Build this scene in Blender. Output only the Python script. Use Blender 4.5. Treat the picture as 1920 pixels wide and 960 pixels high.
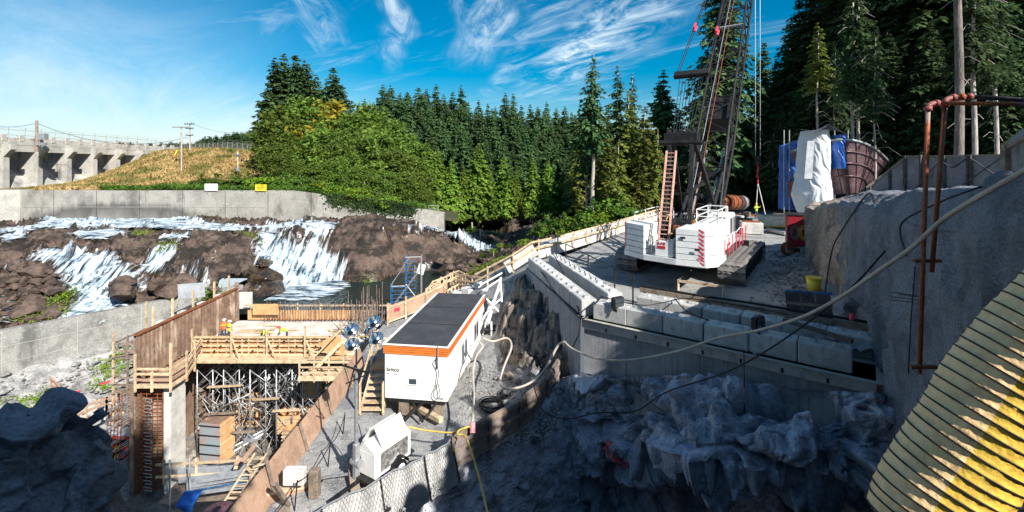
import bpy, bmesh, math, random
import numpy as np
from mathutils import Vector, Matrix
R = math.radians
random.seed(7); rng = np.random.default_rng(7)
sc = bpy.context.scene
for o in list(bpy.data.objects): bpy.data.objects.remove(o)
COL = sc.collection
# ---------------------------------------------------------------- camera, world, sun, exposure
F, HY = 880.0, 300.0            # focal length and horizon row, in pixels of the 1920 x 960 photograph
cam = bpy.data.cameras.new('camera'); camo = bpy.data.objects.new('camera', cam); COL.objects.link(camo)
cam.sensor_width = 36; cam.lens = 36*F/1920; cam.shift_y = (HY-480)/1920
cam.clip_start = .1; cam.clip_end = 4000
camo.rotation_euler = (R(90), 0, 0); sc.camera = camo
SUN = Vector((.6*math.cos(R(36)), -.8*math.cos(R(36)), math.sin(R(36))))
w = bpy.data.worlds.new('World'); sc.world = w; w.use_nodes = True
nt = w.node_tree; N = nt.nodes; L = nt.links; N.clear()
def nd(t, **k):
    n = N.new(t)
    for a, b in k.items(): setattr(n, a, b)
    return n
out = nd('ShaderNodeOutputWorld'); bg = nd('ShaderNodeBackground'); bg.inputs[1].default_value = .066
sky = nd('ShaderNodeTexSky', sky_type='NISHITA', sun_disc=False)
sky.sun_elevation = R(36); sky.sun_rotation = math.atan2(SUN.x, SUN.y)
sky.altitude = 200; sky.air_density = 1.0; sky.dust_density = .6; sky.ozone_density = 2.5
hs = nd('ShaderNodeHueSaturation'); hs.inputs['Hue'].default_value = .488; hs.inputs['Saturation'].default_value = 1.78; hs.inputs['Value'].default_value = .95
L.new(sky.outputs[0], hs.inputs['Color'])
tc = nd('ShaderNodeTexCoord'); sep = nd('ShaderNodeSeparateXYZ'); L.new(tc.outputs['Generated'], sep.inputs[0])
def m_(op, a, b=None, c=None):
    n = nd('ShaderNodeMath', operation=op)
    for i, v in enumerate((a, b, c)):
        if v is None: continue
        if hasattr(v, 'links'): L.new(v, n.inputs[i])
        else: n.inputs[i].default_value = v
    return n.outputs[0]
# cirrus laid on a plane high above: direction / (z + .12)
den = m_('ADD', m_('MAXIMUM', sep.outputs[2], 0.0), .12)
cx = m_('DIVIDE', sep.outputs[0], den); cy = m_('DIVIDE', sep.outputs[1], den)
cmb = nd('ShaderNodeCombineXYZ'); L.new(cx, cmb.inputs[0]); L.new(cy, cmb.inputs[1])
def noise(scale, vec, detail=6, rough=.6, dist=0):
    n = nd('ShaderNodeTexNoise'); n.inputs['Scale'].default_value = scale; n.inputs['Detail'].default_value = detail
    n.inputs['Roughness'].default_value = rough; n.inputs['Distortion'].default_value = dist; L.new(vec, n.inputs['Vector']); return n.outputs['Fac']
def mapr(v, a, b, c=0, d=1):
    n = nd('ShaderNodeMapRange', interpolation_type='SMOOTHSTEP'); L.new(v, n.inputs[0])
    for i, x in enumerate((a, b, c, d)): n.inputs[1+i].default_value = x
    return n.outputs[0]
def streak(ang, sx, sy, off, scale, dist, lo, hi):
    mp = nd('ShaderNodeMapping'); mp.inputs['Rotation'].default_value = (0, 0, ang); mp.inputs['Scale'].default_value = (sx, sy, 1)
    mp.inputs['Location'].default_value = off
    L.new(cmb.outputs[0], mp.inputs[0]); return mapr(noise(scale, mp.outputs[0], 7, .62, dist), lo, hi)
def band(ang, c, wd):            # a soft straight trail across the cloud plane
    v = m_('ADD', m_('MULTIPLY', cx, math.cos(ang)), m_('MULTIPLY', cy, math.sin(ang)))
    wob = m_('MULTIPLY', m_('SUBTRACT', noise(1.3, cmb.outputs[0], 4), .5), .5)
    d = m_('ABSOLUTE', m_('SUBTRACT', m_('ADD', v, wob), c)); return mapr(d, wd, 0.0)
TH = R(11.6)
vv = m_('ADD', m_('MULTIPLY', cx, math.cos(TH)), m_('MULTIPLY', cy, math.sin(TH))); uu = m_('SUBTRACT', m_('MULTIPLY', cy, math.cos(TH)), m_('MULTIPLY', cx, math.sin(TH)))
wob = m_('MULTIPLY', m_('SUBTRACT', noise(.9, cmb.outputs[0], 3), .5), .55); vw = m_('ADD', vv, wob)
def fibre(sv, su, scale, dist, lo, hi, sk=0.0):
    c_ = nd('ShaderNodeCombineXYZ'); L.new(m_('ADD', m_('MULTIPLY', vv, sv), m_('MULTIPLY', uu, sk)), c_.inputs[0]); L.new(m_('MULTIPLY', uu, su), c_.inputs[1]); return mapr(noise(scale, c_.outputs[0], 9, .68, dist), lo, hi)
f1_ = fibre(5, 1.1, 1.6, .9, .36, .70); f2_ = fibre(3.2, 1.6, 1.3, 1.4, .38, .70, 1.2)
trails = None
for c, wd, k, u0, u1, ff_ in ((-.47, .13, .6, 3.4, 2.3, f1_), (-.13, .11, .75, 3.5, 2.4, f1_), (.33, .19, .95, 3.3, 2.3, f1_), (.98, .42, .95, 4.6, 2.6, f2_), (.62, .16, .5, 4.2, 3.2, f2_)):
    b = m_('MULTIPLY', m_('MULTIPLY', m_('MULTIPLY', mapr(m_('ABSOLUTE', m_('SUBTRACT', vw, c)), wd, 0.0), mapr(uu, u0, u1)), ff_), k)
    trails = b if trails is None else m_('MAXIMUM', trails, b)
wisps = m_('MULTIPLY', m_('MULTIPLY', fibre(1.6, .7, .9, 1.2, .50, .80, 1.6), .5), mapr(uu, 6, 2.6))
veil = m_('MULTIPLY', mapr(cx, -.75, -3.0), m_('ADD', m_('MULTIPLY', fibre(1.2, .5, .7, .8, .3, .7, .8), .5), .24))
low = mapr(sep.outputs[2], .12, -.02, 0, .22)
msk = m_('MINIMUM', m_('MAXIMUM', m_('MAXIMUM', trails, wisps), m_('ADD', veil, low)), .93)
mixc = nd('ShaderNodeMix', data_type='RGBA'); L.new(msk, mixc.inputs[0]); L.new(hs.outputs[0], mixc.inputs[6])
mixc.inputs[7].default_value = (7.4, 8.8, 9.8, 1)
L.new(mixc.outputs[2], bg.inputs[0]); L.new(bg.outputs[0], out.inputs[0])
sl = bpy.data.lights.new('sun', 'SUN'); sl.energy = 5.0; sl.angle = R(.5); sl.color = (1, .955, .88)
so = bpy.data.objects.new('sun', sl); COL.objects.link(so); so.rotation_euler = (-SUN).to_track_quat('-Z', 'Y').to_euler()
sc.view_settings.view_transform = 'Standard'; sc.view_settings.look = 'None'; sc.view_settings.exposure = .85; sc.view_settings.gamma = 1
sc.cycles.max_bounces = 5; sc.cycles.diffuse_bounces = 3; sc.cycles.transparent_max_bounces = 8
# ---------------------------------------------------------------- pixel helpers (photograph pixel -> place in the world)
def P(px, py, Y): return Vector(((px-960)/F*Y, Y, (HY-py)/F*Y))
def G(px, py, z):
    Y = z*F/(HY-py); return Vector(((px-960)/F*Y, Y, z))
# ---------------------------------------------------------------- numpy noise
def _h(i, j, k, s):
    n = (i*374761393 + j*668265263 + k*1274126177 + s*974634777) & 0x7fffffff
    n = ((n ^ (n >> 13))*1274126177) & 0x7fffffff
    return ((n ^ (n >> 16)) & 0xffff)/65535.0
def vn(x, y, z, s=0):
    xi, yi, zi = [np.floor(a).astype(np.int64) for a in (x, y, z)]
    fx, fy, fz = x-xi, y-yi, z-zi
    fx, fy, fz = [f*f*(3-2*f) for f in (fx, fy, fz)]
    r = 0
    for a in (0, 1):
        for b in (0, 1):
            for c in (0, 1):
                r = r + _h(xi+a, yi+b, zi+c, s)*(fx if a else 1-fx)*(fy if b else 1-fy)*(fz if c else 1-fz)
    return r*2-1
def fbm(x, y, z=0, o=5, s=0, g=.5):
    z = z+0*x; r = 0; a = 1; t = 0
    for i in range(o):
        r = r+a*vn(x, y, z, s+i); t += a; a *= g; x, y, z = x*2.03+7.1, y*2.03+3.7, z*2.03+1.3
    return r/t
def worley(x, y, z=0, s=0):
    z = z+0*x; xi, yi, zi = [np.floor(a).astype(np.int64) for a in (x, y, z)]
    f1 = np.full(x.shape, 9.); f2 = f1.copy(); ci = np.zeros(x.shape)
    for a in (-1, 0, 1):
        for b in (-1, 0, 1):
            for c in (-1, 0, 1):
                i, j, k = xi+a, yi+b, zi+c
                d = np.sqrt((i+_h(i, j, k, s)-x)**2+(j+_h(i, j, k, s+1)-y)**2+(k+_h(i, j, k, s+2)-z)**2)
                m = d < f1; f2 = np.where(m, f1, np.minimum(f2, d)); ci = np.where(m, _h(i, j, k, s+3), ci); f1 = np.where(m, d, f1)
    return f1, f2, ci
def facet(x, y, z=0, s=0, tilt=1.6, crack=.12, depth=.5):
    """fractured rock: every cell is a tilted plane, with recessed joints between cells"""
    z = z+0*x; xi, yi, zi = [np.floor(a).astype(np.int64) for a in (x, y, z)]
    f1 = np.full(x.shape, 9.); f2 = f1.copy(); ci = np.zeros(x.shape); o = [np.zeros(x.shape) for _ in range(3)]
    for a in (-1, 0, 1):
        for b in (-1, 0, 1):
            for c in (-1, 0, 1):
                i, j, k = xi+a, yi+b, zi+c
                dx, dy, dz = x-i-_h(i, j, k, s), y-j-_h(i, j, k, s+1), z-k-_h(i, j, k, s+2); d = np.sqrt(dx*dx+dy*dy+dz*dz)
                m = d < f1; f2 = np.where(m, f1, np.minimum(f2, d)); ci = np.where(m, _h(i, j, k, s+3), ci); f1 = np.where(m, d, f1)
                for q, dd in enumerate((dx, dy, dz)): o[q] = np.where(m, dd, o[q])
    h = [np.modf(ci*k_)[0]-.5 for k_ in (57.31, 133.7, 211.9)]
    return (ci-.5)+tilt*(h[0]*o[0]+h[1]*o[1]+h[2]*o[2])-depth*np.clip((crack-(f2-f1))/crack, 0, 1)
def rbf(pts):
    p = np.array(pts, float); A = np.sqrt(((p[:, None, :2]-p[None, :, :2])**2).sum(-1))+np.eye(len(p))*.05
    m = p[:, 2].mean(); wv = np.linalg.solve(A, p[:, 2]-m)
    def f(x, y):
        r = np.full(np.shape(x), m)
        for (a, b), ww in zip(p[:, :2], wv): r = r+ww*np.sqrt((x-a)**2+(y-b)**2)
        return r
    return f
def inpoly(x, y, poly):
    c = np.zeros(np.shape(x), bool); n = len(poly)
    for i in range(n):
        x1, y1 = poly[i]; x2, y2 = poly[i-1]
        m = ((y1 > y) != (y2 > y)); c ^= m & (x < (x2-x1)*(y-y1)/((y2-y1) or 1e-9)+x1)
    return c
# ---------------------------------------------------------------- materials
MATS = {}
def mat(name, col, rough=.85, metal=0, var=.12, scale=4, bump=.3, bscale=18, col2=None, mix=(.45, .62), spec=.35, stretch=None, obj=False, hue=0, emis=None, coat=0):
    if name in MATS: return MATS[name]
    m = bpy.data.materials.new(name); m.use_nodes = True; t = m.node_tree; n, l = t.nodes, t.links
    b = n['Principled BSDF']; b.inputs['Roughness'].default_value = rough; b.inputs['Metallic'].default_value = metal
    b.inputs['Specular IOR Level'].default_value = spec; b.inputs['Coat Weight'].default_value = coat
    tcn = n.new('ShaderNodeTexCoord'); mp = n.new('ShaderNodeMapping'); l.new(tcn.outputs['Object'], mp.inputs[0])
    if stretch: mp.inputs['Scale'].default_value = stretch
    n1 = n.new('ShaderNodeTexNoise'); n1.inputs['Scale'].default_value = scale; n1.inputs['Detail'].default_value = 8; n1.inputs['Roughness'].default_value = .65
    l.new(mp.outputs[0], n1.inputs['Vector'])
    base = n.new('ShaderNodeMix'); base.data_type = 'RGBA'
    c2 = col2 or tuple(c*.6 for c in col); base.inputs[6].default_value = (*col, 1); base.inputs[7].default_value = (*c2, 1)
    mr = n.new('ShaderNodeMapRange'); mr.inputs[1].default_value = mix[0]; mr.inputs[2].default_value = mix[1]; l.new(n1.outputs['Fac'], mr.inputs[0]); l.new(mr.outputs[0], base.inputs[0])
    n2 = n.new('ShaderNodeTexNoise'); n2.inputs['Scale'].default_value = bscale; n2.inputs['Detail'].default_value = 6; l.new(mp.outputs[0], n2.inputs['Vector'])
    hv = n.new('ShaderNodeHueSaturation'); l.new(base.outputs[2], hv.inputs['Color'])
    v = n.new('ShaderNodeMapRange'); v.inputs[1].default_value = .3; v.inputs[2].default_value = .7; v.inputs[3].default_value = 1-var; v.inputs[4].default_value = 1+var
    l.new(n2.outputs['Fac'], v.inputs[0])
    if obj:
        oi = n.new('ShaderNodeObjectInfo'); q = n.new('ShaderNodeMapRange'); q.inputs[3].default_value = 1-obj; q.inputs[4].default_value = 1+obj; l.new(oi.outputs['Random'], q.inputs[0])
        mu = n.new('ShaderNodeMath'); mu.operation = 'MULTIPLY'; l.new(q.outputs[0], mu.inputs[0]); l.new(v.outputs[0], mu.inputs[1]); l.new(mu.outputs[0], hv.inputs['Value'])
        if hue:
            q2 = n.new('ShaderNodeMapRange'); q2.inputs[3].default_value = .5-hue; q2.inputs[4].default_value = .5+hue; l.new(oi.outputs['Random'], q2.inputs[0]); l.new(q2.outputs[0], hv.inputs['Hue'])
    else: l.new(v.outputs[0], hv.inputs['Value'])
    l.new(hv.outputs[0], b.inputs['Base Color'])
    if bump:
        bp = n.new('ShaderNodeBump'); bp.inputs['Strength'].default_value = bump; bp.inputs['Distance'].default_value = .05; l.new(n2.outputs['Fac'], bp.inputs['Height']); l.new(bp.outputs[0], b.inputs['Normal'])
    MATS[name] = m; return m
def layer(m, col, scale, lo, hi, stretch=(1, 1, 1), seed=0, amt=1.0, upward=None, detail=8):
    """lay a second colour (weathering, moss, stain, painted light or shade) over a material's base colour"""
    n, l = m.node_tree.nodes, m.node_tree.links; b = n['Principled BSDF']
    src = b.inputs['Base Color'].links[0].from_socket
    tcn = n.new('ShaderNodeTexCoord'); mp = n.new('ShaderNodeMapping'); mp.inputs['Scale'].default_value = stretch; mp.inputs['Location'].default_value = (seed*3.1, seed*1.7, seed)
    l.new(tcn.outputs['Object'], mp.inputs[0])
    t = n.new('ShaderNodeTexNoise'); t.inputs['Scale'].default_value = scale; t.inputs['Detail'].default_value = detail; t.inputs['Roughness'].default_value = .65; l.new(mp.outputs[0], t.inputs['Vector'])
    r = n.new('ShaderNodeMapRange'); r.inputs[1].default_value = lo; r.inputs[2].default_value = hi; r.inputs[4].default_value = amt; l.new(t.outputs['Fac'], r.inputs[0]); fac = r.outputs[0]
    if upward:
        g = n.new('ShaderNodeNewGeometry'); s = n.new('ShaderNodeSeparateXYZ'); l.new(g.outputs['Normal'], s.inputs[0])
        u = n.new('ShaderNodeMapRange'); u.inputs[1].default_value = upward[0]; u.inputs[2].default_value = upward[1]; l.new(s.outputs[2], u.inputs[0])
        mu = n.new('ShaderNodeMath'); mu.operation = 'MULTIPLY'; l.new(u.outputs[0], mu.inputs[0]); l.new(fac, mu.inputs[1]); fac = mu.outputs[0]
    x = n.new('ShaderNodeMix'); x.data_type = 'RGBA'; l.new(fac, x.inputs[0]); l.new(src, x.inputs[6]); x.inputs[7].default_value = (*col, 1)
    l.new(x.outputs[2], b.inputs['Base Color']); return m
M = {}
M['concrete'] = layer(mat('concrete', (.40, .39, .36), var=.12, scale=.6, bump=.25, bscale=9, col2=(.30, .29, .27)), (.12, .11, .1), 1.2, .56, .75, (1, 1, .25), 1, .8)
M['old_concrete'] = layer(layer(mat('old_concrete', (.42, .40, .36), var=.12, scale=.35, bump=.2, bscale=5, col2=(.30, .29, .27)), (.08, .075, .07), .5, .53, .68, (1, 1, .16), 2, .85), (.55, .53, .48), 1.6, .62, .68, (1, 1, .5), 5, .6)
M['block'] = layer(mat('block_concrete', (.48, .475, .46), var=.16, scale=1.3, bump=.35, bscale=24, col2=(.36, .36, .355), obj=.13), (.13, .125, .12), 2.2, .57, .72, (1, 1, .3), 3, .75)
M['jersey'] = layer(mat('jersey_concrete', (.58, .56, .52), var=.1, scale=1.5, bump=.2, bscale=20, col2=(.42, .41, .38), obj=.08), (.2, .19, .17), 2, .6, .75, (1, 1, .3), 2, .6)
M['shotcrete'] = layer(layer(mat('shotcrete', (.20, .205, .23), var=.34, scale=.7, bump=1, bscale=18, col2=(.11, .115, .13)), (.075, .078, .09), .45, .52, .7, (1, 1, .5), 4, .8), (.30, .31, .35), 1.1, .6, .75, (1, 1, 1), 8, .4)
M['shotcrete_rock'] = layer(layer(mat('shotcrete_rock', (.46, .48, .55), var=.32, scale=1.1, bump=1, bscale=14, col2=(.30, .315, .37)), (.05, .053, .065), .8, .5, .66, (1, 1, .7), 9, .75), (.46, .47, .52), 1.2, .55, .7, (1, 1, 1), 8, .5, (.2, .8))  # last layer paints up-facing bulges paler, standing in for sky light
M['rock'] = layer(layer(layer(mat('river_rock', (.115, .08, .062), var=.4, scale=.5, bump=1, bscale=4, col2=(.065, .045, .038)), (.20, .145, .11), .9, .52, .7, (1, 1, 1.5), 3, .6, (.3, .9)), (.014, .011, .009), .33, .46, .58, (1, 1, 2), 6, .92), (.10, .115, .03), .6, .6, .7, (1, 1, 1), 12, .8, (.55, .9))  # tan tops are painted highlights; near-black patches mix wet stain and crevice shade
M['wet_rock'] = layer(mat('wet_rock', (.022, .017, .014), rough=.3, var=.4, scale=1, bump=1, bscale=4, col2=(.07, .045, .025), spec=.6), (.11, .07, .03), .9, .55, .7, seed=2, amt=.8)
M['mound'] = layer(layer(mat('mound_rock', (.25, .21, .17), var=.3, scale=.8, bump=1, bscale=7, col2=(.12, .105, .095)), (.36, .25, .13), .7, .55, .68, seed=3, amt=.8), (.05, .05, .055), 1.1, .53, .66, seed=7, amt=.85)
M['gravel'] = layer(layer(mat('gravel', (.33, .33, .32), var=.35, scale=1.2, bump=1, bscale=26, col2=(.22, .22, .22)), (.42, .41, .39), .35, .48, .66, seed=1, amt=.8), (.12, .12, .125), .5, .55, .7, seed=5, amt=.6)
M['road'] = layer(mat('road_gravel', (.30, .30, .30), var=.4, scale=1.6, bump=1, bscale=20, col2=(.17, .17, .175)), (.40, .39, .37), .6, .5, .65, seed=1, amt=.7)
M['pit_floor'] = layer(mat('pit_floor', (.20, .17, .14), var=.3, scale=1, bump=1, bscale=9, col2=(.10, .09, .08)), (.34, .31, .27), .5, .52, .62, seed=1, amt=.8)
M['forest_floor'] = mat('forest_floor', (.06, .055, .025), var=.4, scale=.3, bump=1, bscale=3, col2=(.035, .05, .018))
M['dry_hill'] = layer(mat('dry_hill', (.42, .30, .12), var=.3, scale=.25, bump=1, bscale=3, col2=(.30, .20, .08)), (.09, .10, .025), .16, .5, .62, seed=3, amt=.85)
M['wood'] = mat('new_lumber', (.60, .46, .30), var=.16, scale=3, bump=.2, bscale=20, col2=(.40, .27, .16), obj=.18, stretch=(1, 1, 1))
M['grey_wood'] = mat('weathered_lumber', (.26, .20, .15), var=.2, scale=3, bump=.4, bscale=16, col2=(.15, .12, .10), obj=.15)
M['ply'] = layer(mat('plywood', (.58, .34, .16), var=.14, scale=1.5, bump=.1, bscale=12, col2=(.44, .24, .11), obj=.16), (.22, .12, .06), 1.3, .6, .72, seed=4, amt=.6)
M['brown_ply'] = layer(mat('used_form_plywood', (.23, .15, .105), var=.2, scale=1.2, bump=.2, bscale=12, col2=(.14, .09, .065), obj=.1), (.48, .38, .30), .9, .55, .66, (1, 1, .4), 4, .8)
M['hoard'] = layer(mat('hoarding_plywood', (.40, .26, .18), var=.14, scale=1.2, bump=.2, bscale=14, col2=(.30, .19, .13), obj=.1), (.16, .11, .08), .9, .58, .72, (1, 1, .5), 2, .6)
M['steel'] = mat('galvanised_steel', (.46, .47, .48), rough=.45, metal=.6, var=.15, scale=4, bump=.1, bscale=30, col2=(.33, .34, .35))
M['dark_steel'] = mat('dark_steel', (.014, .014, .016), rough=.5, metal=.2, var=.25, scale=3, bump=.1, bscale=20, col2=(.032, .028, .026), spec=.35)
M['rust'] = mat('rusty_steel', (.30, .095, .035), rough=.75, metal=.2, var=.25, scale=3, bump=.4, bscale=20, col2=(.15, .05, .025))
M['pipe_rust'] = layer(mat('rust_pipe', (.30, .085, .03), rough=.65, metal=.2, var=.25, scale=4, bump=.3, bscale=26, col2=(.25, .07, .03), stretch=(1, 1, .4)), (.30, .25, .24), 3, .55, .65, (1, 1, .3), 4, .8)
M['rebar'] = mat('rebar', (.20, .13, .10), rough=.8, metal=.3, var=.3, scale=5, bump=0, col2=(.30, .28, .27))
M['white'] = layer(mat('white_paint', (.80, .80, .78), rough=.35, var=.03, scale=2, bump=.03, bscale=14, col2=(.74, .74, .72)), (.45, .42, .38), 1.6, .66, .8, (1, 1, .25), 3, .4)
M['cw_white'] = layer(layer(mat('worn_white_paint', (.74, .75, .74), rough=.4, var=.05, scale=1.2, bump=.05, bscale=14, col2=(.64, .65, .65)), (.32, .25, .20), 2.2, .62, .75, (1, 1, .3), 3, .55), (.35, .16, .07), 3, .7, .76, (1, 1, .6), 6, .8)
M['orange'] = mat('orange_trim', (.78, .20, .03), rough=.45, var=.05, scale=2, bump=.05, col2=(.70, .17, .03))
M['roof'] = layer(mat('roof_membrane', (.042, .045, .052), rough=.8, var=.15, scale=1, bump=.2, bscale=14, col2=(.06, .062, .068)), (.55, .55, .55), 7, .76, .79, seed=3, amt=.9, detail=3)
M['red'] = mat('red_paint', (.55, .025, .03), rough=.45, var=.12, scale=3, bump=.05, col2=(.35, .02, .025))
M['hazard'] = mat('red_hazard_tape', (.72, .05, .09), rough=.5, var=.05, scale=3, bump=0, col2=(.65, .05, .08))
M['blue_tarp'] = layer(mat('blue_tarp', (.015, .11, .45), rough=.4, var=.2, scale=1.2, bump=.5, bscale=4, col2=(.012, .07, .30), spec=.5), (.02, .18, .6), 1.5, .6, .7, seed=2)
M['white_tarp'] = mat('white_tarp', (.70, .71, .72), rough=.5, var=.04, scale=1, bump=.15, bscale=3, col2=(.62, .64, .66))
M['grey_tarp'] = mat('grey_tarp', (.38, .40, .42), rough=.6, var=.08, scale=1, bump=.4, bscale=3, col2=(.28, .30, .32))
M['boat'] = layer(layer(mat('primed_steel', (.13, .075, .085), rough=.35, metal=.3, var=.2, scale=1, bump=.1, bscale=8, col2=(.20, .13, .14), stretch=(1, 1, 3)), (.50, .48, .48), .9, .60, .68, (1, 1, 3), 5, .8), (.25, .10, .05), 1.2, .58, .7, seed=9, amt=.6)
M['yellow'] = mat('yellow_plastic', (.80, .62, .06), rough=.35, var=.05, scale=3, bump=.05, col2=(.72, .53, .05))
M['sign_yellow'] = mat('yellow_sign', (.85, .72, .04), rough=.5, var=.03, scale=3, bump=0)
M['duct_cream'] = layer(mat('duct_cream_fabric', (.95, .64, .33), rough=.6, var=.08, scale=5, bump=.6, bscale=9, col2=(.86, .56, .26)), (.50, .38, .16), 3, .6, .75, seed=2, amt=.5)
M['duct_yellow'] = layer(mat('duct_yellow_fabric', (.72, .47, .07), rough=.6, var=.12, scale=5, bump=.6, bscale=9, col2=(.60, .37, .05)), (.30, .21, .03), 3, .6, .75, seed=2, amt=.5)
M['black'] = mat('black_rubber', (.012, .012, .014), rough=.55, var=.2, scale=4, bump=.1)
M['hose'] = mat('cream_hose', (.48, .42, .35), rough=.55, var=.12, scale=3, bump=.1, col2=(.38, .31, .26))
M['yellow_hose'] = mat('yellow_hose', (.62, .43, .10), rough=.5, var=.1, scale=3, bump=.1)
M['wet_fabric'] = mat('geotextile', (.40, .39, .37), rough=.8, var=.25, scale=1.5, bump=.6, bscale=12, col2=(.26, .25, .24))
M['fence_ply'] = layer(mat('barrier_plywood', (.20, .17, .16), var=.2, scale=1.2, bump=.3, bscale=14, col2=(.13, .11, .105), obj=.12), (.30, .27, .25), 1.3, .55, .7, (1, 1, .5), 2, .6)
M['glass'] = mat('dark_glass', (.05, .07, .08), rough=.08, var=.02, scale=1, bump=0, spec=.8)
M['engine_grey'] = mat('engine_grey', (.16, .16, .155), rough=.5, metal=.3, var=.3, scale=6, bump=.2, col2=(.34, .32, .28))
M['alu'] = mat('spun_aluminium', (.80, .81, .82), rough=.16, metal=1, var=.03, scale=2, bump=0)
M['blue'] = mat('blue_paint', (.03, .12, .27), rough=.5, var=.1, scale=3, bump=.05)
M['skin'] = mat('skin', (.45, .25, .17), rough=.6, var=.05, bump=0)
M['hivis'] = mat('hi_vis_yellow', (.62, .80, .05), rough=.7, var=.06, bump=0)
M['hivis_o'] = mat('hi_vis_orange', (.85, .16, .05), rough=.7, var=.06, bump=0)
M['trouser'] = mat('work_trousers', (.05, .055, .075), rough=.8, var=.15, bump=0)
M['bark'] = mat('bark', (.20, .165, .14), var=.3, scale=2, bump=1, bscale=10, col2=(.11, .09, .08), stretch=(1, 1, .25))
M['pale_bark'] = mat('pale_bark', (.44, .39, .34), var=.25, scale=2, bump=.8, bscale=9, col2=(.26, .22, .19), stretch=(1, 1, .25))
M['insul'] = mat('pallet_wrap', (.24, .30, .33), rough=.5, var=.2, scale=1, bump=.2, col2=(.35, .22, .2))
def foliage(name, col, col2, tl=.25):
    m = mat(name, col, rough=.7, var=.3, scale=.35, bump=0, bscale=1.2, col2=col2, mix=(.35, .65), spec=.15, obj=.28, hue=.012)
    n, l = m.node_tree.nodes, m.node_tree.links; b = n['Principled BSDF']; o_ = n['Material Output']
    t = n.new('ShaderNodeBsdfTranslucent'); x = n.new('ShaderNodeMixShader'); x.inputs[0].default_value = tl
    l.new(b.inputs['Base Color'].links[0].from_socket, t.inputs[0]); l.new(b.outputs[0], x.inputs[1]); l.new(t.outputs[0], x.inputs[2]); l.new(x.outputs[0], o_.inputs[0]); return m
M['fir'] = foliage('fir_needles', (.105, .175, .060), (.050, .105, .042), .36)
M['fir_dark'] = foliage('dark_fir_needles', (.095, .155, .055), (.042, .078, .034), .32)
M['cedar'] = foliage('cedar_sprays', (.23, .32, .045), (.11, .20, .035), .42)
M['hemlock'] = foliage('hemlock_needles', (.25, .26, .05), (.09, .13, .03), .42)
M['alder'] = foliage('alder_leaves', (.16, .225, .035), (.075, .13, .024), .36)
M['maple'] = foliage('yellowing_leaves', (.42, .31, .03), (.24, .22, .03), .4)
M['shrub'] = foliage('shrub_leaves', (.10, .17, .025), (.05, .10, .015), .3)
M['bright_shrub'] = foliage('bright_leaves', (.22, .33, .03), (.14, .22, .02), .4)
M['dry_grass'] = foliage('dry_grass', (.50, .38, .17), (.36, .26, .10), .3)
# ---------------------------------------------------------------- object helpers
def tag(o, label=None, cat=None, group=None, kind=None):
    for k, v in (('label', label), ('category', cat), ('group', group), ('kind', kind)):
        if v: o[k] = v
    return o
def empty(name, loc=(0, 0, 0), rz=0, label=None, cat=None, group=None, rot=None):
    o = bpy.data.objects.new(name, None); COL.objects.link(o); o.location = loc; o.rotation_euler = rot or (0, 0, rz); o.empty_display_size = .2
    return tag(o, label, cat, group)
def meshobj(name, me, parent=None, loc=(0, 0, 0), rot=(0, 0, 0), scale=(1, 1, 1)):
    o = bpy.data.objects.new(name, me); COL.objects.link(o); o.parent = parent; o.location = loc; o.rotation_euler = rot; o.scale = scale; return o
def copy_tree(o, parent=None):
    c = o.copy(); COL.objects.link(c); c.parent = parent
    for k in ('label', 'category', 'group'):
        if parent is None and k in c: pass
    for ch in list(o.children): copy_tree(ch, c)
    return c
def frame(p, q, up=(0, 0, 1)):
    """matrix whose X axis runs from p to q"""
    p, q = Vector(p), Vector(q); x = (q-p).normalized(); u = Vector(up)
    if abs(x.dot(u)) > .98: u = Vector((0, 1, 0))
    y = u.cross(x).normalized(); z = x.cross(y)
    m = Matrix((x, y, z)).transposed().to_4x4(); m.translation = p; return m
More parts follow.
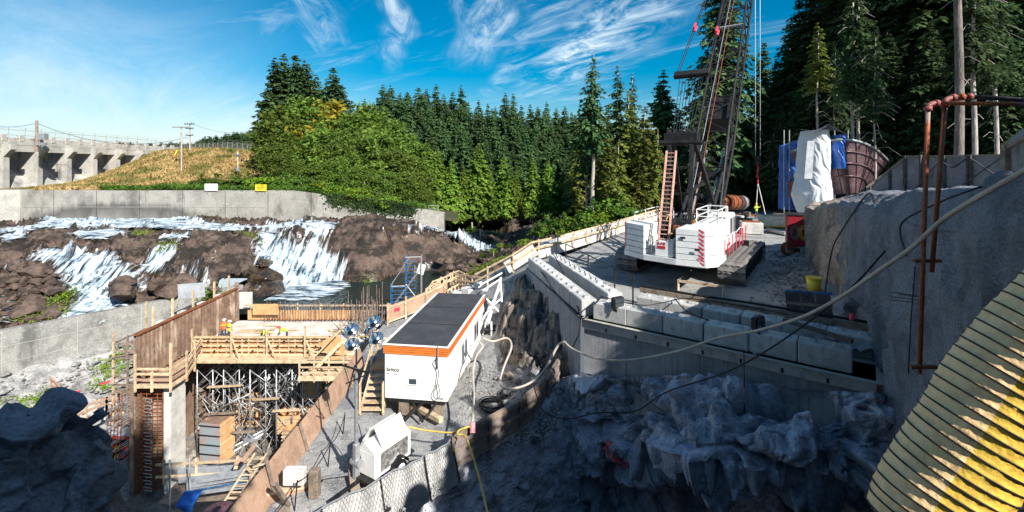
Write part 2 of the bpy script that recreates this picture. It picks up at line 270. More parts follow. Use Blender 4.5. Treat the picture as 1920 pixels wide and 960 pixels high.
class MB:
    def __init__(s): s.v = []; s.f = []; s.mi = []; s.cur = 0
    def add(s, vs, fs):
        b = len(s.v); s.v += [tuple(v) for v in vs]; s.f += [tuple(i+b for i in f) for f in fs]; s.mi += [s.cur]*len(fs); return s
    def box(s, c, d, m=None):
        x, y, z = [k/2 for k in d]; c = Vector(c)
        vs = [c+Vector((a*x, b*y, e*z)) for a in (-1, 1) for b in (-1, 1) for e in (-1, 1)]
        if m is not None: vs = [m @ v for v in vs]
        return s.add(vs, [(0, 1, 3, 2), (4, 6, 7, 5), (0, 4, 5, 1), (2, 3, 7, 6), (0, 2, 6, 4), (1, 5, 7, 3)])
    def cbox(s, c, d, b=.02, m=None):
        """box with chamfered edges"""
        x, y, z = [k/2 for k in d]; c = Vector(c); vs = []; ix = {}
        for a in (-1, 1):
            for e in (-1, 1):
                for g in (-1, 1):
                    for ax in range(3):
                        q = [a*(x-b), e*(y-b), g*(z-b)]; q[ax] = (a*x, e*y, g*z)[ax]
                        ix[(a, e, g, ax)] = len(vs); vs.append(c+Vector(q))
        if m is not None: vs = [m @ v for v in vs]
        fs = []
        S = (-1, 1)
        for a in S:
            fs.append([ix[(a, e, g, 0)] for e, g in ((-1, -1), (-1, 1), (1, 1), (1, -1))])
            fs.append([ix[(e, a, g, 1)] for e, g in ((-1, -1), (-1, 1), (1, 1), (1, -1))])
            fs.append([ix[(e, g, a, 2)] for e, g in ((-1, -1), (-1, 1), (1, 1), (1, -1))])
        for a in S:
            for e in S:
                fs.append([ix[(a, e, -1, 0)], ix[(a, e, 1, 0)], ix[(a, e, 1, 1)], ix[(a, e, -1, 1)]])
                fs.append([ix[(a, -1, e, 0)], ix[(a, 1, e, 0)], ix[(a, 1, e, 2)], ix[(a, -1, e, 2)]])
                fs.append([ix[(-1, a, e, 1)], ix[(1, a, e, 1)], ix[(1, a, e, 2)], ix[(-1, a, e, 2)]])
                for g in S: fs.append([ix[(a, e, g, 0)], ix[(a, e, g, 1)], ix[(a, e, g, 2)]])
        return s.add(vs, fs)
    def beam(s, p, q, w=.1, h=None, up=(0, 0, 1)):
        l = (Vector(q)-Vector(p)).length; return s.box((l/2, 0, 0), (l, w, h or w), frame(p, q, up))
    def tube(s, p, q, r=.05, n=8, r2=None, cap=True):
        m = frame(p, q); l = (Vector(q)-Vector(p)).length; r2 = r if r2 is None else r2
        vs = [m @ Vector((0, r*math.cos(6.28319*i/n), r*math.sin(6.28319*i/n))) for i in range(n)]+[m @ Vector((l, r2*math.cos(6.28319*i/n), r2*math.sin(6.28319*i/n))) for i in range(n)]
        fs = [(i, (i+1) % n, n+(i+1) % n, n+i) for i in range(n)]
        if cap: fs += [tuple(range(n))[::-1], tuple(range(n, 2*n))]
        return s.add(vs, fs)
    def path(s, pts, r=.05, n=8):
        pts = [Vector(p) for p in pts]; vs = []; k = len(pts); pn = None
        for i, p in enumerate(pts):
            t = (pts[min(i+1, k-1)]-pts[max(i-1, 0)]).normalized()
            if pn is None: pn = t.orthogonal().normalized()
            pn = (pn-t*pn.dot(t)).normalized(); bn = t.cross(pn); rr = r(i/(k-1)) if callable(r) else r
            vs += [p+rr*(math.cos(6.28319*j/n)*pn+math.sin(6.28319*j/n)*bn) for j in range(n)]
        fs = [(i*n+j, i*n+(j+1) % n, (i+1)*n+(j+1) % n, (i+1)*n+j) for i in range(k-1) for j in range(n)]
        return s.add(vs, fs+[tuple(range(n))[::-1], tuple(range((k-1)*n, k*n))])
    def prism(s, poly, h, m=None):
        """poly in local xy (counter-clockwise), extruded 0..h in z"""
        n = len(poly); vs = [Vector((x, y, 0)) for x, y in poly]+[Vector((x, y, h)) for x, y in poly]
        if m is not None: vs = [m @ v for v in vs]
        return s.add(vs, [tuple(range(n))[::-1], tuple(range(n, 2*n))]+[(i, (i+1) % n, n+(i+1) % n, n+i) for i in range(n)])
    def disc(s, c, r, h, n=16, m=None):
        c = Vector(c); mm = Matrix.Translation(c) if m is None else m @ Matrix.Translation(c)
        return s.prism([(r*math.cos(6.28319*i/n), r*math.sin(6.28319*i/n)) for i in range(n)], h, mm)
    def mesh(s, name, mats, smooth=False):
        me = bpy.data.meshes.new(name); me.from_pydata(s.v, [], s.f)
        for m in (mats if isinstance(mats, (list, tuple)) else [mats]): me.materials.append(M[m] if isinstance(m, str) else m)
        if any(s.mi): me.polygons.foreach_set('material_index', s.mi)
        if smooth: me.polygons.foreach_set('use_smooth', [True]*len(s.f))
        me.update(); return me
    def build(s, name, mats, parent=None, smooth=False, loc=(0, 0, 0), rot=(0, 0, 0)):
        return meshobj(name, s.mesh(name, mats, smooth), parent, loc, rot)
def spline(pts, n=8):
    pts = [Vector(p) for p in pts]; o = []
    for i in range(len(pts)-1):
        a, b, c, d = pts[max(i-1, 0)], pts[i], pts[i+1], pts[min(i+2, len(pts)-1)]
        for k in range(n):
            t = k/n; o.append(.5*((2*b)+(c-a)*t+(2*a-5*b+4*c-d)*t*t+(3*b-a-3*c+d)*t**3))
    o.append(pts[-1]); return o
def grid(name, X, Y, Z, mats, keep=None, smooth=True, mi=None, kind='structure', parent=None, attr=None):
    r, c = X.shape; me = bpy.data.meshes.new(name)
    idx = np.arange(r*c).reshape(r, c); f = np.stack([idx[:-1, :-1], idx[:-1, 1:], idx[1:, 1:], idx[1:, :-1]], -1).reshape(-1, 4)
    if keep is not None: sel = keep.reshape(-1)
    else: sel = np.ones(len(f), bool)
    f = f[sel]; used = np.unique(f); rm = np.full(r*c, -1); rm[used] = np.arange(len(used)); f = rm[f]
    co = np.stack([X.ravel(), Y.ravel(), Z.ravel()], -1)[used]
    me.vertices.add(len(co)); me.vertices.foreach_set('co', co.ravel()); me.loops.add(len(f)*4); me.loops.foreach_set('vertex_index', f.ravel())
    me.polygons.add(len(f)); me.polygons.foreach_set('loop_start', np.arange(len(f))*4); me.polygons.foreach_set('loop_total', np.full(len(f), 4))
    for m in (mats if isinstance(mats, (list, tuple)) else [mats]): me.materials.append(M[m] if isinstance(m, str) else m)
    if mi is not None: me.polygons.foreach_set('material_index', mi.reshape(-1)[sel].astype(np.int32))
    me.polygons.foreach_set('use_smooth', np.full(len(f), smooth)); me.update(calc_edges=True)
    if attr is not None: at_ = me.attributes.new('edge', 'FLOAT', 'POINT'); at_.data.foreach_set('value', attr.ravel()[used].astype(np.float32))
    o = meshobj(name, me, parent)
    if kind and parent is None: o['kind'] = kind
    return o
def quads(name, V, mats, kind=None, mi=None, parent=None, link=True):
    """V: (n,4,3) array of loose quads"""
    n = len(V); me = bpy.data.meshes.new(name); me.vertices.add(n*4); me.vertices.foreach_set('co', V.astype(np.float32).ravel())
    me.loops.add(n*4); me.loops.foreach_set('vertex_index', np.arange(n*4)); me.polygons.add(n)
    me.polygons.foreach_set('loop_start', np.arange(n)*4); me.polygons.foreach_set('loop_total', np.full(n, 4))
    for m in (mats if isinstance(mats, (list, tuple)) else [mats]): me.materials.append(M[m])
    if mi is not None: me.polygons.foreach_set('material_index', mi.astype(np.int32))
    me.update(calc_edges=True)
    if not link: return me
    o = meshobj(name, me, parent)
    if kind: o['kind'] = kind
    return o
def leafcards(C, size, flat=.0, rs=None, elong=1.0):
    """small leaf-shaped quads with random orientation at centres C"""
    rs = rs or rng; n = len(C); d = rs.normal(size=(n, 3)); d[:, 2] *= (1-flat); d /= np.linalg.norm(d, axis=1)[:, None]
    e = rs.normal(size=(n, 3)); e -= d*(d*e).sum(1)[:, None]; e /= np.linalg.norm(e, axis=1)[:, None]
    s = np.asarray(size)*(.6+.8*rs.random(n)); a = d*(s*elong)[:, None]; b = e*(s*.55)[:, None]
    return np.stack([C-a, C-b*.9-a*.1, C+a, C+b*.9-a*.1], 1)
# ================================================================ LAND AND WATER
def mg(x0, x1, nx, y0, y1, ny): return np.meshgrid(np.linspace(x0, x1, nx), np.linspace(y0, y1, ny))
def gx(lst): return [tuple(G(a, b, c)) for a, b, c in lst]
def facemean(A): A = np.asarray(A, float); return (A[:-1, :-1]+A[1:, :-1]+A[:-1, 1:]+A[1:, 1:])/4
# --- river bed
riv = gx([(-120,412,-8.9),(0,413,-8.9),(100,412,-8.9),(200,411,-8.9),(330,411,-8.8),(450,413,-8.8),(560,412,-8.8),(640,412,-8.8),(700,411,-8.7),(760,416,-9.3),(800,424,-10),(830,429,-10.6),
 (860,431,-11.5),(890,450,-13.6),(925,468,-15.4),(860,455,-13.9),(-60,440,-9.6),(0,440,-9.6),(90,440,-9.5),(200,438,-9.5),(300,432,-9.3),(400,432,-9.3),(470,434,-9.4),(-80,500,-12),
 (0,470,-10.6),(60,462,-10.2),(150,460,-10),(230,455,-9.9),(0,500,-12),(60,500,-11.9),(0,540,-13.5),(60,540,-13.3),(110,480,-11),(170,490,-11.4),(150,530,-13.4),(130,560,-14.2),(200,560,-14.3),(200,520,-12.7),(-60,620,-15.6),
 (0,620,-15.6),(80,600,-15.3),(240,540,-13.6),(300,530,-13.6),(250,450,-9.9),(240,490,-11.2),(290,465,-10.3),(270,500,-12.3),(320,505,-12.4),(330,450,-9.7),(390,445,-9.6),(440,445,-9.6),(470,450,-9.9),(400,475,-10.8),(460,490,-12.2),(360,510,-12.8),
 (400,530,-13.9),(460,530,-14.2),(450,550,-14.9),(330,560,-14.9),(270,575,-15.2),(350,530,-13.9),(490,425,-9.2),(500,437,-9.8),(505,480,-12.2),(500,520,-14.2),(500,558,-15.5),(540,440,-9.9),(550,480,-12.4),(560,430,-9.3),(570,520,-14.6),(560,552,-15.7),
 (620,418,-9),(605,440,-10.2),(620,475,-12.4),(630,530,-15.5),(660,416,-8.5),(720,418,-8.4),(700,430,-9.1),(700,470,-11.9),(700,520,-14.8),(690,550,-16.4),(780,425,-9.5),(780,470,-12.6),(780,518,-16),(840,440,-11.9),(840,465,-13.8),(845,488,-16.3),(640,550,-16.6),
 (880,462,-16.8),(900,475,-16.9),(800,535,-17),(740,545,-17.3),(940,452,-17),(1000,446,-16.8),(620,575,-17.3),(560,570,-17),(700,600,-18),(560,620,-18),
 (900,488,-15.6),(850,512,-15.2),(900,500,-14.3),(960,472,-13),(960,490,-9.6),(820,540,-14.6),(880,522,-11.8),(1000,452,-12),(1060,447,-9.5),(1060,462,-8.3),(1000,480,-8.2),(770,562,-15.3),(1170,436,-7.9),(830,560,-12),(780,585,-12.8),
 (900,431,-12.7),(1000,420,-12.4),(870,428,-11.9),(1080,418,-10.5),(1150,415,-9)])+[(-33,43,-16),(-20,44,-18),(-5,44,-12.8),(8,44,-8),(14,52,-8),(20,60,-8),(28,70,-8),(28,90,-9),(0,100,-12),(-80,60,-9.3),(-80,50,-12)]
zr = rbf(riv)
nx, ny = 470, 300
X, Y = mg(-84, 30, nx, 37, 101, ny)
Yw = 70.4+np.clip((X+32)/21, 0, 1)**1.5*5.2                         # base line of the long training wall
Z = zr(X, Y); PX = 960+F*X/Y; PY = HY-F*Z/Y
f1, f2, ci = worley(X*.34, Y*.42, Z*.5, 3); g1, g2, cj = worley(X*1.0+5, Y*1.15, Z*1.2, 9)
dome = np.exp(-(((PX-740)/130)**4+((PY-470)/55)**4)); left = np.clip((330-PX)/200, 0, 1)
rough = (.55-.32*dome)*np.clip((-15.9+1.6-Z)/-1.2+0, 0, 1)
rough = np.where(PX > 850, .35, rough)
wx_, wy_ = X+.8*fbm(X*.4, Y*.4, 0, 3, 44), Y+.8*fbm(X*.4, Y*.4, 4, 3, 45)
Zr = Z+rough*(1.3*facet(wx_*.33, wy_*.42, Z*.5, 3, 1.8, .10, .5)+(.5+.5*left)*facet(wx_*.85, wy_*1.0, Z*1.1, 9, 1.8, .12, .5))+.3*fbm(X*.4, Y*.4, 0, 5, 4)*(.4+.6*(1-dome))+.12*fbm(X*1.7, Y*1.7, Z*.8, 4, 8)
Zr += (.34-.16*dome)*facet(wx_*2.0, wy_*2.2, Z*2, 77, 1.8, .14, .5)
Zr += dome*(.5*facet(wx_*.22, wy_*.5, Z*.3, 31, 1.4, .05, .25)+.3*fbm(X*.5+3, Y*.9, Z, 5, 21))
falls = [   # white water, outlined in photograph pixels, laid on the river bed
 [(-40,430),(0,428),(55,425),(95,409),(150,405),(230,404),(330,407),(370,414),(410,420),(480,424),(560,417),(600,414),(640,417),(612,424),(540,428),(500,431),(430,432),(380,431),(330,429),(250,427),(170,426),(90,428),(40,434),(-40,440)],
 [(150,432),(230,430),(232,440),(190,448),(150,446),(128,441)], [(300,440),(340,437),(360,444),(320,452),(302,448)], [(0,441),(30,438),(48,446),(20,452),(0,450)],
 [(70,468),(110,464),(150,472),(190,478),(218,484),(232,505),(252,522),(276,530),(282,542),(250,540),(225,526),(203,535),(194,548),(212,562),(245,560),(240,578),(215,596),(160,608),(112,612),(100,602),(130,580),(150,562),(132,545),(124,520),(116,505),(100,490),(80,485),(56,478)],
 [(275,470),(290,464),(325,460),(330,478),(322,502),(300,508),(262,512),(270,495)], [(335,507),(365,505),(385,520),(372,530),(352,522)], [(0,540),(12,545),(20,575),(25,600),(0,612)], [(8,495),(25,500),(28,512),(12,510)],[(380,522),(400,545),(395,560),(375,545)],
 [(484,437),(512,433),(530,442),(548,455),(562,470),(575,462),(584,445),(574,430),(584,424),(600,414),(634,417),(622,432),(604,445),(598,455),(596,464),(618,470),(634,492),(646,520),(640,532),(618,545),(600,552),(560,556),(536,562),(520,545),(510,520),(500,500),(486,490),(478,478),(490,465)],
 [(478,480),(492,490),(484,520),(484,540),(490,562),(476,560),(476,535),(480,510)],
 [(690,416),(720,418),(760,421),(800,424),(830,428),(860,433),(880,443),(905,452),(930,462),(915,470),(880,468),(868,455),(850,442),(830,434),(780,428),(730,424)]]
mask = np.zeros(X.shape, bool)
jx = 11*fbm(X*1.1, Y*1.1, 1, 5, 31, .65); jy = 6*fbm(X*1.1, Y*1.1, 5, 5, 41, .65)
for q in falls: mask |= inpoly(PX+jx, PY+jy, q)
mm = mask.astype(float)
for _ in range(3): mm[1:-1, 1:-1] = (mm[1:-1, 1:-1]*2+mm[:-2, 1:-1]+mm[2:, 1:-1]+mm[1:-1, :-2]+mm[1:-1, 2:])/6
Zr = Zr-.35*mm
wk_ = mask.astype(float)
for _ in range(26): wk_[1:-1, 1:-1] = (wk_[1:-1, 1:-1]*2+wk_[:-2, 1:-1]+wk_[2:, 1:-1]+wk_[1:-1, :-2]+wk_[1:-1, 2:])/6
wet = facemean((wk_+.22*fbm(X*.9, Y*.9, 2, 4, 51) > .12) | ((Yw-Y < 1.6+1.2*fbm(X*.5, Y*.2, 0, 3, 5)) & (PX < 640)) | (Z < -14.6+.8*fbm(X*.4, Y*.4, 0, 3, 6)) & (PX > 420)) > .5
keepr = ((Y < Yw+.3) | (PX > 862)) & ~((X < -31) & ((X+50)*22-(Y-33)*18.4 > 6)) & ~((X >= -31) & (X < -11) & (Y < 45.4)) & ~(((X-1.35)*16-(Y-30.6)*9.65 > 22) & (Y < 75))
KK = facemean(keepr) > .9
grid('river_rock_bed', X, Y, Zr, ['rock', 'wet_rock'], KK, True, (wet).astype(int))
# white water: a mesh over the bed with flowing ridges
wm = bpy.data.materials.new('white_water'); wm.use_nodes = True; t = wm.node_tree; b = t.nodes['Principled BSDF']
b.inputs['Roughness'].default_value = .55; b.inputs['Specular IOR Level'].default_value = .3
tcn = t.nodes.new('ShaderNodeTexCoord'); mp = t.nodes.new('ShaderNodeMapping'); mp.inputs['Scale'].default_value = (2.0, .35, .22); t.links.new(tcn.outputs['Object'], mp.inputs[0])
n1 = t.nodes.new('ShaderNodeTexNoise'); n1.inputs['Scale'].default_value = 1.1; n1.inputs['Detail'].default_value = 9; n1.inputs['Roughness'].default_value = .7; n1.inputs['Distortion'].default_value = .35; t.links.new(mp.outputs[0], n1.inputs['Vector'])
cr = t.nodes.new('ShaderNodeValToRGB'); cr.color_ramp.elements[0].position = .41; cr.color_ramp.elements[0].color = (.03, .05, .065, 1); cr.color_ramp.elements[1].position = .60; cr.color_ramp.elements[1].color = (.66, .70, .73, 1)
e = cr.color_ramp.elements.new(.49); e.color = (.30, .38, .45, 1); mpf = t.nodes.new('ShaderNodeMapping'); mpf.inputs['Scale'].default_value = (.38, 1.5, .8); t.links.new(tcn.outputs['Object'], mpf.inputs[0]); nf = t.nodes.new('ShaderNodeTexNoise'); nf.inputs['Scale'].default_value = 1.0; nf.inputs['Detail'].default_value = 9; nf.inputs['Roughness'].default_value = .7; t.links.new(mpf.outputs[0], nf.inputs['Vector'])
gn = t.nodes.new('ShaderNodeNewGeometry'); sx3 = t.nodes.new('ShaderNodeSeparateXYZ'); t.links.new(gn.outputs['True Normal'], sx3.inputs[0]); mrf = t.nodes.new('ShaderNodeMapRange'); mrf.inputs[1].default_value = .80; mrf.inputs[2].default_value = .96; t.links.new(sx3.outputs[2], mrf.inputs[0])
mf = t.nodes.new('ShaderNodeMix'); t.links.new(mrf.outputs[0], mf.inputs[0]); t.links.new(n1.outputs['Fac'], mf.inputs[2]); t.links.new(nf.outputs['Fac'], mf.inputs[3]); FO = mf.outputs[0]
t.links.new(FO, cr.inputs[0]); t.links.new(cr.outputs[0], b.inputs['Base Color'])
bp = t.nodes.new('ShaderNodeBump'); bp.inputs['Strength'].default_value = .5; bp.inputs['Distance'].default_value = .15; t.links.new(FO, bp.inputs['Height']); t.links.new(bp.outputs[0], b.inputs['Normal'])
tb = t.nodes.new('ShaderNodeBsdfTransparent'); mx = t.nodes.new('ShaderNodeMixShader'); am = t.nodes.new('ShaderNodeMapRange'); am.inputs[1].default_value = .44; am.inputs[2].default_value = .60; ea = t.nodes.new('ShaderNodeAttribute'); ea.attribute_name = 'edge'; es = t.nodes.new('ShaderNodeMath'); es.operation = 'MULTIPLY_ADD'; es.inputs[1].default_value = .36; es.inputs[2].default_value = -.19; t.links.new(ea.outputs['Fac'], es.inputs[0]); ad = t.nodes.new('ShaderNodeMath'); ad.operation = 'ADD'; t.links.new(es.outputs[0], ad.inputs[0])
mp2 = t.nodes.new('ShaderNodeMapping'); mp2.inputs['Scale'].default_value = (4.2, 1.3, .55); t.links.new(tcn.outputs['Object'], mp2.inputs[0]); n3 = t.nodes.new('ShaderNodeTexNoise'); n3.inputs['Scale'].default_value = 1.0; n3.inputs['Detail'].default_value = 8; n3.inputs['Roughness'].default_value = .72; t.links.new(mp2.outputs[0], n3.inputs['Vector']); t.links.new(FO, ad.inputs[1]); t.links.new(ad.outputs[0], am.inputs[0]); t.links.new(am.outputs[0], mx.inputs[0]); t.links.new(tb.outputs[0], mx.inputs[1]); t.links.new(b.outputs[0], mx.inputs[2]); t.links.new(mx.outputs[0], t.nodes['Material Output'].inputs[0])
M['foam'] = wm
base = zr(X, Y); Zw = np.maximum(Zr, base-.12)+.06+.16*mm+.13*fbm(X*2.1, Y*.8, Z*.6, 4, 61)+.12*np.clip(fbm(X*1.0, Y*.35, 0, 3, 71), 0, 1)
Zw = np.maximum(Zw, Zr+.04)
me_ = mask.astype(float)
for _ in range(26): me_[1:-1, 1:-1] = (me_[1:-1, 1:-1]*2+me_[:-2, 1:-1]+me_[2:, 1:-1]+me_[1:-1, :-2]+me_[1:-1, 2:])/6
grid('white_water', X, Y, Zw, 'foam', facemean((mm > .05) | (me_ > .15)) > .4, attr=me_)
# pool and river
pm = bpy.data.materials.new('dark_water'); pm.use_nodes = True; t = pm.node_tree; b = t.nodes['Principled BSDF']
b.inputs['Base Color'].default_value = (.008, .020, .018, 1); b.inputs['Roughness'].default_value = .09; b.inputs['IOR'].default_value = 1.33
tcn = t.nodes.new('ShaderNodeTexCoord'); mp = t.nodes.new('ShaderNodeMapping'); mp.inputs['Scale'].default_value = (1, .55, 1); t.links.new(tcn.outputs['Object'], mp.inputs[0])
n1 = t.nodes.new('ShaderNodeTexNoise'); n1.inputs['Scale'].default_value = 1.5; n1.inputs['Detail'].default_value = 7; t.links.new(mp.outputs[0], n1.inputs['Vector'])
bp = t.nodes.new('ShaderNodeBump'); bp.inputs['Strength'].default_value = .75; bp.inputs['Distance'].default_value = .3; t.links.new(n1.outputs['Fac'], bp.inputs['Height']); t.links.new(bp.outputs[0], b.inputs['Normal'])
M['water'] = pm
x, y = mg(-34, 60, 95, 46.5, 118, 72); grid('river_pool', x, y, -15.3+.02*vn(x, y, 0*x), 'water')
# broken foam spreading on the pool below the fall
x, y = mg(-27, -12, 110, 51, 60, 80); px = 960+F*x/y; py = HY+F*15.3/y
d = inpoly(px+14*fbm(x, y*1.3, 0, 4, 5), py+9*fbm(x+9, y, 0, 4, 6), [(470,566),(500,568),(560,566),(620,556),(652,538),(655,520),(600,520),(480,540)])
dd_ = d.astype(float)
for _ in range(14): dd_[1:-1, 1:-1] = (dd_[1:-1, 1:-1]*2+dd_[:-2, 1:-1]+dd_[2:, 1:-1]+dd_[1:-1, :-2]+dd_[1:-1, 2:])/6
grid('white_water', x, y, -15.24+.05*fbm(x*2, y*2, 0, 3, 9), 'foam', facemean(dd_) > .12, attr=dd_*.85)
# shaded upstream water behind the wall's near end
# --- hill behind the training wall
hill = [(-110, 78, -5.4), (-95, 80, -5.4), (-80, 85, -5.3)]+gx([(60,356,-4.7),(200,356,-4.7),(300,357,-4.7),(400,357,-4.7),(520,358,-4.7),(620,372,-6),(700,388,-7.4),(800,402,-9)])
hill += [(-79, 90, -3.5), (-76, 95, -.5), (-74, 97, 1.4), (-68, 92, .6), (-60, 96, 1.7), (-55, 97, 1.6), (-50, 96, .2), (-62, 84, -2.4), (-68, 84, -2.6), (-52, 86, -2.2), (-45, 92, -3), (-40, 100, -3), (-85, 110, 1.4), (-75, 115, 1.6), (-60, 115, 1.5), (-45, 115, 1), (-90, 98, -5.5), (-92, 110, -5.5), (-100, 100, -5.8), (-30, 90, -6.5), (-20, 88, -8), (-10, 85, -10), (0, 102, -12), (12, 100, -11), (-20, 110, -8), (-30, 120, -4), (0, 120, -10.5), (-110, 115, -5.8),(-88,118,1.5),(-100,118,-4)]
zh = rbf(hill)
X, Y = mg(-112, 14, 200, 71, 121, 100)
Yw2 = 70.7+np.clip((X+32)/21, 0, 1)**1.5*5.2
Z = zh(X, Y)+.25*fbm(X*.25, Y*.25, 0, 5, 3)
Z = np.where(Y < Yw2+.8, zh(X, Y)-.35, Z)
grid('hillside', X, Y, Z, ['dry_hill', 'forest_floor'], facemean((Y > Yw2) & ~((960+F*X/Y > 862) & (Y < 100.5))) > .9, True, (facemean(X) > -44).astype(int))
# --- broad ground out to the horizon
gp = [(-112,71,-5.4),(-112,121,-3),(-60,121,1.5),(-30,121,-4),(14,121,-10.8),(14,100,-11),(30,101,-9.5),(30,70,-8),(30,55,-7.4),(60,60,-4),(60,30,-1.8),(100,60,2),(-100,30,-9),(-112,37,-9),(-84,37,-11),(-200,80,-3),(-200,200,1),(-60,200,0),(0,160,-5),(0,220,2),(60,120,-4),(60,200,3),(200,100,6),(200,300,14),(0,400,12),(-150,400,9),(-300,400,10),(-600,900,22),(0,900,40),(600,900,40),(-900,300,8),(700,200,15),(-900,0,2),(700,0,4),(-200,0,-5)]
zg = rbf(gp)
xs = np.concatenate([-np.geomspace(114, 1600, 26)[::-1], np.linspace(-112, 62, 88), np.geomspace(66, 1600, 30)])
ys = np.concatenate([np.linspace(-60, 36, 17), np.linspace(37, 121, 43), np.geomspace(123, 1900, 44)])
X, Y = np.meshgrid(xs, ys); Z = zg(X, Y)+np.clip((Y-150)/200, 0, 3)*3*fbm(X*.01, Y*.01, 0, 4, 3)
hole = ((X > -84) & (X < 30) & (Y >= 36.9) & (Y < 101)) | ((X > -112) & (X < 14) & (Y > 70) & (Y < 121)) | ((X > -60) & (X < 62) & (Y <= 37.1)) | ((X > 29) & (X < 46) & (Y >= 36.9) & (Y < 74))
Z = np.where(hole, -30, Z)
grid('ground', X, Y, Z, 'forest_floor', facemean(hole) < .99)
# --- long concrete training wall with joints
wallpts = []
for i in range(61):
    x = -88+i*(88-10.9)/60; k = max(0, min(1, (x+32)/21)); y = 70.4+k**1.5*5.2; top = -4.55-(3.9*max(0, (x+33)/22)**1.15 if x > -33 else 0); wallpts.append((x, y, top, -11.5 if x > -20 else -9.6))
mb = MB(); n = len(wallpts)
for i, (x, y, t_, b_) in enumerate(wallpts):
    mb.v += [(x, y, b_), (x, y, t_), (x, y+.7, t_), (x, y+.7, b_)]
    if i: a = (i-1)*4; c = i*4; mb.f += [(a, c, c+1, a+1), (a+1, c+1, c+2, a+2), (a+2, c+2, c+3, a+3)]; mb.mi += [0]*3
mb.f += [(0, 1, 2, 3), ((n-1)*4+3, (n-1)*4+2, (n-1)*4+1, (n-1)*4)]; mb.mi += [0, 0]
tw = empty('training_wall', (-50, 70.4, -9), label='long weathered grey concrete wall running behind the falls below the dry hill', cat='wall')
def under(o, root):
    o.parent = root; o.matrix_parent_inverse = root.matrix_basis.inverted(); return o
MATS['streak'] = None
sm = mat('stained_concrete', (.33, .31, .28), var=.16, scale=.5, bump=.25, bscale=5, col2=(.24, .23, .21))
layer(sm, (.10, .095, .085), .35, .52, .66, (1, 1, .5), 3, .75); layer(sm, (.06, .055, .05), 1.4, .6, .72, (1, 1, .12), 6, .8); layer(sm, (.62, .60, .55), 1.4, .66, .70, (1, 1, 1.6), 5, .6); M['wall_stain'] = sm
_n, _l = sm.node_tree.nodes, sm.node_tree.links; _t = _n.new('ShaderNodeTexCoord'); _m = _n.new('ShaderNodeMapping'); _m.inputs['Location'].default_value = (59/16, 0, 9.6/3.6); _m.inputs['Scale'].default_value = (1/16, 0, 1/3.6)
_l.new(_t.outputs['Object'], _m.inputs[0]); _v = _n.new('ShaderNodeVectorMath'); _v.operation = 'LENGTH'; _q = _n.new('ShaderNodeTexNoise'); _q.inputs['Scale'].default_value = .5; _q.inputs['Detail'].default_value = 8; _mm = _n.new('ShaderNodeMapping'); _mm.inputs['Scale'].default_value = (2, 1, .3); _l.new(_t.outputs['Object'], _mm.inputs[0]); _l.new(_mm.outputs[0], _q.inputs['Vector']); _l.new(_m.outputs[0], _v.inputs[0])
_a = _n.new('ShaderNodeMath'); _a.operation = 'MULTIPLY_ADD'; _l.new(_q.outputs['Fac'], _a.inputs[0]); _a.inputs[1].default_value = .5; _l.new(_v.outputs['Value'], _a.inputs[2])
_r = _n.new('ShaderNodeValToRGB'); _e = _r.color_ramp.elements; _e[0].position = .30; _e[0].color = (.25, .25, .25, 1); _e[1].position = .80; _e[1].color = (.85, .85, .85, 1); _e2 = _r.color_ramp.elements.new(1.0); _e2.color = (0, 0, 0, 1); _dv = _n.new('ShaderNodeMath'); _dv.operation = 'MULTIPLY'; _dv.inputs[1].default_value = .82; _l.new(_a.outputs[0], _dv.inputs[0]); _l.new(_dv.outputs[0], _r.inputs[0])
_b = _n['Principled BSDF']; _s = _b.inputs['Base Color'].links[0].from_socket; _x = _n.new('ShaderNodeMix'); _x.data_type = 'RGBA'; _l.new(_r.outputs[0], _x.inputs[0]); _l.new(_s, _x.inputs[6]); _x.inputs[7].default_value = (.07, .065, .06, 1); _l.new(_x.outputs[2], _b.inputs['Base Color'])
under(mb.build('wall_panel', 'wall_stain'), tw)
for i in range(0, 61, 5):
    x, y, t_, b_ = wallpts[i]; k = MB(); k.box((x, y-.004, (t_+b_)/2), (.05, .03, t_-b_-.02)); under(k.build('joint', 'dark_steel'), tw)
for i in range(60):
    pass
k = MB(); k.box((-62, 70.37, -7.05), (50, .03, .05)); under(k.build('lift_line', 'concrete'), tw)
# handrail on the wall's low end
mb = MB()
for x in (-13.4, -11.9): mb.tube((x, 75.6, -9), (x, 75.6, -7.3), .05)
mb.tube((-13.4, 75.6, -7.35), (-11.9, 75.6, -7.35), .05); mb.tube((-13.4, 75.6, -7.9), (-11.9, 75.6, -7.9), .04)
tag(mb.build('handrail', 'steel'), 'small pale pipe handrail on the low end of the long wall', 'handrail')
# near end of the wall meets the spillway chute wall in shade
mb = MB(); mb.prism([(-84, 66), (-73.6, 70.2), (-73.6, 72), (-84, 72)], 5.4, Matrix.Translation((0, 0, -9.9)))
mb.prism([(-90, 60), (-79, 66.5), (-79, 72), (-90, 72)], 7, Matrix.Translation((0, 0, -9.9)))
tag(mb.build('abutment', 'old_concrete'), 'shaded concrete abutment block at the far left end of the long wall', 'abutment')
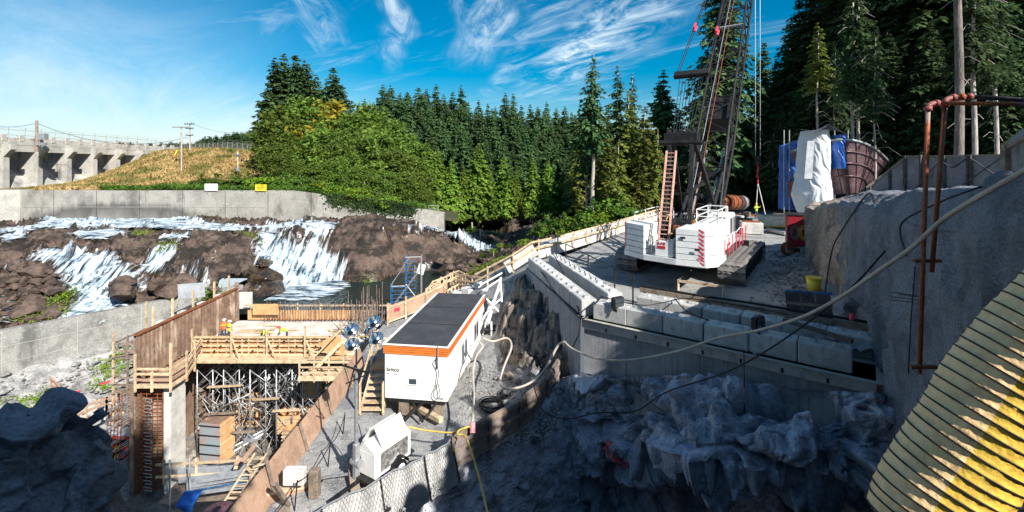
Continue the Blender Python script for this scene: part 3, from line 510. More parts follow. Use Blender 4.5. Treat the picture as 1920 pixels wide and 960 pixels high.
# --- excavated slope and pit at the left
ex = [(-55,30,-16),(-46,35,-18.8),(-41.5,37.4,-19.2),(-35,46,-18.4),(-31,52,-17.5),(-60,20,-16),(-37,40,-20),(-33.5,40,-21.2),(-30,40,-22.4),(-37,37,-20.8),(-30,36,-22.6),(-27,38,-23.4),(-27,33,-23.6),(-22,36,-23.8),(-15,36,-23.8),(-10,30,-23.8),(-10,44,-23.8),(-22,46,-23.8),(-30,30,-23.2),(-35,30,-21.8),(-30,20,-23.4),(-20,15,-23.6),(-10,15,-23.6),(-45,15,-18),(-55,52,-17)]
ze = rbf(ex); X, Y = mg(-60, -7, 160, 12, 52, 130); Z = ze(X, Y); a, b_, c = worley(X*.9, Y*.9, 0*X, 4)
Z = Z+.35*fbm(X*.4, Y*.4, 0, 5, 1)*(1+.0*X)+np.where(X < -24, .45, .12)*facet(X*.7, Y*.9, 0, 6, 1.6, .12, .4)
em = facemean((fbm(X*.1+3, Y*.1, 0, 3, 2) > -.6) & (X < -26.5)) > .5
M['gunite'] = layer(layer(mat('gunite', (.36, .35, .335), var=.3, scale=.6, bump=1, bscale=7, col2=(.20, .20, .195)), (.09, .085, .08), .4, .54, .66, seed=3, amt=.8), (.13, .16, .03), .5, .66, .72, seed=11, amt=.7)
grid('excavated_slope', X, Y, Z, ['pit_floor', 'gunite'], facemean(X*(64-37.5)/(-33+46) > -999) > 0, True, em.astype(int))
# --- concrete wall between river and pit
mb = MB(); A, B = Vector((-50, 33, 0)), Vector((-31.6, 55, 0)); d = (B-A).normalized(); nrm = Vector((d.y, -d.x, 0)); ln = (B-A).length
m = frame((A.x, A.y, -14.6), (B.x, B.y, -14.6)); mb.box((ln/2, 0, -3), (ln, .6, 6), m)
rw = empty('retaining_wall', (A.x, A.y, -20), label='long pale concrete wall between the cascades and the excavation on the left', cat='wall')
M['bank_wall'] = layer(layer(mat('bank_wall_concrete', (.27, .265, .25), var=.2, scale=.8, bump=.3, bscale=7, col2=(.19, .19, .18)), (.09, .09, .085), .5, .55, .68, (1, 1, .4), 2, .8), (.45, .44, .42), 1.5, .62, .67, (1, 1, 2), 9, .7); under(mb.build('wall_panel', 'bank_wall'), rw)
for i in range(1, 6):
    k = MB(); k.box((ln*i/6, -.31, -3), (.04, .03, 5.9), m); under(k.build('joint', 'concrete'), rw)
for zz in (-1.4, -2.8):
    k = MB(); k.box((ln/2, -.31, zz), (ln-.2, .03, .035), m); under(k.build('lift_line', 'concrete'), rw)
# --- road beside the trailer
rp = [(-8.8,13,-12.3),(-6,13,-12.3),(-8.7,18,-12.2),(-6,15.3,-12.3),(-8.7,22,-12.1),(-5,18.5,-12.15),(-3,22,-12.1),(0,20.5,-12.0),(1.2,21.6,-11.6),(-8.8,30,-12),(-9.4,35,-12),(-4.5,36,-10.7),(-2.3,34,-9.6),(0,32,-8.2),(1.3,32,-7.3),(-1,30,-10.6),(-5,28,-12),(-2,27,-11.9),(1.0,30.0,-8.6),(1.9,27,-8.2),(.6,28,-9.1),(1.2,25.4,-9.6),(2.4,24.5,-8.8),(-.3,26.2,-11.4),(2.6,22.4,-10.3),(-.6,23.5,-11.9),(3,36,-7.3),(2,40,-8),(-6,38,-11.5),(-10,38,-12.5),(3.4,28,-7.6)]
zrd = rbf(rp); X, Y = mg(-9.4, 3.4, 150, 12, 38, 280); Z = zrd(X, Y)
md = inpoly(X, Y, [(-.9,29.5),(.2,31.2),(1.1,31.3),(3.6,21.8),(2.2,22.4),(.2,24.6),(-.6,26.8)])
ms = md.astype(float)
for _ in range(12): ms[1:-1, 1:-1] = (ms[:-2, 1:-1]+ms[2:, 1:-1]+ms[1:-1, :-2]+ms[1:-1, 2:])/4
a, b_, c = worley(X*1.0, Y*1.0, Z, 6); Z = Z+ms*(.9*facet(X*.8, Y*.7, Z*.8, 6, 1.7, .1, .4)+.4*facet(X*2, Y*2, Z*2, 16, 1.7, .12, .4)+.4*fbm(X*.8, Y*.8, Z, 5, 3)+.5)+.03*fbm(X*3, Y*3, 0, 4, 8)
sd = (X*(22.6-15.2)-(Y-15.2)*(2.3+6.2)-(-6.2)*(22.6-15.2))           # > 0 : pit side of the barrier
grid('access_road', X, Y, Z, ['road', 'mound'], facemean(sd) < 2.2, True, (facemean(ms) > .35).astype(int))
# road's left bank down into the excavation
def loft(name, cols, rows, mats, disp, kind='structure', blur=0, fine=0, mif=None):
    """cols: list of row-lists of points; resampled on a fine grid and displaced by disp(X, Y, Z, normal, u, v)"""
    nu, nv = rows; C = np.array(cols, float); cu = np.linspace(0, C.shape[0]-1, nu); cv = np.linspace(0, C.shape[1]-1, nv)
    def res(A, t, ax):
        i = np.clip(np.floor(t).astype(int), 0, A.shape[ax]-2); f = t-i; a0 = np.take(A, i, ax); a1 = np.take(A, i+1, ax); sh = [1]*A.ndim; sh[ax] = -1; f = f.reshape(sh); f = f*f*(3-2*f)*.5+f*.5
        return a0*(1-f)+a1*f
    S = res(res(C, cu, 0), cv, 1)
    du = np.gradient(S, axis=0); dv = np.gradient(S, axis=1); nn = np.cross(du, dv); nn /= np.linalg.norm(nn, axis=2)[:, :, None]+1e-9
    U, V = np.meshgrid(cu, cv, indexing='ij'); D = disp(S[..., 0], S[..., 1], S[..., 2], U, V); 
    for _ in range(blur): D[1:-1, 1:-1] = (D[:-2, 1:-1]+D[2:, 1:-1]+D[1:-1, :-2]+D[1:-1, 2:]+D[1:-1, 1:-1]*2)/6
    
    if fine: D = D+fine*fbm(S[..., 0]*3.2, S[..., 1]*3.2, S[..., 2]*3.2, 5, 77, .62)
    if fine > .1: D = D+.13*facet(S[..., 0]*2.4, S[..., 1]*2.4, S[..., 2]*2.4, 55, 1.7, .1, .2)
    S = S+nn*D[..., None]
    return grid(name, S[..., 0], S[..., 1], S[..., 2], mats, kind=kind, mi=None if mif is None else (facemean(mif(S[..., 0], S[..., 1], S[..., 2], U, V)) > .5).astype(int))
sh = lambda X, Y, Z, U, V: .28*fbm(X*.5, Y*.5, Z*.5, 5, 3)+.12*fbm(X*1.6, Y*1.6, Z*1.6, 4, 9)
cols = [[(-9.0-.1*k-.9*j, yy, zt+(-23.9-zt)*j/3) for j in range(4)] for k, (yy, zt) in enumerate([(9, -12.4), (14, -12.3), (20, -12.2), (27, -12.1), (34, -12), (38, -12.1)])]
cols = [[(-7.9, c[0][1], c[0][2])]+c for c in cols]
loft('road_bank', cols, (120, 50), 'shotcrete', lambda X, Y, Z, U, V: np.where(V < 1.1, 0, 1)*(.4*fbm(X*.5, Y*.5, Z*.5, 5, 3)))
cols = [[(x, 38.4, -12.1-k*0), (x, 37.6, -12.3), (x, 37.4, -18), (x, 37.2, -24)] for k, x in enumerate((-11, -9, -7, 1, 3))]
# --- crane pad
pad = [(2, 20, -7.1), (14, 22, -7.05), (20, 40, -7.05), (12, 47, -7.2), (30, 60, -7.5), (22, 34, -6.9), (45, 75, -7.3), (25, 80, -8), (17.5, 27, -6.8)]
zp = rbf(pad); X, Y = mg(1, 46, 230, 16.5, 76, 300)
Z = zp(X, Y)+.07*fbm(X*.5, Y*.5, 0, 4, 2)+.03*fbm(X*3, Y*3, 0, 3, 5)
wx = 11.4+.561*(Y-15.7); Z = Z+np.clip((X-(wx-2.2))/2.2, 0, 1)*.5*np.clip(1+fbm(X, Y, 0, 4, 7), 0, 2)*(Y < 34)
keep = ((X-1.35)*16-(Y-30.6)*9.65 > 0) & (X > 4.3-.24*(Y-21.8)) & ((X-4.9)*6.0+(Y-22.2)*8.4 > -.3)
grid('crane_pad', X, Y, Z, 'gravel', facemean(keep) > .6)
x, y = mg(1.3, 5.6, 30, 20, 34, 60); 
# floor strip between the two rows of blocks, and inside the wing wall
mb = MB(); mb.v += [(3.2, 21.1, -7.16), (13.2, 13.9, -7.16), (15.2, 16.2, -7.16), (5.0, 23.0, -7.16)]; mb.f.append((0, 1, 2, 3)); mb.mi.append(0)
mb.add([(3.2, 21.1, -7.165), (5.1, 23, -7.165), (3.2, 32.2, -7.165), (1.0, 31.5, -7.165)], [(0, 1, 2, 3)])
o = mb.build('block_footing', 'concrete'); o['kind'] = 'structure'
# --- right rock wall, bench above it
C = [((19.6,31.6),(20.1,32.2),-7.2,-3.0),((18.9,30),(19.2,29.8),-7.2,-2.9),((16,23.4),(16.3,23.3),-7.3,-2.0),((13.4,18.4),(13.9,18.2),-7.8,-1.5),((12.0,15.9),(12.7,15.9),-12,-1.2),((10.2,12.6),(11.0,12.4),-17,-.85),((8.4,8.8),(9.2,8.6),-17,-.35),((7.7,5.4),(8.5,5.0),-17,-.6),((6.6,.8),(7.2,.4),-17,-1.6),((0,.8),(0,.6),-17,-1.62),((-5,.8),(-5,.5),-17,-1.65),((-12,2),(-12,1.5),-17,-1.7),((-22,3),(-22,2.5),-17,-1.7)]
out_ = [((31,36),-2.2),((27,31.5),-1.7),((24.5,26.5),-1.6),((24,22),-1.5),((22,16),-1.0),((19,11),-.5),((15,6.5),-.6),((10,2),-1.6),((6,-3),-1.9),((0,-6),-1.6),((-6,-6),-1.6),((-14,-4),-1.7),((-24,-2),-1.7)]
far_ = [((60,60),-3),((60,45),-2),((60,34),-1),((60,26),-.5),((60,14),0),((60,0),-1),((60,-20),-2),((40,-40),-2),((10,-60),-1),((0,-60),-1.6),((-10,-60),-1.6),((-30,-60),-1.7),((-60,-60),-1.7)]
cols = []
for (b_, t_, zb, zt), (o_, zo), (f_, zf) in zip(C, out_, far_):
    col = [(b_[0], b_[1], zb)]+[(b_[0]+(t_[0]-b_[0])*k, b_[1]+(t_[1]-b_[1])*k, zb+(zt-zb)*k) for k in (.33, .66, .94)]
    dx, dy = o_[0]-t_[0], o_[1]-t_[1]
    col += [(t_[0]+dx*.06, t_[1]+dy*.06, zt+.0*(zo-zt)), (t_[0]+dx*.45, t_[1]+dy*.45, zt+.55*(zo-zt)), (o_[0], o_[1], zo), (f_[0], f_[1], zf)]
    cols.append(col)
def dw(X, Y, Z, U, V):
    r = np.sqrt(X*X+Y*Y); k = np.clip((r-2)/5, .1, 1)*np.clip(7-V, 0, 1)
    return -k*(.45*fbm(X*.32, Y*.32, Z*.22, 5, 3)+.16*fbm(X*1.3, Y*1.3, Z*1.0, 5, 9)+.30*np.clip(3.6-V, 0, 1)*facet(X*.4, Y*.4, Z*.22, 12, 1.3, .06, .3))
M['tan_concrete'] = layer(layer(mat('tan_concrete', (.33, .28, .23), var=.3, scale=.9, bump=1, bscale=9, col2=(.20, .165, .14)), (.10, .085, .08), .9, .5, .64, (1, 1, .3), 4, .8), (.46, .42, .37), 1.3, .6, .72, (1, 1, .5), 2, .6)
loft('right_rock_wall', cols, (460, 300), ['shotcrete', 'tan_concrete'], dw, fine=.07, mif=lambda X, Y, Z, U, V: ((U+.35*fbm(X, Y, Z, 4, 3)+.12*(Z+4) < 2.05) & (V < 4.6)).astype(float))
# --- pit face under the block wall, round to the barrier
Wa, Wb = Vector((3.1, 21.2, 0)), Vector((12.2, 14.7, 0))
cols = []; us = np.linspace(1.0, 0, 15)
tops = [(0, -9.85), (.12, -9.6), (.3, -9.15), (.4, -8.75), (.55, -8.5), (.68, -8.3), (.85, -8.0), (1, -7.6)]
for u in us:
    p = Wa.lerp(Wb, float(u)); zt = float(np.interp(u, [a for a, b in tops], [b for a, b in tops])); n_ = Vector((-.581, -.814, 0))
    B = float(np.interp(u, [0, .15, .3, .42, .6, .8, .92, 1], [.15, .25, .9, 1.9, 1.7, 1.4, .9, .2])); Rr = float(np.interp(u, [0, .12, .25, .35, .8, .95, 1], [0, .1, .9, 2.6, 2.8, .9, 0]))
    col = []
    for d_, e_ in ((0, .0), (.15, .12), (.7, .55*B), (1.3, .95*B), (2.0, 1.1*B), (2.7, .85*B), (3.3, .15*B-.3*Rr), (4.2, -.9*Rr), (5.6, -1.1*Rr), (7.5, -.8*Rr), (10, -.3*Rr)):
        q = p+n_*e_; col.append((q.x, q.y, zt+.25-d_))
    cols.append(col)
for x, y, zt, lean in ((2.75, 21.3, -9.9, .2), (2.3, 21.9, -10.4, .5), (1.2, 21.5, -11.6, .6), (0, 20.6, -12.1, .7), (-1.5, 19.3, -12.2, .8), (-3.2, 17.9, -12.3, .9), (-5, 16.3, -12.4, .9), (-7, 14.6, -12.4, .7), (-9, 12.8, -12.5, .4), (-9.3, 9, -12.5, .3)):
    n_ = Vector((.66, -.75, 0)); cols.append([(x+n_.x*e_*lean, y+n_.y*e_*lean, zt+.1-d_) for d_, e_ in ((0, -.35), (.15, .0), (.7, .25), (1.3, .5), (2, .85), (2.7, 1.1), (3.3, 1.3), (4.2, 1.6), (5.6, 2), (7.5, 2.4), (10, 2.8))])
def dp(X, Y, Z, U, V):
    inw = np.clip(1-(U-13)/2, 0, 1); hang = inw*np.clip(V/1.5, 0, 1)
    a, b_, c = worley(X*.75, Y*.75, Z*.75, 12); a2, b2, c2 = worley(X*1.7+.3*fbm(X, Y, Z, 3, 2), Y*1.7, Z*1.7, 19)
    rg = 1-np.abs(fbm(X*.9, Y*.9, Z*.7, 4, 33))*2
    return hang*(1.35*facet(X*.50+.5*fbm(X*.5, Y*.5, Z*.5, 3, 3), Y*.62, Z*.7, 12, 1.5, .10, .3)+.5*facet(X*1.3+.3*fbm(X, Y, Z, 3, 2), Y*1.6, Z*1.6, 19, 1.8, .12, .3)+.22*rg)+(.25+.3*inw*hang)*fbm(X*.8, Y*.8, Z*.7, 5, 3)+.10*fbm(X*2.4, Y*2.4, Z*2.4, 5, 9)+(1-inw)*(.45*fbm(X*.5, Y*.5, Z*.35, 4, 14)-.35*np.clip(.12-(b_-a), 0, 1)*2)
loft('pit_rock_face', cols, (500, 330), 'shotcrete_rock', dp, blur=5, fine=.17)
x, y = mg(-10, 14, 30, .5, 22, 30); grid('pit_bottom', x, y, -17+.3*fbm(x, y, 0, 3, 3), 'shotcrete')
# --- dark rock shoulder in the lower left foreground
ridge = [P(-170,830,9.6), P(-70,795,10.0), P(-10,798,10.3), P(45,808,10.4), P(88,798,10.8), P(130,818,11.2), P(168,842,11.3), P(192,872,11.2), P(207,915,11.1), P(216,990,11.0), P(220,1150,10.9)]
cols = []
for i, p in enumerate(ridge):
    t_ = i/10; dirv = Vector((.55+.2*t_, -1, 0)).normalized()
    col = [tuple(p+Vector((-.9, 1.2, -8))), tuple(p+Vector((-.5, .9, -2.2))), tuple(p+Vector((-.1, .35, -.15))), tuple(p)]
    for dd, zz in ((.35, .12), (.8, .5), (1.2, 1.3), (1.6, 2.3), (1.9, 3.6), (2.4, 5.5), (3, 8)): q = p+dirv*dd*(1-.35*t_); col.append((q.x, q.y, p.z-zz))
    cols.append(col)
def dl(X, Y, Z, U, V):
    a, b_, c = worley(X*.42, Y*.42, Z*.36, 5); a2, b2, c2 = worley(X*1.1, Y*1.1, Z*1.8, 15)
    k = np.clip((V-1.2)/1.5, 0, 1)
    return k*(-.25+.6*facet(X*.42, Y*.42, Z*.36, 5, 1.5, .07, .3)+.35*facet(X*1.1, Y*1.1, Z*1.8, 15, 1.6, .1, .3)*(X < -9.6)+.3*fbm(X*.8, Y*.8, Z*.8, 5, 3)+.08*fbm(X*3, Y*3, Z*3, 4, 8)-.3*np.clip(.13-(b_-a), 0, 1)*2)
M['shoulder'] = layer(layer(mat('shoulder_rock', (.19, .20, .235), var=.3, scale=.8, bump=1, bscale=12, col2=(.11, .115, .135)), (.09, .07, .06), .5, .5, .6, seed=8, amt=.8), (.26, .28, .33), .9, .55, .7, amt=.6, upward=(.1, .7))  # last layer is a paler blue-grey on up-facing sides
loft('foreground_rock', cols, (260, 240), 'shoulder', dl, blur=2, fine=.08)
# ================================================================ DAM
def part(mb, name, mats, root, smooth=False, label=None):
    """build in world coordinates, hang under a root without moving it"""
    o = mb.build(name, mats, None, smooth); o.parent = root; o.matrix_parent_inverse = root.matrix_basis.inverted()
    if label: o['label'] = label
    return o
DX = -93.0; DY = [83.0+5.9*k for k in range(-3, 8)]
dam = empty('dam', (DX, 90, -6), label='old grey concrete dam with bridge deck on slanted piers at the far left', cat='dam')
deckz = lambda y: 3.55-(y-90)*.016
k = MB(); k.add([(DX-.5, 60, deckz(60)-.9), (DX+3.2, 60, deckz(60)-.9), (DX+3.2, 60, deckz(60)-.2), (DX-.5, 60, deckz(60)-.2), (DX-.5, 130, deckz(130)-.9), (DX+3.2, 130, deckz(130)-.9), (DX+3.2, 130, deckz(130)-.2), (DX-.5, 130, deckz(130)-.2)], [(0, 1, 2, 3), (7, 6, 5, 4), (0, 4, 5, 1), (1, 5, 6, 2), (2, 6, 7, 3), (3, 7, 4, 0)]); part(k, 'deck', 'old_concrete', dam)
k = MB(); k.beam((DX+2.9, 60, deckz(60)-1.5), (DX+2.9, 126, deckz(126)-1.5), .5, 1.2); part(k, 'girder', 'old_concrete', dam)
k = MB(); k.add([(DX-2.0, 60, -.2), (DX-2.0, 128, -.2), (DX+5.2, 128, -7), (DX+5.2, 60, -7), (DX-2, 60, 2.5), (DX-2, 128, 2)], [(0, 1, 2, 3)][:0]+[(0, 3, 2, 1), (4, 0, 1, 5)]); part(k, 'spillway_face', 'old_concrete', dam)
for y in DY:
    k = MB(); z = deckz(y)-.9
    m = Matrix(((1, 0, 0, 0), (0, 0, 1, y-.5), (0, 1, 0, 0), (0, 0, 0, 1)))     # profile in x,z extruded along y
    k.prism([(DX+.5, -7), (DX+3.6, -7), (DX+3.6, z-2.2), (DX+4.9, z-.9), (DX+4.9, z), (DX-.3, z), (DX-.3, -2)][::-1], 1.0, m); part(k, 'pier', 'old_concrete', dam)
    for yy in (y-2.9, y): k = MB(); k.box((DX+3.0, yy, deckz(yy)+.35), (.55, .8, 1.15)); part(k, 'parapet_post', 'old_concrete', dam)
    k = MB(); k.beam((DX+3.0, y-3, deckz(y-3)+.1), (DX+3.0, y+2.9, deckz(y+3)+.1), .22, .6); part(k, 'parapet', 'old_concrete', dam)
# chain link fence along the dam deck and over the hill
fr = empty('chain_link_fence', (DX, 100, 3), label='grey chain link fence along the dam deck and over the hill crest', cat='fence')
pts = [(DX+1.2, 62), (DX+1.2, 118)]; fp = [(DX+1.2, y, deckz(y)-.1) for y in np.arange(62, 122, 2.95)]
crest = [(-88, 121.5, 1.6), (-80, 114, 1.6), (-73, 107, 1.6), (-66, 102, 1.6), (-60, 99, 1.7), (-55, 97.5, 1.3), (-51, 96, .4), (-47, 93, -1.6)]
for a, b in zip(crest[:-1], crest[1:]):
    for t_ in (0, .25, .5, .75): fp.append(tuple(Vector(a).lerp(Vector(b), t_)))
k = MB(); kw = MB()
for i, p in enumerate(fp):
    p = Vector(p); k = MB(); k.tube(p-Vector((0, 0, .3)), p+Vector((0, 0, 2.1)), .05, 5); k.tube(p+Vector((0, 0, 2.1)), p+Vector((.25, -.2, 2.5)), .03, 4); part(k, 'fence_post', 'steel', fr)
    if i:
        q = Vector(fp[i-1])
        for h in (.1, 1.1, 2.08): kw.tube(q+Vector((0, 0, h)), p+Vector((0, 0, h)), .03, 4)
        kw.tube(q+Vector((.25, -.2, 2.5)), p+Vector((.25, -.2, 2.5)), .015, 3)
        for t_ in np.arange(0, 1, .12):
            a = q.lerp(p, float(t_)); c = q.lerp(p, min(1, float(t_)+.24)); kw.tube(a+Vector((0, 0, .1)), c+Vector((0, 0, 2.05)), .005, 3); kw.tube(c+Vector((0, 0, .1)), a+Vector((0, 0, 2.05)), .005, 3)
o = part(kw, 'wire_mesh', 'engine_grey', fr); o['kind'] = 'stuff'
# utility poles
def pole(px, py0, py1, Y, label, arms, wood='pale_bark', r=.16):
    a, b = P(px, py0, Y), P(px, py1, Y); t_ = empty('utility_pole', b, label=label, cat='utility pole')
    k = MB(); k.tube(b-Vector((0, 0, 1)), a, r, 10, r*.7); part(k, 'pole_shaft', wood, t_)
    for dz, wd, ins in arms:
        k = MB(); k.box((a.x, a.y-.15, a.z-dz), (wd, .12, .14)); part(k, 'cross_arm', 'dark_steel' if ins else 'grey_wood', t_)
        if ins:
            for q in (-.45, -.2, .2, .45):
                k = MB(); k.tube((a.x+q*wd, a.y-.15, a.z-dz), (a.x+q*wd, a.y-.15, a.z-dz+.28), .07, 6, .04); part(k, 'insulator', 'dark_steel', t_)
    return a
pa = pole(340, 237, 328, 84, 'bare pale utility pole with one thin crossarm on the dry grass hill', [(.15, 3.0, 0)])
pb = pole(356, 230, 296, 96, 'utility pole with two dark crossarms and insulators behind the bare pole', [(.3, 2.0, 1), (1.2, 1.6, 1), (2.6, 1.5, 1)])
pc = pole(69, 226, 275, 86, 'stout grey timber pole standing on the dam deck', [], 'grey_wood', .28)
k = MB(); k.box(tuple(P(81, 256, 86)), (1.2, .8, 1.1)); k.box(tuple(P(78, 270, 86)), (1.6, .6, .5)); tag(k.build('gate_winch', 'steel'), 'grey metal control box beside the timber pole on the dam deck', 'control box')
def wire(a, b, sag, r, name, label, n=18, mt='dark_steel'):
    a, b = Vector(a), Vector(b); k = MB(); k.path([a.lerp(b, i/n)-Vector((0, 0, sag*4*(i/n)*(1-i/n))) for i in range(n+1)], r, 5)
    o = k.build(name, mt, smooth=True); return tag(o, label, 'cable')
wire(P(-60, 228, 80), P(69, 231, 86), .8, .045, 'power_line', 'dark overhead wire running left from the timber pole', mt='blue')
wire(P(69, 231, 86), P(352, 257, 96), 2.5, .04, 'power_line', 'long dark overhead wire sagging from the timber pole over the dam to the hill pole')
wire(pb, P(470, 243, 150), 1.5, .03, 'power_line', 'thin pale overhead wire running right from the hill pole towards the trees', mt='steel')
# signs and gauge on the wall
for px, py, w_, h_, mt, lb in ((396, 351, 24, 13, 'white', 'blank white sign board on top of the long grey wall'), (489, 352, 21, 12, 'sign_yellow', 'yellow warning sign board on top of the long grey wall')):
    c = P(px, py, 70.2); s_ = 70.2/F; t_ = empty('sign_board', (c.x, c.y, -4.6), label=lb, cat='sign')
    k = MB(); k.box(c, (w_*s_, .06, h_*s_)); part(k, 'board', mt, t_)
    k = MB()
    for q in (-.35, .35): k.box((c.x+q*w_*s_, c.y+.12, -4.5), (.07, .07, 1.0))
    part(k, 'leg', 'steel', t_)
    if mt == 'sign_yellow':
        k = MB()
        for i, wd in enumerate((.62, .82, .78, .5)): k.box((c.x, c.y-.04, c.z+.30-.17*i), (wd*w_*s_, .02, .06))
        part(k, 'lettering', 'dark_steel', t_)
t_ = empty('river_gauge', P(446, 330, 84), label='white post with two small instrument boxes on the dry slope', cat='gauge')
k = MB(); k.tube(P(446, 325, 84), P(446, 284, 84), .05, 6); part(k, 'post', 'white', t_)
k = MB(); k.box(P(446, 318, 83.8), (.6, .3, .7)); part(k, 'instrument_box', 'steel', t_)
k = MB(); k.box(P(445, 291, 83.8), (.7, .1, .25)); part(k, 'plate', 'blue', t_)
t_ = empty('sluice_marker', P(330, 322, 80)); tag(t_, 'small yellow marker bar lying in the grass left of the bare pole', 'marker'); k = MB(); k.beam(P(328, 291, 88), P(333, 281, 88), .18); part(k, 'bar', 'yellow', t_)
# ================================================================ LOCK BLOCKS
def blockmesh():
    k = MB(); k.cbox((0, 0, .37), (1.515, .76, .74), .035)
    for x in (-.38, .38):
        a, b, h = .17, .10, .085; z = .735
        k.add([(x-a, -a, z), (x+a, -a, z), (x+a, a, z), (x-a, a, z), (x-b, -b, z+h), (x+b, -b, z+h), (x+b, b, z+h), (x-b, b, z+h)], [(4, 5, 6, 7), (0, 1, 5, 4), (1, 2, 6, 5), (2, 3, 7, 6), (3, 0, 4, 7)])
    return k.mesh('concrete_block', 'block')
BM = blockmesh(); bang = math.atan2(-6.0, 8.4)
def blocks(p0, p1, n, z, labels, group):
    p0, p1 = Vector(p0), Vector(p1); a = math.atan2(p1.y-p0.y, p1.x-p0.x)
    for i in range(n):
        c = p0.lerp(p1, (i+.5)/n); o = meshobj('concrete_block', BM, None, (c.x+random.uniform(-.02, .02), c.y+random.uniform(-.03, .03), z), (0, 0, a+random.uniform(-.012, .012)), ((p1-p0).length/n/1.515*.985, 1, 1))
        tag(o, labels[i], 'concrete block', group)
ordn = ['first', 'second', 'third', 'fourth', 'fifth', 'sixth', 'seventh', 'eighth']
n_ = Vector((-.581, -.814)); d_ = Vector((.814, -.581))
f0 = Vector((3.55, 21.2)); ff = lambda s, b: (f0+d_*s-n_*b)
A, B = ff(.1, .40), ff(9.6, .40)
fl = ['pale block with a black flood lamp on its corner, left end of the front row', 'second pale block from the left in the front row above the grey wall', 'third pale block from the left in the front row above the grey wall', 'fourth block of the front row with a cream hose crossing it', 'fifth block of the front row with a black lamp standing on it', 'shaded dark block at the right end of the front row by the rock wall']
blocks((*A, 0), (*B, 0), 6, -7.155, fl, 'concrete blocks in the front row above the pit')
A, B = ff(1.35, 2.45), ff(10.3, 2.25)
blocks((*A, 0), (*B, 0), 6, -7.155, [f'{ordn[i]} block from the left in the back row beside the crane pad' for i in range(5)]+['dark shaded block at the right end of the back row under the planks'], 'concrete blocks in the back row by the crane pad')
wa, wb = Vector((3.55, 21.55, 0)), Vector((1.45, 30.9, 0))
blocks(wa, wb, 6, -7.155, ['sunlit studded block nearest the corner in the outer wing row']+[f'{ordn[i]} studded block from the corner in the outer wing row' for i in range(1, 5)]+['studded block at the far end of the outer wing row by the road'], 'studded concrete blocks in the outer wing row')
wa, wb = Vector((5.0, 22.6, 0)), Vector((2.85, 32.0, 0))
blocks(wa, wb, 6, -7.155, ['sunlit studded block nearest the corner in the inner wing row']+[f'{ordn[i]} studded block from the corner in the inner wing row' for i in range(1, 5)]+['studded block at the far end of the inner wing row by the road'], 'studded concrete blocks in the inner wing row')
# concrete walls below them
t_ = empty('pit_wall', (3.1, 21.2, -10), label='cast concrete wall with a projecting ledge under the front row of blocks', cat='wall')
k = MB(); a = ff(-.38, -.10); b = ff(10.2, -.10)
k.add([(a.x, a.y, -7.16), (b.x, b.y, -7.16), (b.x+.9, b.y+1.2, -7.16), (a.x+.9, a.y+1.2, -7.16), (a.x, a.y, -7.62), (b.x, b.y, -7.62), (b.x+.9, b.y+1.2, -7.62), (a.x+.9, a.y+1.2, -7.62)], [(0, 1, 2, 3), (4, 7, 6, 5), (0, 4, 5, 1), (0, 3, 7, 4), (1, 5, 6, 2)]); part(k, 'ledge', 'block', t_)
k = MB(); a = ff(-.33, .02); b = ff(10.4, .10)
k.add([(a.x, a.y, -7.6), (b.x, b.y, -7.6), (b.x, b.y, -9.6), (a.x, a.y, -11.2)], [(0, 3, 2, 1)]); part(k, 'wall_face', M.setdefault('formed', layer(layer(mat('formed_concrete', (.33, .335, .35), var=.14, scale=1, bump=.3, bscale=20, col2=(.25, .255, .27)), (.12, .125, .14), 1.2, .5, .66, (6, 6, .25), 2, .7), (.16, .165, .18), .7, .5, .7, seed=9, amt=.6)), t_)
for i in range(7):
    q = ff(.8+i*1.35, -.09); k = MB(); k.box((q.x, q.y, -7.5), (.09, .06, .16), ); part(k, 'tie_hole', 'black', t_)
t_ = empty('wing_wall', (3.1, 21.2, -10), label='cast concrete wing wall under the studded blocks beside the rock mound', cat='wall')
a = Vector((3.1, 21.25)); b = Vector((.92, 31.2))
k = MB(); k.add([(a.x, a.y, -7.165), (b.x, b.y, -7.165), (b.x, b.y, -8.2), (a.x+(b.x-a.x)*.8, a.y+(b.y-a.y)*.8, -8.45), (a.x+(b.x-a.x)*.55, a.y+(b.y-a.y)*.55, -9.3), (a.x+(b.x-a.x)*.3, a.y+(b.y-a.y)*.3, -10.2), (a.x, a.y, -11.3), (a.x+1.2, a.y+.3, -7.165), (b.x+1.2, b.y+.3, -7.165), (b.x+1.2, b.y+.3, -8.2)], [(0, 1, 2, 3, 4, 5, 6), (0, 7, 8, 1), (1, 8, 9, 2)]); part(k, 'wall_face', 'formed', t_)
k = MB(); q = a.lerp(b, .80); k.box((q.x-.02, q.y, -8.0), (.06, .25, .55)); part(k, 'weep_hole', 'black', t_)
# pipe rail along the inner wing row and the board edge along the back row
t_ = empty('guard_rail', (4.5, 23, -7), label='dark pipe handrail stepping down along the inner studded blocks', cat='handrail')
rp_ = [(3.2, 31.0), (4.1, 27.4), (4.9, 24.0), (5.5, 22.7)]; k = MB()
k.path([(x+.35, y, -5.55+.0*i) for i, (x, y) in enumerate(rp_)], .035, 6); part(k, 'top_rail', 'dark_steel', t_)
for x, y in rp_: k = MB(); k.tube((x+.35, y, -7.1), (x+.35, y, -5.55), .04, 6); part(k, 'post', 'dark_steel', t_)
t_ = empty('edge_board', (8, 21, -7), label='long dark timber edge board laid along the back row of blocks', cat='board')
k = MB(); a = ff(1.2, 3.0); b = ff(10.6, 2.9); k.beam((a.x, a.y, -6.32), (b.x, b.y, -6.32), .12, .2); part(k, 'board', 'grey_wood', t_)
k = MB(); k.path([(a.x, a.y, -6.12), (a.x+2, a.y-1.4, -6.17), (a.x+4, a.y-2.8, -6.14), (b.x, b.y, -6.12)], .06, 6); part(k, 'black_pipe', 'black', t_)
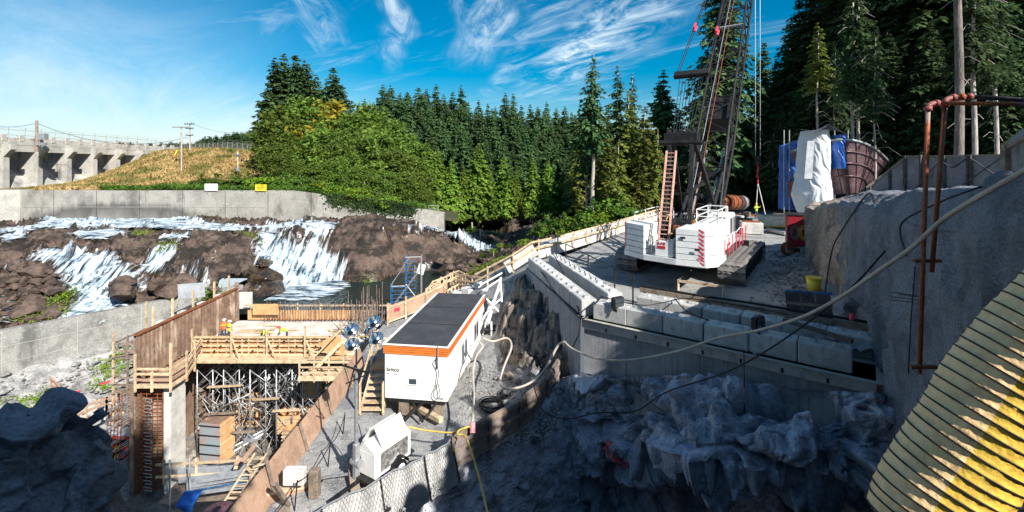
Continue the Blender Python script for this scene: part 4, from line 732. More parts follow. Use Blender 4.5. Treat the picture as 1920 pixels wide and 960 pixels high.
for s_ in (1.4, 4.4, 7.4, 10.2): q = ff(s_, 3.05); k = MB(); k.box((q.x, q.y, -6.6), (.1, .1, .8)); part(k, 'post', 'grey_wood', t_)
# small timber stile behind the back row
def lumber_rail(name, pts, zb, h, label, cat, mt='wood', rails=(1, .5), th=.09, grp=None):
    t_ = empty(name, (pts[0][0], pts[0][1], zb), label=label, cat=cat, group=grp)
    for x, y, *z in pts:
        z = z[0] if z else zb; k = MB(); k.box((x, y, z+h/2), (th, th, h)); part(k, 'post', mt, t_)
    for (a, b) in zip(pts[:-1], pts[1:]):
        za = a[2] if len(a) > 2 else zb; zb2 = b[2] if len(b) > 2 else zb
        for r_ in rails:
            k = MB(); k.beam((a[0], a[1]-.05, za+h*r_-.05), (b[0], b[1]-.05, zb2+h*r_-.05), .045, .12); part(k, 'rail', mt, t_)
    return t_
a, b = G(1276, 572, -7), G(1362, 585, -7)
lumber_rail('timber_stile', [(a.x, a.y+.3, -7), (b.x, b.y+.3, -7)], -7, 1.15, 'small new timber gate frame standing behind the back row of blocks', 'barrier', rails=(1, .28))
# flood lamps on blocks
for (px, py, yy, rz, lb) in ((1158, 567, 20.6, .5, 'black square flood lamp on the left front block'), (1421, 605, 17.6, .6, 'black flood lamp standing among the blocks under the hose')):
    c = P(px, py, yy); t_ = empty('flood_lamp', c, rz, lb, 'flood lamp')
    k = MB(); k.cbox((0, 0, 0), (.60, .26, .48), .05); k.build('housing', 'black', t_)
    k = MB(); k.box((0, -.135, 0), (.48, .02, .36)); k.build('lens', 'glass', t_)
    for cc, dd in (((0, -.15, .02), (.48, .015, .03)), ((-.24, -.12, -.28), (.05, .2, .12)), ((.24, -.12, -.28), (.05, .2, .12))): k = MB(); k.box(cc, dd); k.build('bracket', 'dark_steel', t_)
# ================================================================ SITE TRAILER
NL, NR, FL, FR = Vector((-6.04, 22.32, 0)), Vector((-3.02, 21.9, 0)), Vector((-4.8, 30.8, 0)), Vector((-1.78, 30.35, 0))
ax = (NR-NL).normalized(); ay = Vector((-ax.y, ax.x, 0)); LN = 8.6; W_ = 3.05; zt = -8.75; zbm = -11.3
tr = empty('site_trailer', (NL.x, NL.y, -12.1), math.atan2(ax.y, ax.x), 'white site office trailer with orange fascia and dark flat roof on the gravel road', 'site trailer')
b0 = zbm+12.1; t0 = zt+12.1
k = MB(); k.box((W_/2, LN/2, (b0+t0)/2), (W_, LN, t0-b0-.02)); k.build('wall', 'white', tr)
k = MB(); k.box((W_/2, LN/2, t0+.015), (W_-.1, LN-.1, .05)); k.build('roof', 'roof', tr)
for i, f_ in enumerate((.33, .66)): k = MB(); k.box((W_/2, LN*f_, t0+.045), (W_-.15, .05, .012)); k.build('roof_seam', 'dark_steel', tr)
for nm, c, d in (('fascia', (W_/2, -.03, t0-.2), (W_+.12, .06, .42)), ('fascia', (W_+.03, LN/2+.0, t0-.2), (.06, LN-.0, .42)), ('fascia', (-.03, LN/2, t0-.2), (.06, LN, .42)), ('fascia', (W_/2, LN+.03, t0-.2), (W_+.12, .06, .42))): k = MB(); k.box(c, d); k.build(nm, 'orange', tr)
for zz in (.10, .2, .3):
    k = MB(); k.box((W_/2, -.066, t0-zz), (W_+.12, .012, .018)); k.box((W_+.066, LN/2, t0-zz), (.012, LN, .018)); k.build('fascia_groove', 'rust', tr)
k = MB(); k.box((W_/2, -.05, t0+.02), (W_+.16, .12, .035)); k.box((W_+.05, LN/2, t0+.02), (.12, LN, .035)); k.box((-.05, LN/2, t0+.02), (.12, LN, .035)); k.build('roof_trim', 'white', tr)
k = MB(); k.box((1.37, -.02, 1.68+.0), (.50, .06, .36)); k.build('window', 'white', tr); w1 = [c for c in tr.children][-1]
k = MB(); k.box((1.39, -.055, 1.68), (.36, .02, .24)); k.build('pane', 'glass', w1)
for yy in (2.9, 3.6, 5.9, 6.5):
    k = MB(); k.box((W_+.015, yy, 1.9), (.05, .42, .95)); o = k.build('window', 'steel', tr); k = MB(); k.box((W_+.045, yy, 1.9), (.02, .32, .8)); k.build('pane', 'glass', o)
k = MB(); k.box((W_+.015, 4.75, 1.72), (.05, .85, 1.9)); o = k.build('door', 'white', tr); k = MB(); k.box((W_+.06, 4.45, 1.7), (.05, .12, .04)); k.build('handle', 'dark_steel', o)
k = MB(); k.box((W_/2, LN/2, b0-.1), (W_-.3, LN-.1, .16)); k.build('chassis', 'dark_steel', tr)
for x, y in ((.9, .25), (2.5, .25), (.9, 4.3), (2.5, 4.3), (.9, 8), (2.5, 8)):
    k = MB()
    for j in range(3): k.box((x, y, .1+j*.2), (.5-.02*j, .4, .19))
    k.build('cribbing', 'grey_wood', tr)
k = MB(); k.tube((2.2, -.6, .3), (2.55, .1, .75), .05); k.beam((1.2, -.9, .2), (1.9, .2, .7), .1); k.beam((2.1, -.7, .2), (1.2, .2, .7), .1); k.build('tow_frame', 'dark_steel', tr)
k = MB(); k.tube((2.62, -.1, 2.4), (2.62, -.1, 3.1+.35), .03, 6); k.build('service_mast', 'steel', tr)
k = MB(); k.path(spline([(2.6, -.12, 2.9), (2.5, -.16, 2.7), (2.66, -.14, 2.3), (2.6, -.14, 1.7), (2.42, -.16, 1.2), (2.6, -.18, 1.0), (2.75, -.16, 1.2), (2.64, -.14, 1.7)], 6), .018, 5); k.build('coiled_cord', 'black', tr, True)
def text(body, size, mt, root, loc, rot, name='lettering', ext=.004, bold=0):
    c = bpy.data.curves.new(name, 'FONT'); c.body = body; c.size = size; c.extrude = ext; c.offset = bold; c.align_x = 'LEFT'
    o = bpy.data.objects.new(name, c); COL.objects.link(o); dg = bpy.context.evaluated_depsgraph_get(); me = bpy.data.meshes.new_from_object(o.evaluated_get(dg)); bpy.data.objects.remove(o)
    me.materials.clear(); me.materials.append(M[mt]); return meshobj(name, me, root, loc, rot)
text('britco', .26, 'dark_steel', tr, (.08, -.012, 2.38-.30), (R(90), 0, 0), bold=.004)
text('1 800 527 4826'.replace('1 800 527 4826', '888 527 4826'), .10, 'steel', tr, (.08, -.012, 1.93), (R(90), 0, 0))
text('2458', .11, 'dark_steel', tr, (2.62, -.012, .90), (R(90), 0, 0))
# ================================================================ ENTRY STAIRS left of the trailer
p0 = G(700, 778, -12.1)
st = empty('timber_stairs', p0, 0, 'timber entry stairs with landing and handrails left of the trailer', 'stairs')
sx, sy = -7.25, 22.3
for i in range(6):
    k = MB(); k.box((sx+.55, sy+.25+.29*i, -11.95+.19*i), (1.15, .30, .05)); part(k, 'tread', 'wood', st)
for x in (sx, sx+1.1):
    k = MB(); k.beam((x, sy, -12.1), (x, sy+1.9, -10.9), .05, .26); part(k, 'stringer', 'wood', st)
    for q in (0, 1): k = MB(); k.box((x, sy+.1+1.8*q, -11.4+1.0*q), (.09, .09, 1.5)); part(k, 'post', 'wood', st)
    k = MB(); k.beam((x, sy+.1, -10.7), (x, sy+1.9, -9.7), .05, .12); part(k, 'rail', 'wood', st)
k = MB(); k.box((sx+.55, sy+2.7, -10.88), (1.3, 1.4, .08)); part(k, 'landing', 'ply', st)
for x in (sx-.05, sx+1.15): k = MB(); k.box((x, sy+3.3, -11.0), (.1, .1, 2.4)); part(k, 'post', 'wood', st)
k = MB(); k.beam((sx-.05, sy+1.9, -9.75), (sx-.05, sy+3.3, -9.75), .05, .12); k.beam((sx-.05, sy+3.3, -9.75), (sx+1.15, sy+3.3, -9.75), .05, .12); part(k, 'rail', 'wood', st)
M['engine_grey2'] = mat('engine_grey', (.16, .16, .155), rough=.5, metal=.3, var=.3, scale=6, bump=.2, col2=(.34, .32, .28))
# ================================================================ LIGHT TOWER
lt = empty('light_tower', (-5.0, 18.3, -12.15), R(-32), 'white towable light tower with mast and four round lamps in front of the trailer', 'light tower'); lt.scale = (.88, .88, .88)
k = MB(); k.cbox((0, 0, .95), (1.25, 2.1, 1.05), .04); k.build('engine_housing', 'white', lt)
k = MB(); k.add([(-.63, -1.05, 1.47), (.63, -1.05, 1.47), (.63, 1.05, 1.47), (-.63, 1.05, 1.47), (-.05, -1.05, 1.82), (-.05, 1.05, 1.82)], [(0, 1, 4), (3, 5, 2), (0, 4, 5, 3), (1, 2, 5, 4)]); k.build('hood', 'white', lt)
m = Matrix.Translation((.60, .1, 1.5)) @ Matrix.Rotation(R(-35), 4, 'Y'); k = MB(); k.box((.05, 0, .45), (.04, 1.5, .9), m); k.build('side_door', 'white', lt)
m = Matrix.Translation((-.62, .1, 1.5)) @ Matrix.Rotation(R(35), 4, 'Y'); k = MB(); k.box((0, 0, .40), (.04, 1.5, .8), m); k.build('side_door', 'white', lt)
k = MB(); k.box((.615, .05, 1.0), (.03, 1.6, .8)); k.build('engine_bay', 'engine_grey', lt)
k = MB()
for i in range(46): k.box((.62+random.uniform(0, .04), random.uniform(-.68, .78), random.uniform(.66, 1.34)), (random.uniform(.04, .1), random.uniform(.03, .2), random.uniform(.03, .16)))
o = k.build('engine', 'engine_grey', lt); o['kind'] = 'stuff'
k = MB()
for i in range(8): k.tube((.66, random.uniform(-.6, .7), random.uniform(.7, 1.3)), (.68, random.uniform(-.6, .7), random.uniform(.7, 1.3)), .03, 6)
k.build('engine_pipe', 'steel', lt)
k = MB(); k.box((0, 0, .38), (1.1, 2.7, .12)); k.box((0, -2.0, .38), (.12, 1.4, .1)); k.build('chassis', 'dark_steel', lt)
def wheel(root, x, y, r=.34, wd=.2, sgn=1):
    t2 = empty('wheel', (x, y, r)); t2.parent = root
    m = Matrix.Rotation(R(90), 4, 'Y'); k = MB(); k.disc((0, 0, -wd/2), r, wd, 22, m); o1 = k.build('tyre', 'black', t2); k = MB(); k.disc((0, 0, -wd/2-.01), r*.62, wd+.02, 18, m); k.build('rim', 'white', t2)
    k = MB(); k.disc((0, 0, -wd/2-.03), r*.18, wd+.06, 10, m); k.build('hub', 'dark_steel', t2); return t2
wheel(lt, .78, .2); wheel(lt, -.78, .2)
for sx_ in (.78, -.78):
    k = MB(); pts = [(sx_, .2+.46*math.cos(a), .36+.46*math.sin(a)) for a in np.linspace(.1, math.pi-.1, 9)]
    for a, b in zip(pts[:-1], pts[1:]): k.beam(a, b, .3, .03, (1, 0, 0))
    k2 = MB()
    for a, b in zip(pts[:-1], pts[1:]): k2.add([(a[0]-.14, a[1], a[2]), (a[0]+.14, a[1], a[2]), (b[0]+.14, b[1], b[2]), (b[0]-.14, b[1], b[2])], [(0, 1, 2, 3)])
    k2.build('mudguard', 'dark_steel', lt)
k = MB(); k.cbox((-.30, -1.25, 1.05), (.2, .25, 1.5), .02); k.tube((-.30, -1.25, .4), (-.30, -1.25, 3.2), .085, 8); k.tube((-.30, -1.25, 3.1), (-.30, -1.25, 5.0), .065, 8); k.build('mast', 'steel', lt)
k = MB(); k.tube((-.55, -1.25, 1.0), (-.05, -1.25, 1.0), .16, 12); k.build('winch', 'steel', lt)
k = MB(); k.beam((-1.15, -1.3, 4.93), (.55, -1.3, 5.0), .06); k.tube((-.30, -1.25, 4.6), (-.3, -1.25, 5.9), .035, 6); k.beam((-.9, -1.3, 4.2), (.4, -1.3, 4.9), .05); k.build('lamp_bar', 'dark_steel', lt)
mi_ = lt.matrix_basis.inverted(); rt0 = random.Random(3)
for px, py in ((658, 617), (701, 602), (705, 633), (660, 645)):
    c = mi_ @ P(px, py, 17.2); l2 = empty('lamp', c, R(32)); l2.parent = lt; l2.rotation_euler = (R(34), R(0), R(32+rt0.uniform(-14, 14))); s_ = .285
    k = MB(); rs_ = [(.0, .20), (.08, .19), (.17, .14), (.25, .06), (s_, -.02), (s_+.02, -.02), (s_+.02, -.04)]; n = 24
    for r_, z in rs_: k.v += [(r_*math.cos(6.28319*i/n), r_*math.sin(6.28319*i/n), z*.8) for i in range(n)]
    for j in range(len(rs_)-1):
        for i in range(n): k.f.append((j*n+i, j*n+(i+1) % n, (j+1)*n+(i+1) % n, (j+1)*n+i)); k.mi.append(0)
    k.build('reflector', 'alu', l2, True)
    k = MB(); k.disc((0, 0, -.045), s_+.005, .012, 24); k.build('lens', M.setdefault('lamp_glass', mat('lamp_lens', (.62, .72, .80), rough=.08, metal=.75, var=.02, bump=0, col2=(.5, .62, .72))), l2)
    k = MB(); k.tube((0, 0, .14), (0, 0, .24), .06, 10, .05); k.build('lamp_socket', 'steel', l2)
    k = MB(); pts = [(s_*1.04*math.cos(a), 0, s_*.9*math.sin(a)-.0) for a in np.linspace(math.pi, 2*math.pi, 9)]; k.path(pts, .015, 5); k.build('yoke', 'dark_steel', l2)
k = MB(); c1 = mi_ @ P(693, 602, 17.3); c2 = mi_ @ P(705, 655, 17.3); c3 = mi_ @ P(690, 630, 17.3)
k.path(spline([c3, mi_ @ P(672, 632, 17.3), mi_ @ P(664, 640, 17.3)], 6), .02, 5); k.path(spline([c3, mi_ @ P(698, 665, 17.3), c2+Vector((.1, 0, .1)), mi_ @ P(711, 640, 17.3)], 6), .018, 5); k.build('lamp_cable', 'yellow_hose', lt, True)
for a, b in (((-.6, -1.1, .35), (-1.9, -1.9, .12)), ((.6, -1.1, .35), (1.8, -1.5, .12)), ((.5, 1.2, .35), (1.2, 1.9, .12))):
    k = MB(); k.beam(a, b, .08); o = k.build('outrigger', 'steel', lt); k = MB(); k.disc((b[0], b[1], -.02), .16, .05, 10); k.tube(b, (b[0], b[1], .02), .04, 6); k.build('foot_pad', 'dark_steel', o)
k = MB(); k.path(spline([(-.3, -1.15, 2.6), (-.15, -1.1, 2.0), (-.25, -1.15, 1.5), (-.2, -1.1, 1.1)], 5), .02, 5); k.build('coil_cord', 'black', lt, True)
# ================================================================ HOARDING ALONG THE ROAD'S LEFT EDGE (sheet by sheet)
hd = empty('plywood_hoarding', (-8.7, 16, -12.3), label='leaning plywood sheet barrier along the left edge of the gravel road', cat='hoarding')
ys_ = np.arange(14.2, 26.4, 1.35)
for i, y in enumerate(ys_):
    h = 1.25; k = MB(); k.add([(-8.55, y, -12.35), (-8.55, y+1.33, -12.35), (-8.95, y+1.33, -11.15+.05*(i % 2)), (-8.95, y, -11.15+.05*(i % 2)), (-8.60, y, -12.35), (-8.60, y+1.33, -12.35), (-9.0, y+1.33, -11.15+.05*(i % 2)), (-9.0, y, -11.15+.05*(i % 2))], [(0, 1, 2, 3), (7, 6, 5, 4), (3, 2, 6, 7), (0, 3, 7, 4), (1, 5, 6, 2)]); part(k, 'plywood_sheet', 'hoard', hd)
for i, y in enumerate(np.arange(14.2, 26.5, 2.7)):
    k = MB(); k.beam((-8.45, y, -12.4), (-8.85, y, -10.75 if i % 2 else -11.0), .08); part(k, 'stake', 'grey_wood', hd)
# rope line on pins inside it
t_ = empty('rope_barrier', (-7.4, 18, -12.2), label='black rope strung on steel pins along the left of the road', cat='rope')
pp = [(-7.9, 14.5), (-7.6, 16.4), (-7.3, 18.6), (-7.5, 20.8)]
for x, y in pp: k = MB(); k.tube((x, y, -12.25), (x+.1, y, -11.2), .025, 6); part(k, 'pin', 'dark_steel', t_)
k = MB()
for a, b in zip(pp[:-1], pp[1:]): k.path([(a[0]+.1+(b[0]-a[0])*j/8, a[1]+(b[1]-a[1])*j/8, -11.25-.25*4*(j/8)*(1-j/8)) for j in range(9)], .018, 5)
part(k, 'rope', 'black', t_)
# ================================================================ BARRIER FENCE between road and pit: posts, boards, panels
bf = empty('plywood_barrier', (-2, 19, -12), label='dark plywood and plank barrier fence between the gravel road and the pit', cat='fence')
P0 = [(2.35, 22.55, -10.7), (1.6, 21.9, -11.5), (.3, 20.85, -12.0), (-1.0, 19.75, -12.15), (-2.4, 18.5, -12.2)]
line = [P0[0]]
for a, b in zip(P0[:-1], P0[1:]): line.append(b)
H_ = 1.25; no = Vector((.66, -.75, 0))
for i, (a, b) in enumerate(zip(line[:-1], line[1:])):
    a, b = Vector(a), Vector(b); k = MB(); k.beam(a+Vector((0, 0, .62))+no*.05, b+Vector((0, 0, .62))+no*.05, .025, 1.05); part(k, 'plywood_sheet', 'fence_ply', bf)
    for h, hh in ((.16, .15), (.72, .12), (1.2, .16)): k = MB(); k.beam(a+Vector((0, 0, h))+no*.10, b+Vector((0, 0, h))+no*.10, .05, hh); part(k, 'plank', 'grey_wood', bf)
    k = MB(); k.beam(a+Vector((0, 0, 1.30)), b+Vector((0, 0, 1.30)), .16, .045); part(k, 'cap_rail', 'grey_wood', bf)
for a in line: a = Vector(a); k = MB(); k.box(a+no*.16+Vector((0, 0, .5)), (.1, .1, 1.7)); part(k, 'post', 'grey_wood', bf)
# mesh covered barrier, its near length, bulging cloth with chain link
bm_ = empty('mesh_barrier', (-5, 16, -12), label='sagging geotextile barrier covered in chain link mesh, sunlit at the bottom', cat='fence')
Q = [Vector(q) for q in ((-2.35, 18.45, -12.2), (-3.2, 17.7, -12.3), (-4.3, 16.75, -12.35), (-5.6, 15.6, -12.4), (-7.0, 14.5, -12.45), (-8.4, 13.5, -12.5))]
pts = spline(Q, 8); n = len(pts); k = MB(); U = np.linspace(0, 1, n)
for i, p in enumerate(pts):
    for j in range(9):
        v = j/8; bl = .12*math.sin(i*.9)*math.sin(v*3.1)+.25*v; q = p+no*(.45-.5*v+.12*math.sin(i*1.7+v*4)*.3)+Vector((0, 0, -.2+1.35*v-.10*abs(math.sin(i*.39)))); k.v.append(tuple(q))
for i in range(n-1):
    for j in range(8): k.f.append((i*9+j, (i+1)*9+j, (i+1)*9+j+1, i*9+j+1)); k.mi.append(0)
part(k, 'geotextile', 'wet_fabric', bm_, True)
k = MB(); L_ = sum((pts[i+1]-pts[i]).length for i in range(n-1)); nx_ = 74; ny_ = 11
def onsheet(u, v):
    i = min(int(u*(n-1)), n-2); f = u*(n-1)-i; p = pts[i].lerp(pts[i+1], f); ii = i+f
    return p+no*(.45-.5*v+.035*math.sin(ii*1.7+v*4)+.03)+Vector((0, 0, -.2+1.38*v-.10*abs(math.sin(ii*.39))))
for a in range(nx_):
    for c in range(ny_):
        s_ = .5 if c % 2 else 0; u0, u1, u2 = [(a+s_+q)/nx_ for q in (0, .5, 1)]
        if u2 > 1: continue
        v0, v1 = c/ny_, (c+1)/ny_
        for (ua, va), (ub, vb) in (((u0, v1), (u1, v0)), ((u1, v0), (u2, v1))):
            A_, B_ = onsheet(ua, va), onsheet(ub, vb); w2 = (B_-A_).cross(no).normalized()*.007; k.add([A_-w2, B_-w2, B_+w2, A_+w2], [(0, 1, 2, 3)])
o = part(k, 'chain_link', 'steel', bm_); o['kind'] = 'stuff'
k = MB(); k.path([onsheet(u, 1.03) for u in np.linspace(0, 1, 40)], .035, 6); part(k, 'top_cable', 'steel', bm_)
for u in (0, .22, .45, .68, .9): q = onsheet(u, 0); r_ = onsheet(u, 1.05); k = MB(); k.tube(q+no*.04, r_+no*.04, .03, 6); part(k, 'post', 'dark_steel', bm_)
# loose timber props at the near end of the road
for a, b, w2, lb in (((-6.3, 18.4, -11.75), (-5.55, 16.75, -12.2), .32, 'thick squared timber lying on the road left of the light tower'), ((-7.9, 16.6, -12.25), (-8.0, 15.8, -10.9), .14, 'upright timber stake near the bottom of the road'), ((-7.2, 15.2, -12.2), (-7.3, 15.0, -11.2), .3, 'short stub of timber post by the mesh barrier')):
    k = MB(); k.beam(a, b, w2, w2*.9); tag(k.build('timber', 'grey_wood'), lb, 'timber')
k = MB(); k.beam((-6.2, 24, -12.0), (-3.2, 21.2, -11.75), .24, .2); o = tag(k.build('timber', 'wood'), 'long pale timber lying under the near end of the trailer', 'timber')
# coiled hose and fittings beside the trailer
for c, r_, lb in ((G(921, 765, -12.0), .62, 'large coil of black cable on the gravel behind the barrier'), (G(955, 745, -11.9), .5, 'smaller coil of black cable behind the larger coil')):
    k = MB()
    for j in range(9):
        rr = r_*(.75+.25*random.random()); k.path([(rr*math.cos(a)+.04*random.random(), rr*math.sin(a), .04+.035*j+.03*math.sin(a*2+j)) for a in np.linspace(0, 6.28, 26)], .022, 5)
    o = k.build('cable_coil', 'black', smooth=True, loc=c); tag(o, lb, 'cable coil')
def hose(px_pts, r, mt, label, cat='hose', name='hose', n=8, nn=8):
    k = MB(); k.path(spline([P(*q) if len(q) == 3 else q for q in px_pts], n), r, nn); return tag(k.build(name, mt, smooth=True), label, cat)
hose([(1058, 640, 21.6), (1075, 655, 21.0), (1120, 672, 20), (1180, 675, 19), (1270, 659, 17.2), (1345, 634, 15.8), (1420, 620, 14.5), (1500, 596, 13.0), (1570, 561, 11.8), (1640, 513, 10.7), (1710, 464, 9.6), (1765, 414, 8.9), (1830, 372, 8.0), (1935, 312, 7.0)], .045, 'hose', 'long cream hose sagging across the block wall up to the right')
hose([(897, 640, 24), (905, 650, 24), (893, 668, 23.5), (887, 700, 22.6), (889, 740, 21), (886, 790, 18.9)], .05, 'hose', 'cream hose running down the road beside the trailer to the barrier')
hose([(905, 634, 24.5), (925, 640, 24.6), (950, 634, 25), (959, 650, 24.4), (944, 690, 23), (938, 718, 22), (955, 729, 21.6), (990, 720, 21.7), (1020, 695, 22), (1045, 650, 22.3), (1058, 641, 22)], .055, 'hose', 'cream hose looping over the rocks from the trailer to the concrete corner')
hose([(765, 800, 19.2), (800, 807, 19.2), (850, 811, 18.9), (880, 800, 18.8), (862, 806, 18.5), (858, 814, 18.2), (872, 818, 18), (885, 850, 17), (900, 900, 16.2), (915, 965, 15.2)], .035, 'yellow_hose', 'yellow hose draped over the barrier and down into the pit')
hose([(1000, 722, 20.8), (1020, 772, 19.6), (1065, 785, 19), (1120, 774, 18.4), (1190, 771, 17.8), (1250, 735, 17), (1350, 702, 15.5), (1420, 668, 14.4), (1500, 615, 13.2), (1590, 545, 12), (1660, 470, 11.2)], .025, 'black', 'thin black cable hanging across the pit below the cream hose', 'cable', 'cable')
hose([(1395, 655, 16.9), (1396, 760, 16.6), (1394, 850, 16.6)], .018, 'black', 'thin black cable hanging straight down the pit face', 'cable', 'cable', 6, 5)
hose([(1040, 480, 30.6), (1060, 520, 26), (1088, 597, 21.0), (1075, 650, 20.9)], .03, 'black', 'black cable crossing the studded blocks at the wall corner', 'cable', 'cable')
hose([(1000, 487, 30.6), (1040, 545, 24.5), (1088, 596, 21.0), (1110, 575, 20.6), (1130, 555, 21.2)], .03, 'black', 'black cable lying along the outer studded blocks', 'cable', 'cable')
hose([(1265, 560, 21.2), (1290, 585, 19.4), (1330, 601, 18.6), (1290, 540, 22)][:3], .025, 'black', 'short black cable between the front and back block rows', 'cable', 'cable')
hose([(1130, 557, 21), (1200, 572, 20.5), (1240, 568, 20.6), (1290, 560, 20.3), (1400, 575, 19), (1480, 590, 17.6)], .022, 'black', 'thin black cable trailing over the back row of blocks', 'cable', 'cable')
hose([(1545, 560, 20), (1560, 470, 21), (1580, 430, 20), (1625, 365, 17.6), (1640, 380, 15.5)], .03, 'black', 'black cables hanging in a loop down the brown end of the rock wall', 'cable', 'cable')
hose([(1700, 480, 10.6), (1690, 420, 11.2), (1760, 380, 10), (1840, 350, 9)], .02, 'black', 'thin black cable on the right rock wall behind the pipes', 'cable', 'cable')
# red tag end on the hose
k = MB(); k.tube(P(886, 792, 18.9), P(886, 812, 18.7), .11, 10); tag(k.build('hose_float', M.setdefault('pinkish', mat('faded_red', (.55, .25, .27), var=.1))), 'faded red float on the end of the cream hose at the barrier', 'float')
# ================================================================ POWERHOUSE FORMWORK over the excavation
ZD = -15.2
dk = empty('work_deck', (-20, 37.6, ZD), label='concrete slab pour deck with orange formwork sides carried on scaffolding', cat='deck')
poly = [(-25.6, 37.4), (-12.6, 37.4), (-12.0, 43.5), (-15, 44.6), (-26.0, 44.6)]
k = MB(); k.prism(poly, .55, Matrix.Translation((0, 0, ZD-.6))); M['slab'] = layer(layer(mat('fresh_slab', (.62, .58, .52), var=.15, scale=.8, bump=.6, bscale=9, col2=(.46, .40, .33)), (.30, .17, .10), .8, .6, .7, seed=4, amt=.8), (.75, .73, .70), 1.6, .55, .65, seed=8, amt=.6)
part(k, 'slab', 'slab', dk)
for i in range(11):
    x = -25+i*1.2; k = MB(); k.beam((x, 37.35, ZD-.75), (x, 44.4, ZD-.75), .12, .26); part(k, 'joist', 'wood', dk)
for y in (37.7, 39.6, 41.5, 43.4): k = MB(); k.beam((-25.4, y, ZD-1.02), (-12.4, y, ZD-1.02), .16, .24); part(k, 'bearer', 'grey_wood', dk)
# front edge platform board
k = MB(); k.box((-19, 36.85, ZD-.34), (12.9, 1.2, .09)); part(k, 'walkway_board', 'wood', dk)
k = MB(); k.box((-19, 36.22, ZD-.36), (12.9, .06, .25)); part(k, 'fascia_board', 'wood', dk)
# front formwork: panels with studs and walers
fwl = empty('edge_formwork', (-19, 37.3, ZD), label='orange plywood edge formwork with studs and walers along the front of the deck', cat='formwork')
for i in range(9):
    x0 = -25.2+i*1.23; k = MB(); k.box((x0+.6, 37.35, ZD+.45), (1.19, .05, 1.5)); part(k, 'plywood_sheet', 'ply', fwl)
    for q in (.1, .62): k = MB(); k.box((x0+q, 37.25, ZD+.45), (.08, .12, 1.5)); part(k, 'stud', 'wood', fwl)
for z in (-.22, .12, .5, .88, 1.16): k = MB(); k.box((-19.7, 37.13, ZD+z), (11.1, .1, .10)); part(k, 'waler', 'wood', fwl)
for i, x in enumerate((-25.2, -22.1, -19.3, -16.3, -14.2)):
    k = MB(); k.box((x, 36.95, ZD+.6), (.12, .12, 2.6+.4*(i % 2))); part(k, 'upright', 'wood', fwl)
    k = MB(); k.beam((x+.1, 36.9, ZD+1.0), (x+.9, 36.5, ZD-.3), .07); part(k, 'brace', 'wood', fwl)
for i in range(22): 
    k = MB(); k.box((-25+i*.5, 37.06, ZD+.12+.38*(i % 3)), (.12, .08, .1)); part(k, 'form_tie', 'dark_steel', fwl)
# back formwork strip with rebar rising from it
bf2 = empty('back_formwork', (-17, 44.5, ZD), label='orange plywood formwork strip along the back edge of the deck before the pool', cat='formwork')
for i in range(10): k = MB(); k.box((-24.4+i*1.22, 44.4, ZD+.55), (1.18, .05, .9)); part(k, 'plywood_sheet', 'ply', bf2)
for i in range(34): k = MB(); k.box((-23+i*.34, 44.28, ZD+.16), (.07, .2, .12)); part(k, 'form_tie', 'rust', bf2)
for z in (1.35,): k = MB(); k.beam((-25.5, 44.7, ZD+z), (-10.8, 44.2, ZD+z+.15), .08, .13); part(k, 'guard_rail', 'wood', bf2)
for i in range(7): x = -24.8+i*2.2; k = MB(); k.box((x, 44.65, ZD+.8), (.1, .1, 1.5)); part(k, 'post', 'wood', bf2)
rb = empty('rebar_row', (-18, 44.1, ZD), label='row of vertical reinforcing bars along the back edge of the deck', cat='rebar')
for i in range(46):
    x = -23.2+i*.245; h = random.uniform(1.5, 2.2)
    if i > 36: h += random.uniform(.2, 1.6)
    k = MB(); k.tube((x, 44.05+.1*(i % 2), ZD), (x+random.uniform(-.05, .05), 44.05, ZD+h), .028, 5); part(k, 'bar', 'rebar', rb)
rb = empty('rebar_cage', (-12.5, 42, ZD), label='dense cluster of tall reinforcing bars at the right rear corner of the deck', cat='rebar')
for i in range(54):
    x, y = -13.2+random.uniform(-1.3, 1.5), 41.5+random.uniform(-2.0, 2.2); h = random.uniform(1.2, 2.6) if i % 9 else 3.9
    k = MB(); k.tube((x, y, ZD), (x+random.uniform(-.06, .06), y, ZD+h), .028, 5); part(k, 'bar', 'rebar', rb)
for z in (.5, 1.1): k = MB(); k.path([(-14.4, 40, ZD+z), (-11.8, 40, ZD+z), (-11.8, 43.6, ZD+z), (-14.4, 43.6, ZD+z)], .025, 5); part(k, 'tie_ring', 'rebar', rb)
# litter of planks and steel on the slab
for i in range(16):
    x, y, a, l_ = random.uniform(-23, -14), random.uniform(38.6, 43.2), random.uniform(-.5, .5), random.uniform(1.2, 3.6)
    k = MB(); k.box((0, 0, 0), (l_, random.choice((.1, .2, .3)), .06)); o = k.build('plank', random.choice(('wood', 'grey_wood', 'wood', 'jersey')), None, loc=(x, y, ZD+.02+.03*(i % 3)), rot=(0, 0, a)); tag(o, 'loose plank lying on the concrete slab of the deck', 'plank', 'loose planks on the deck slab')
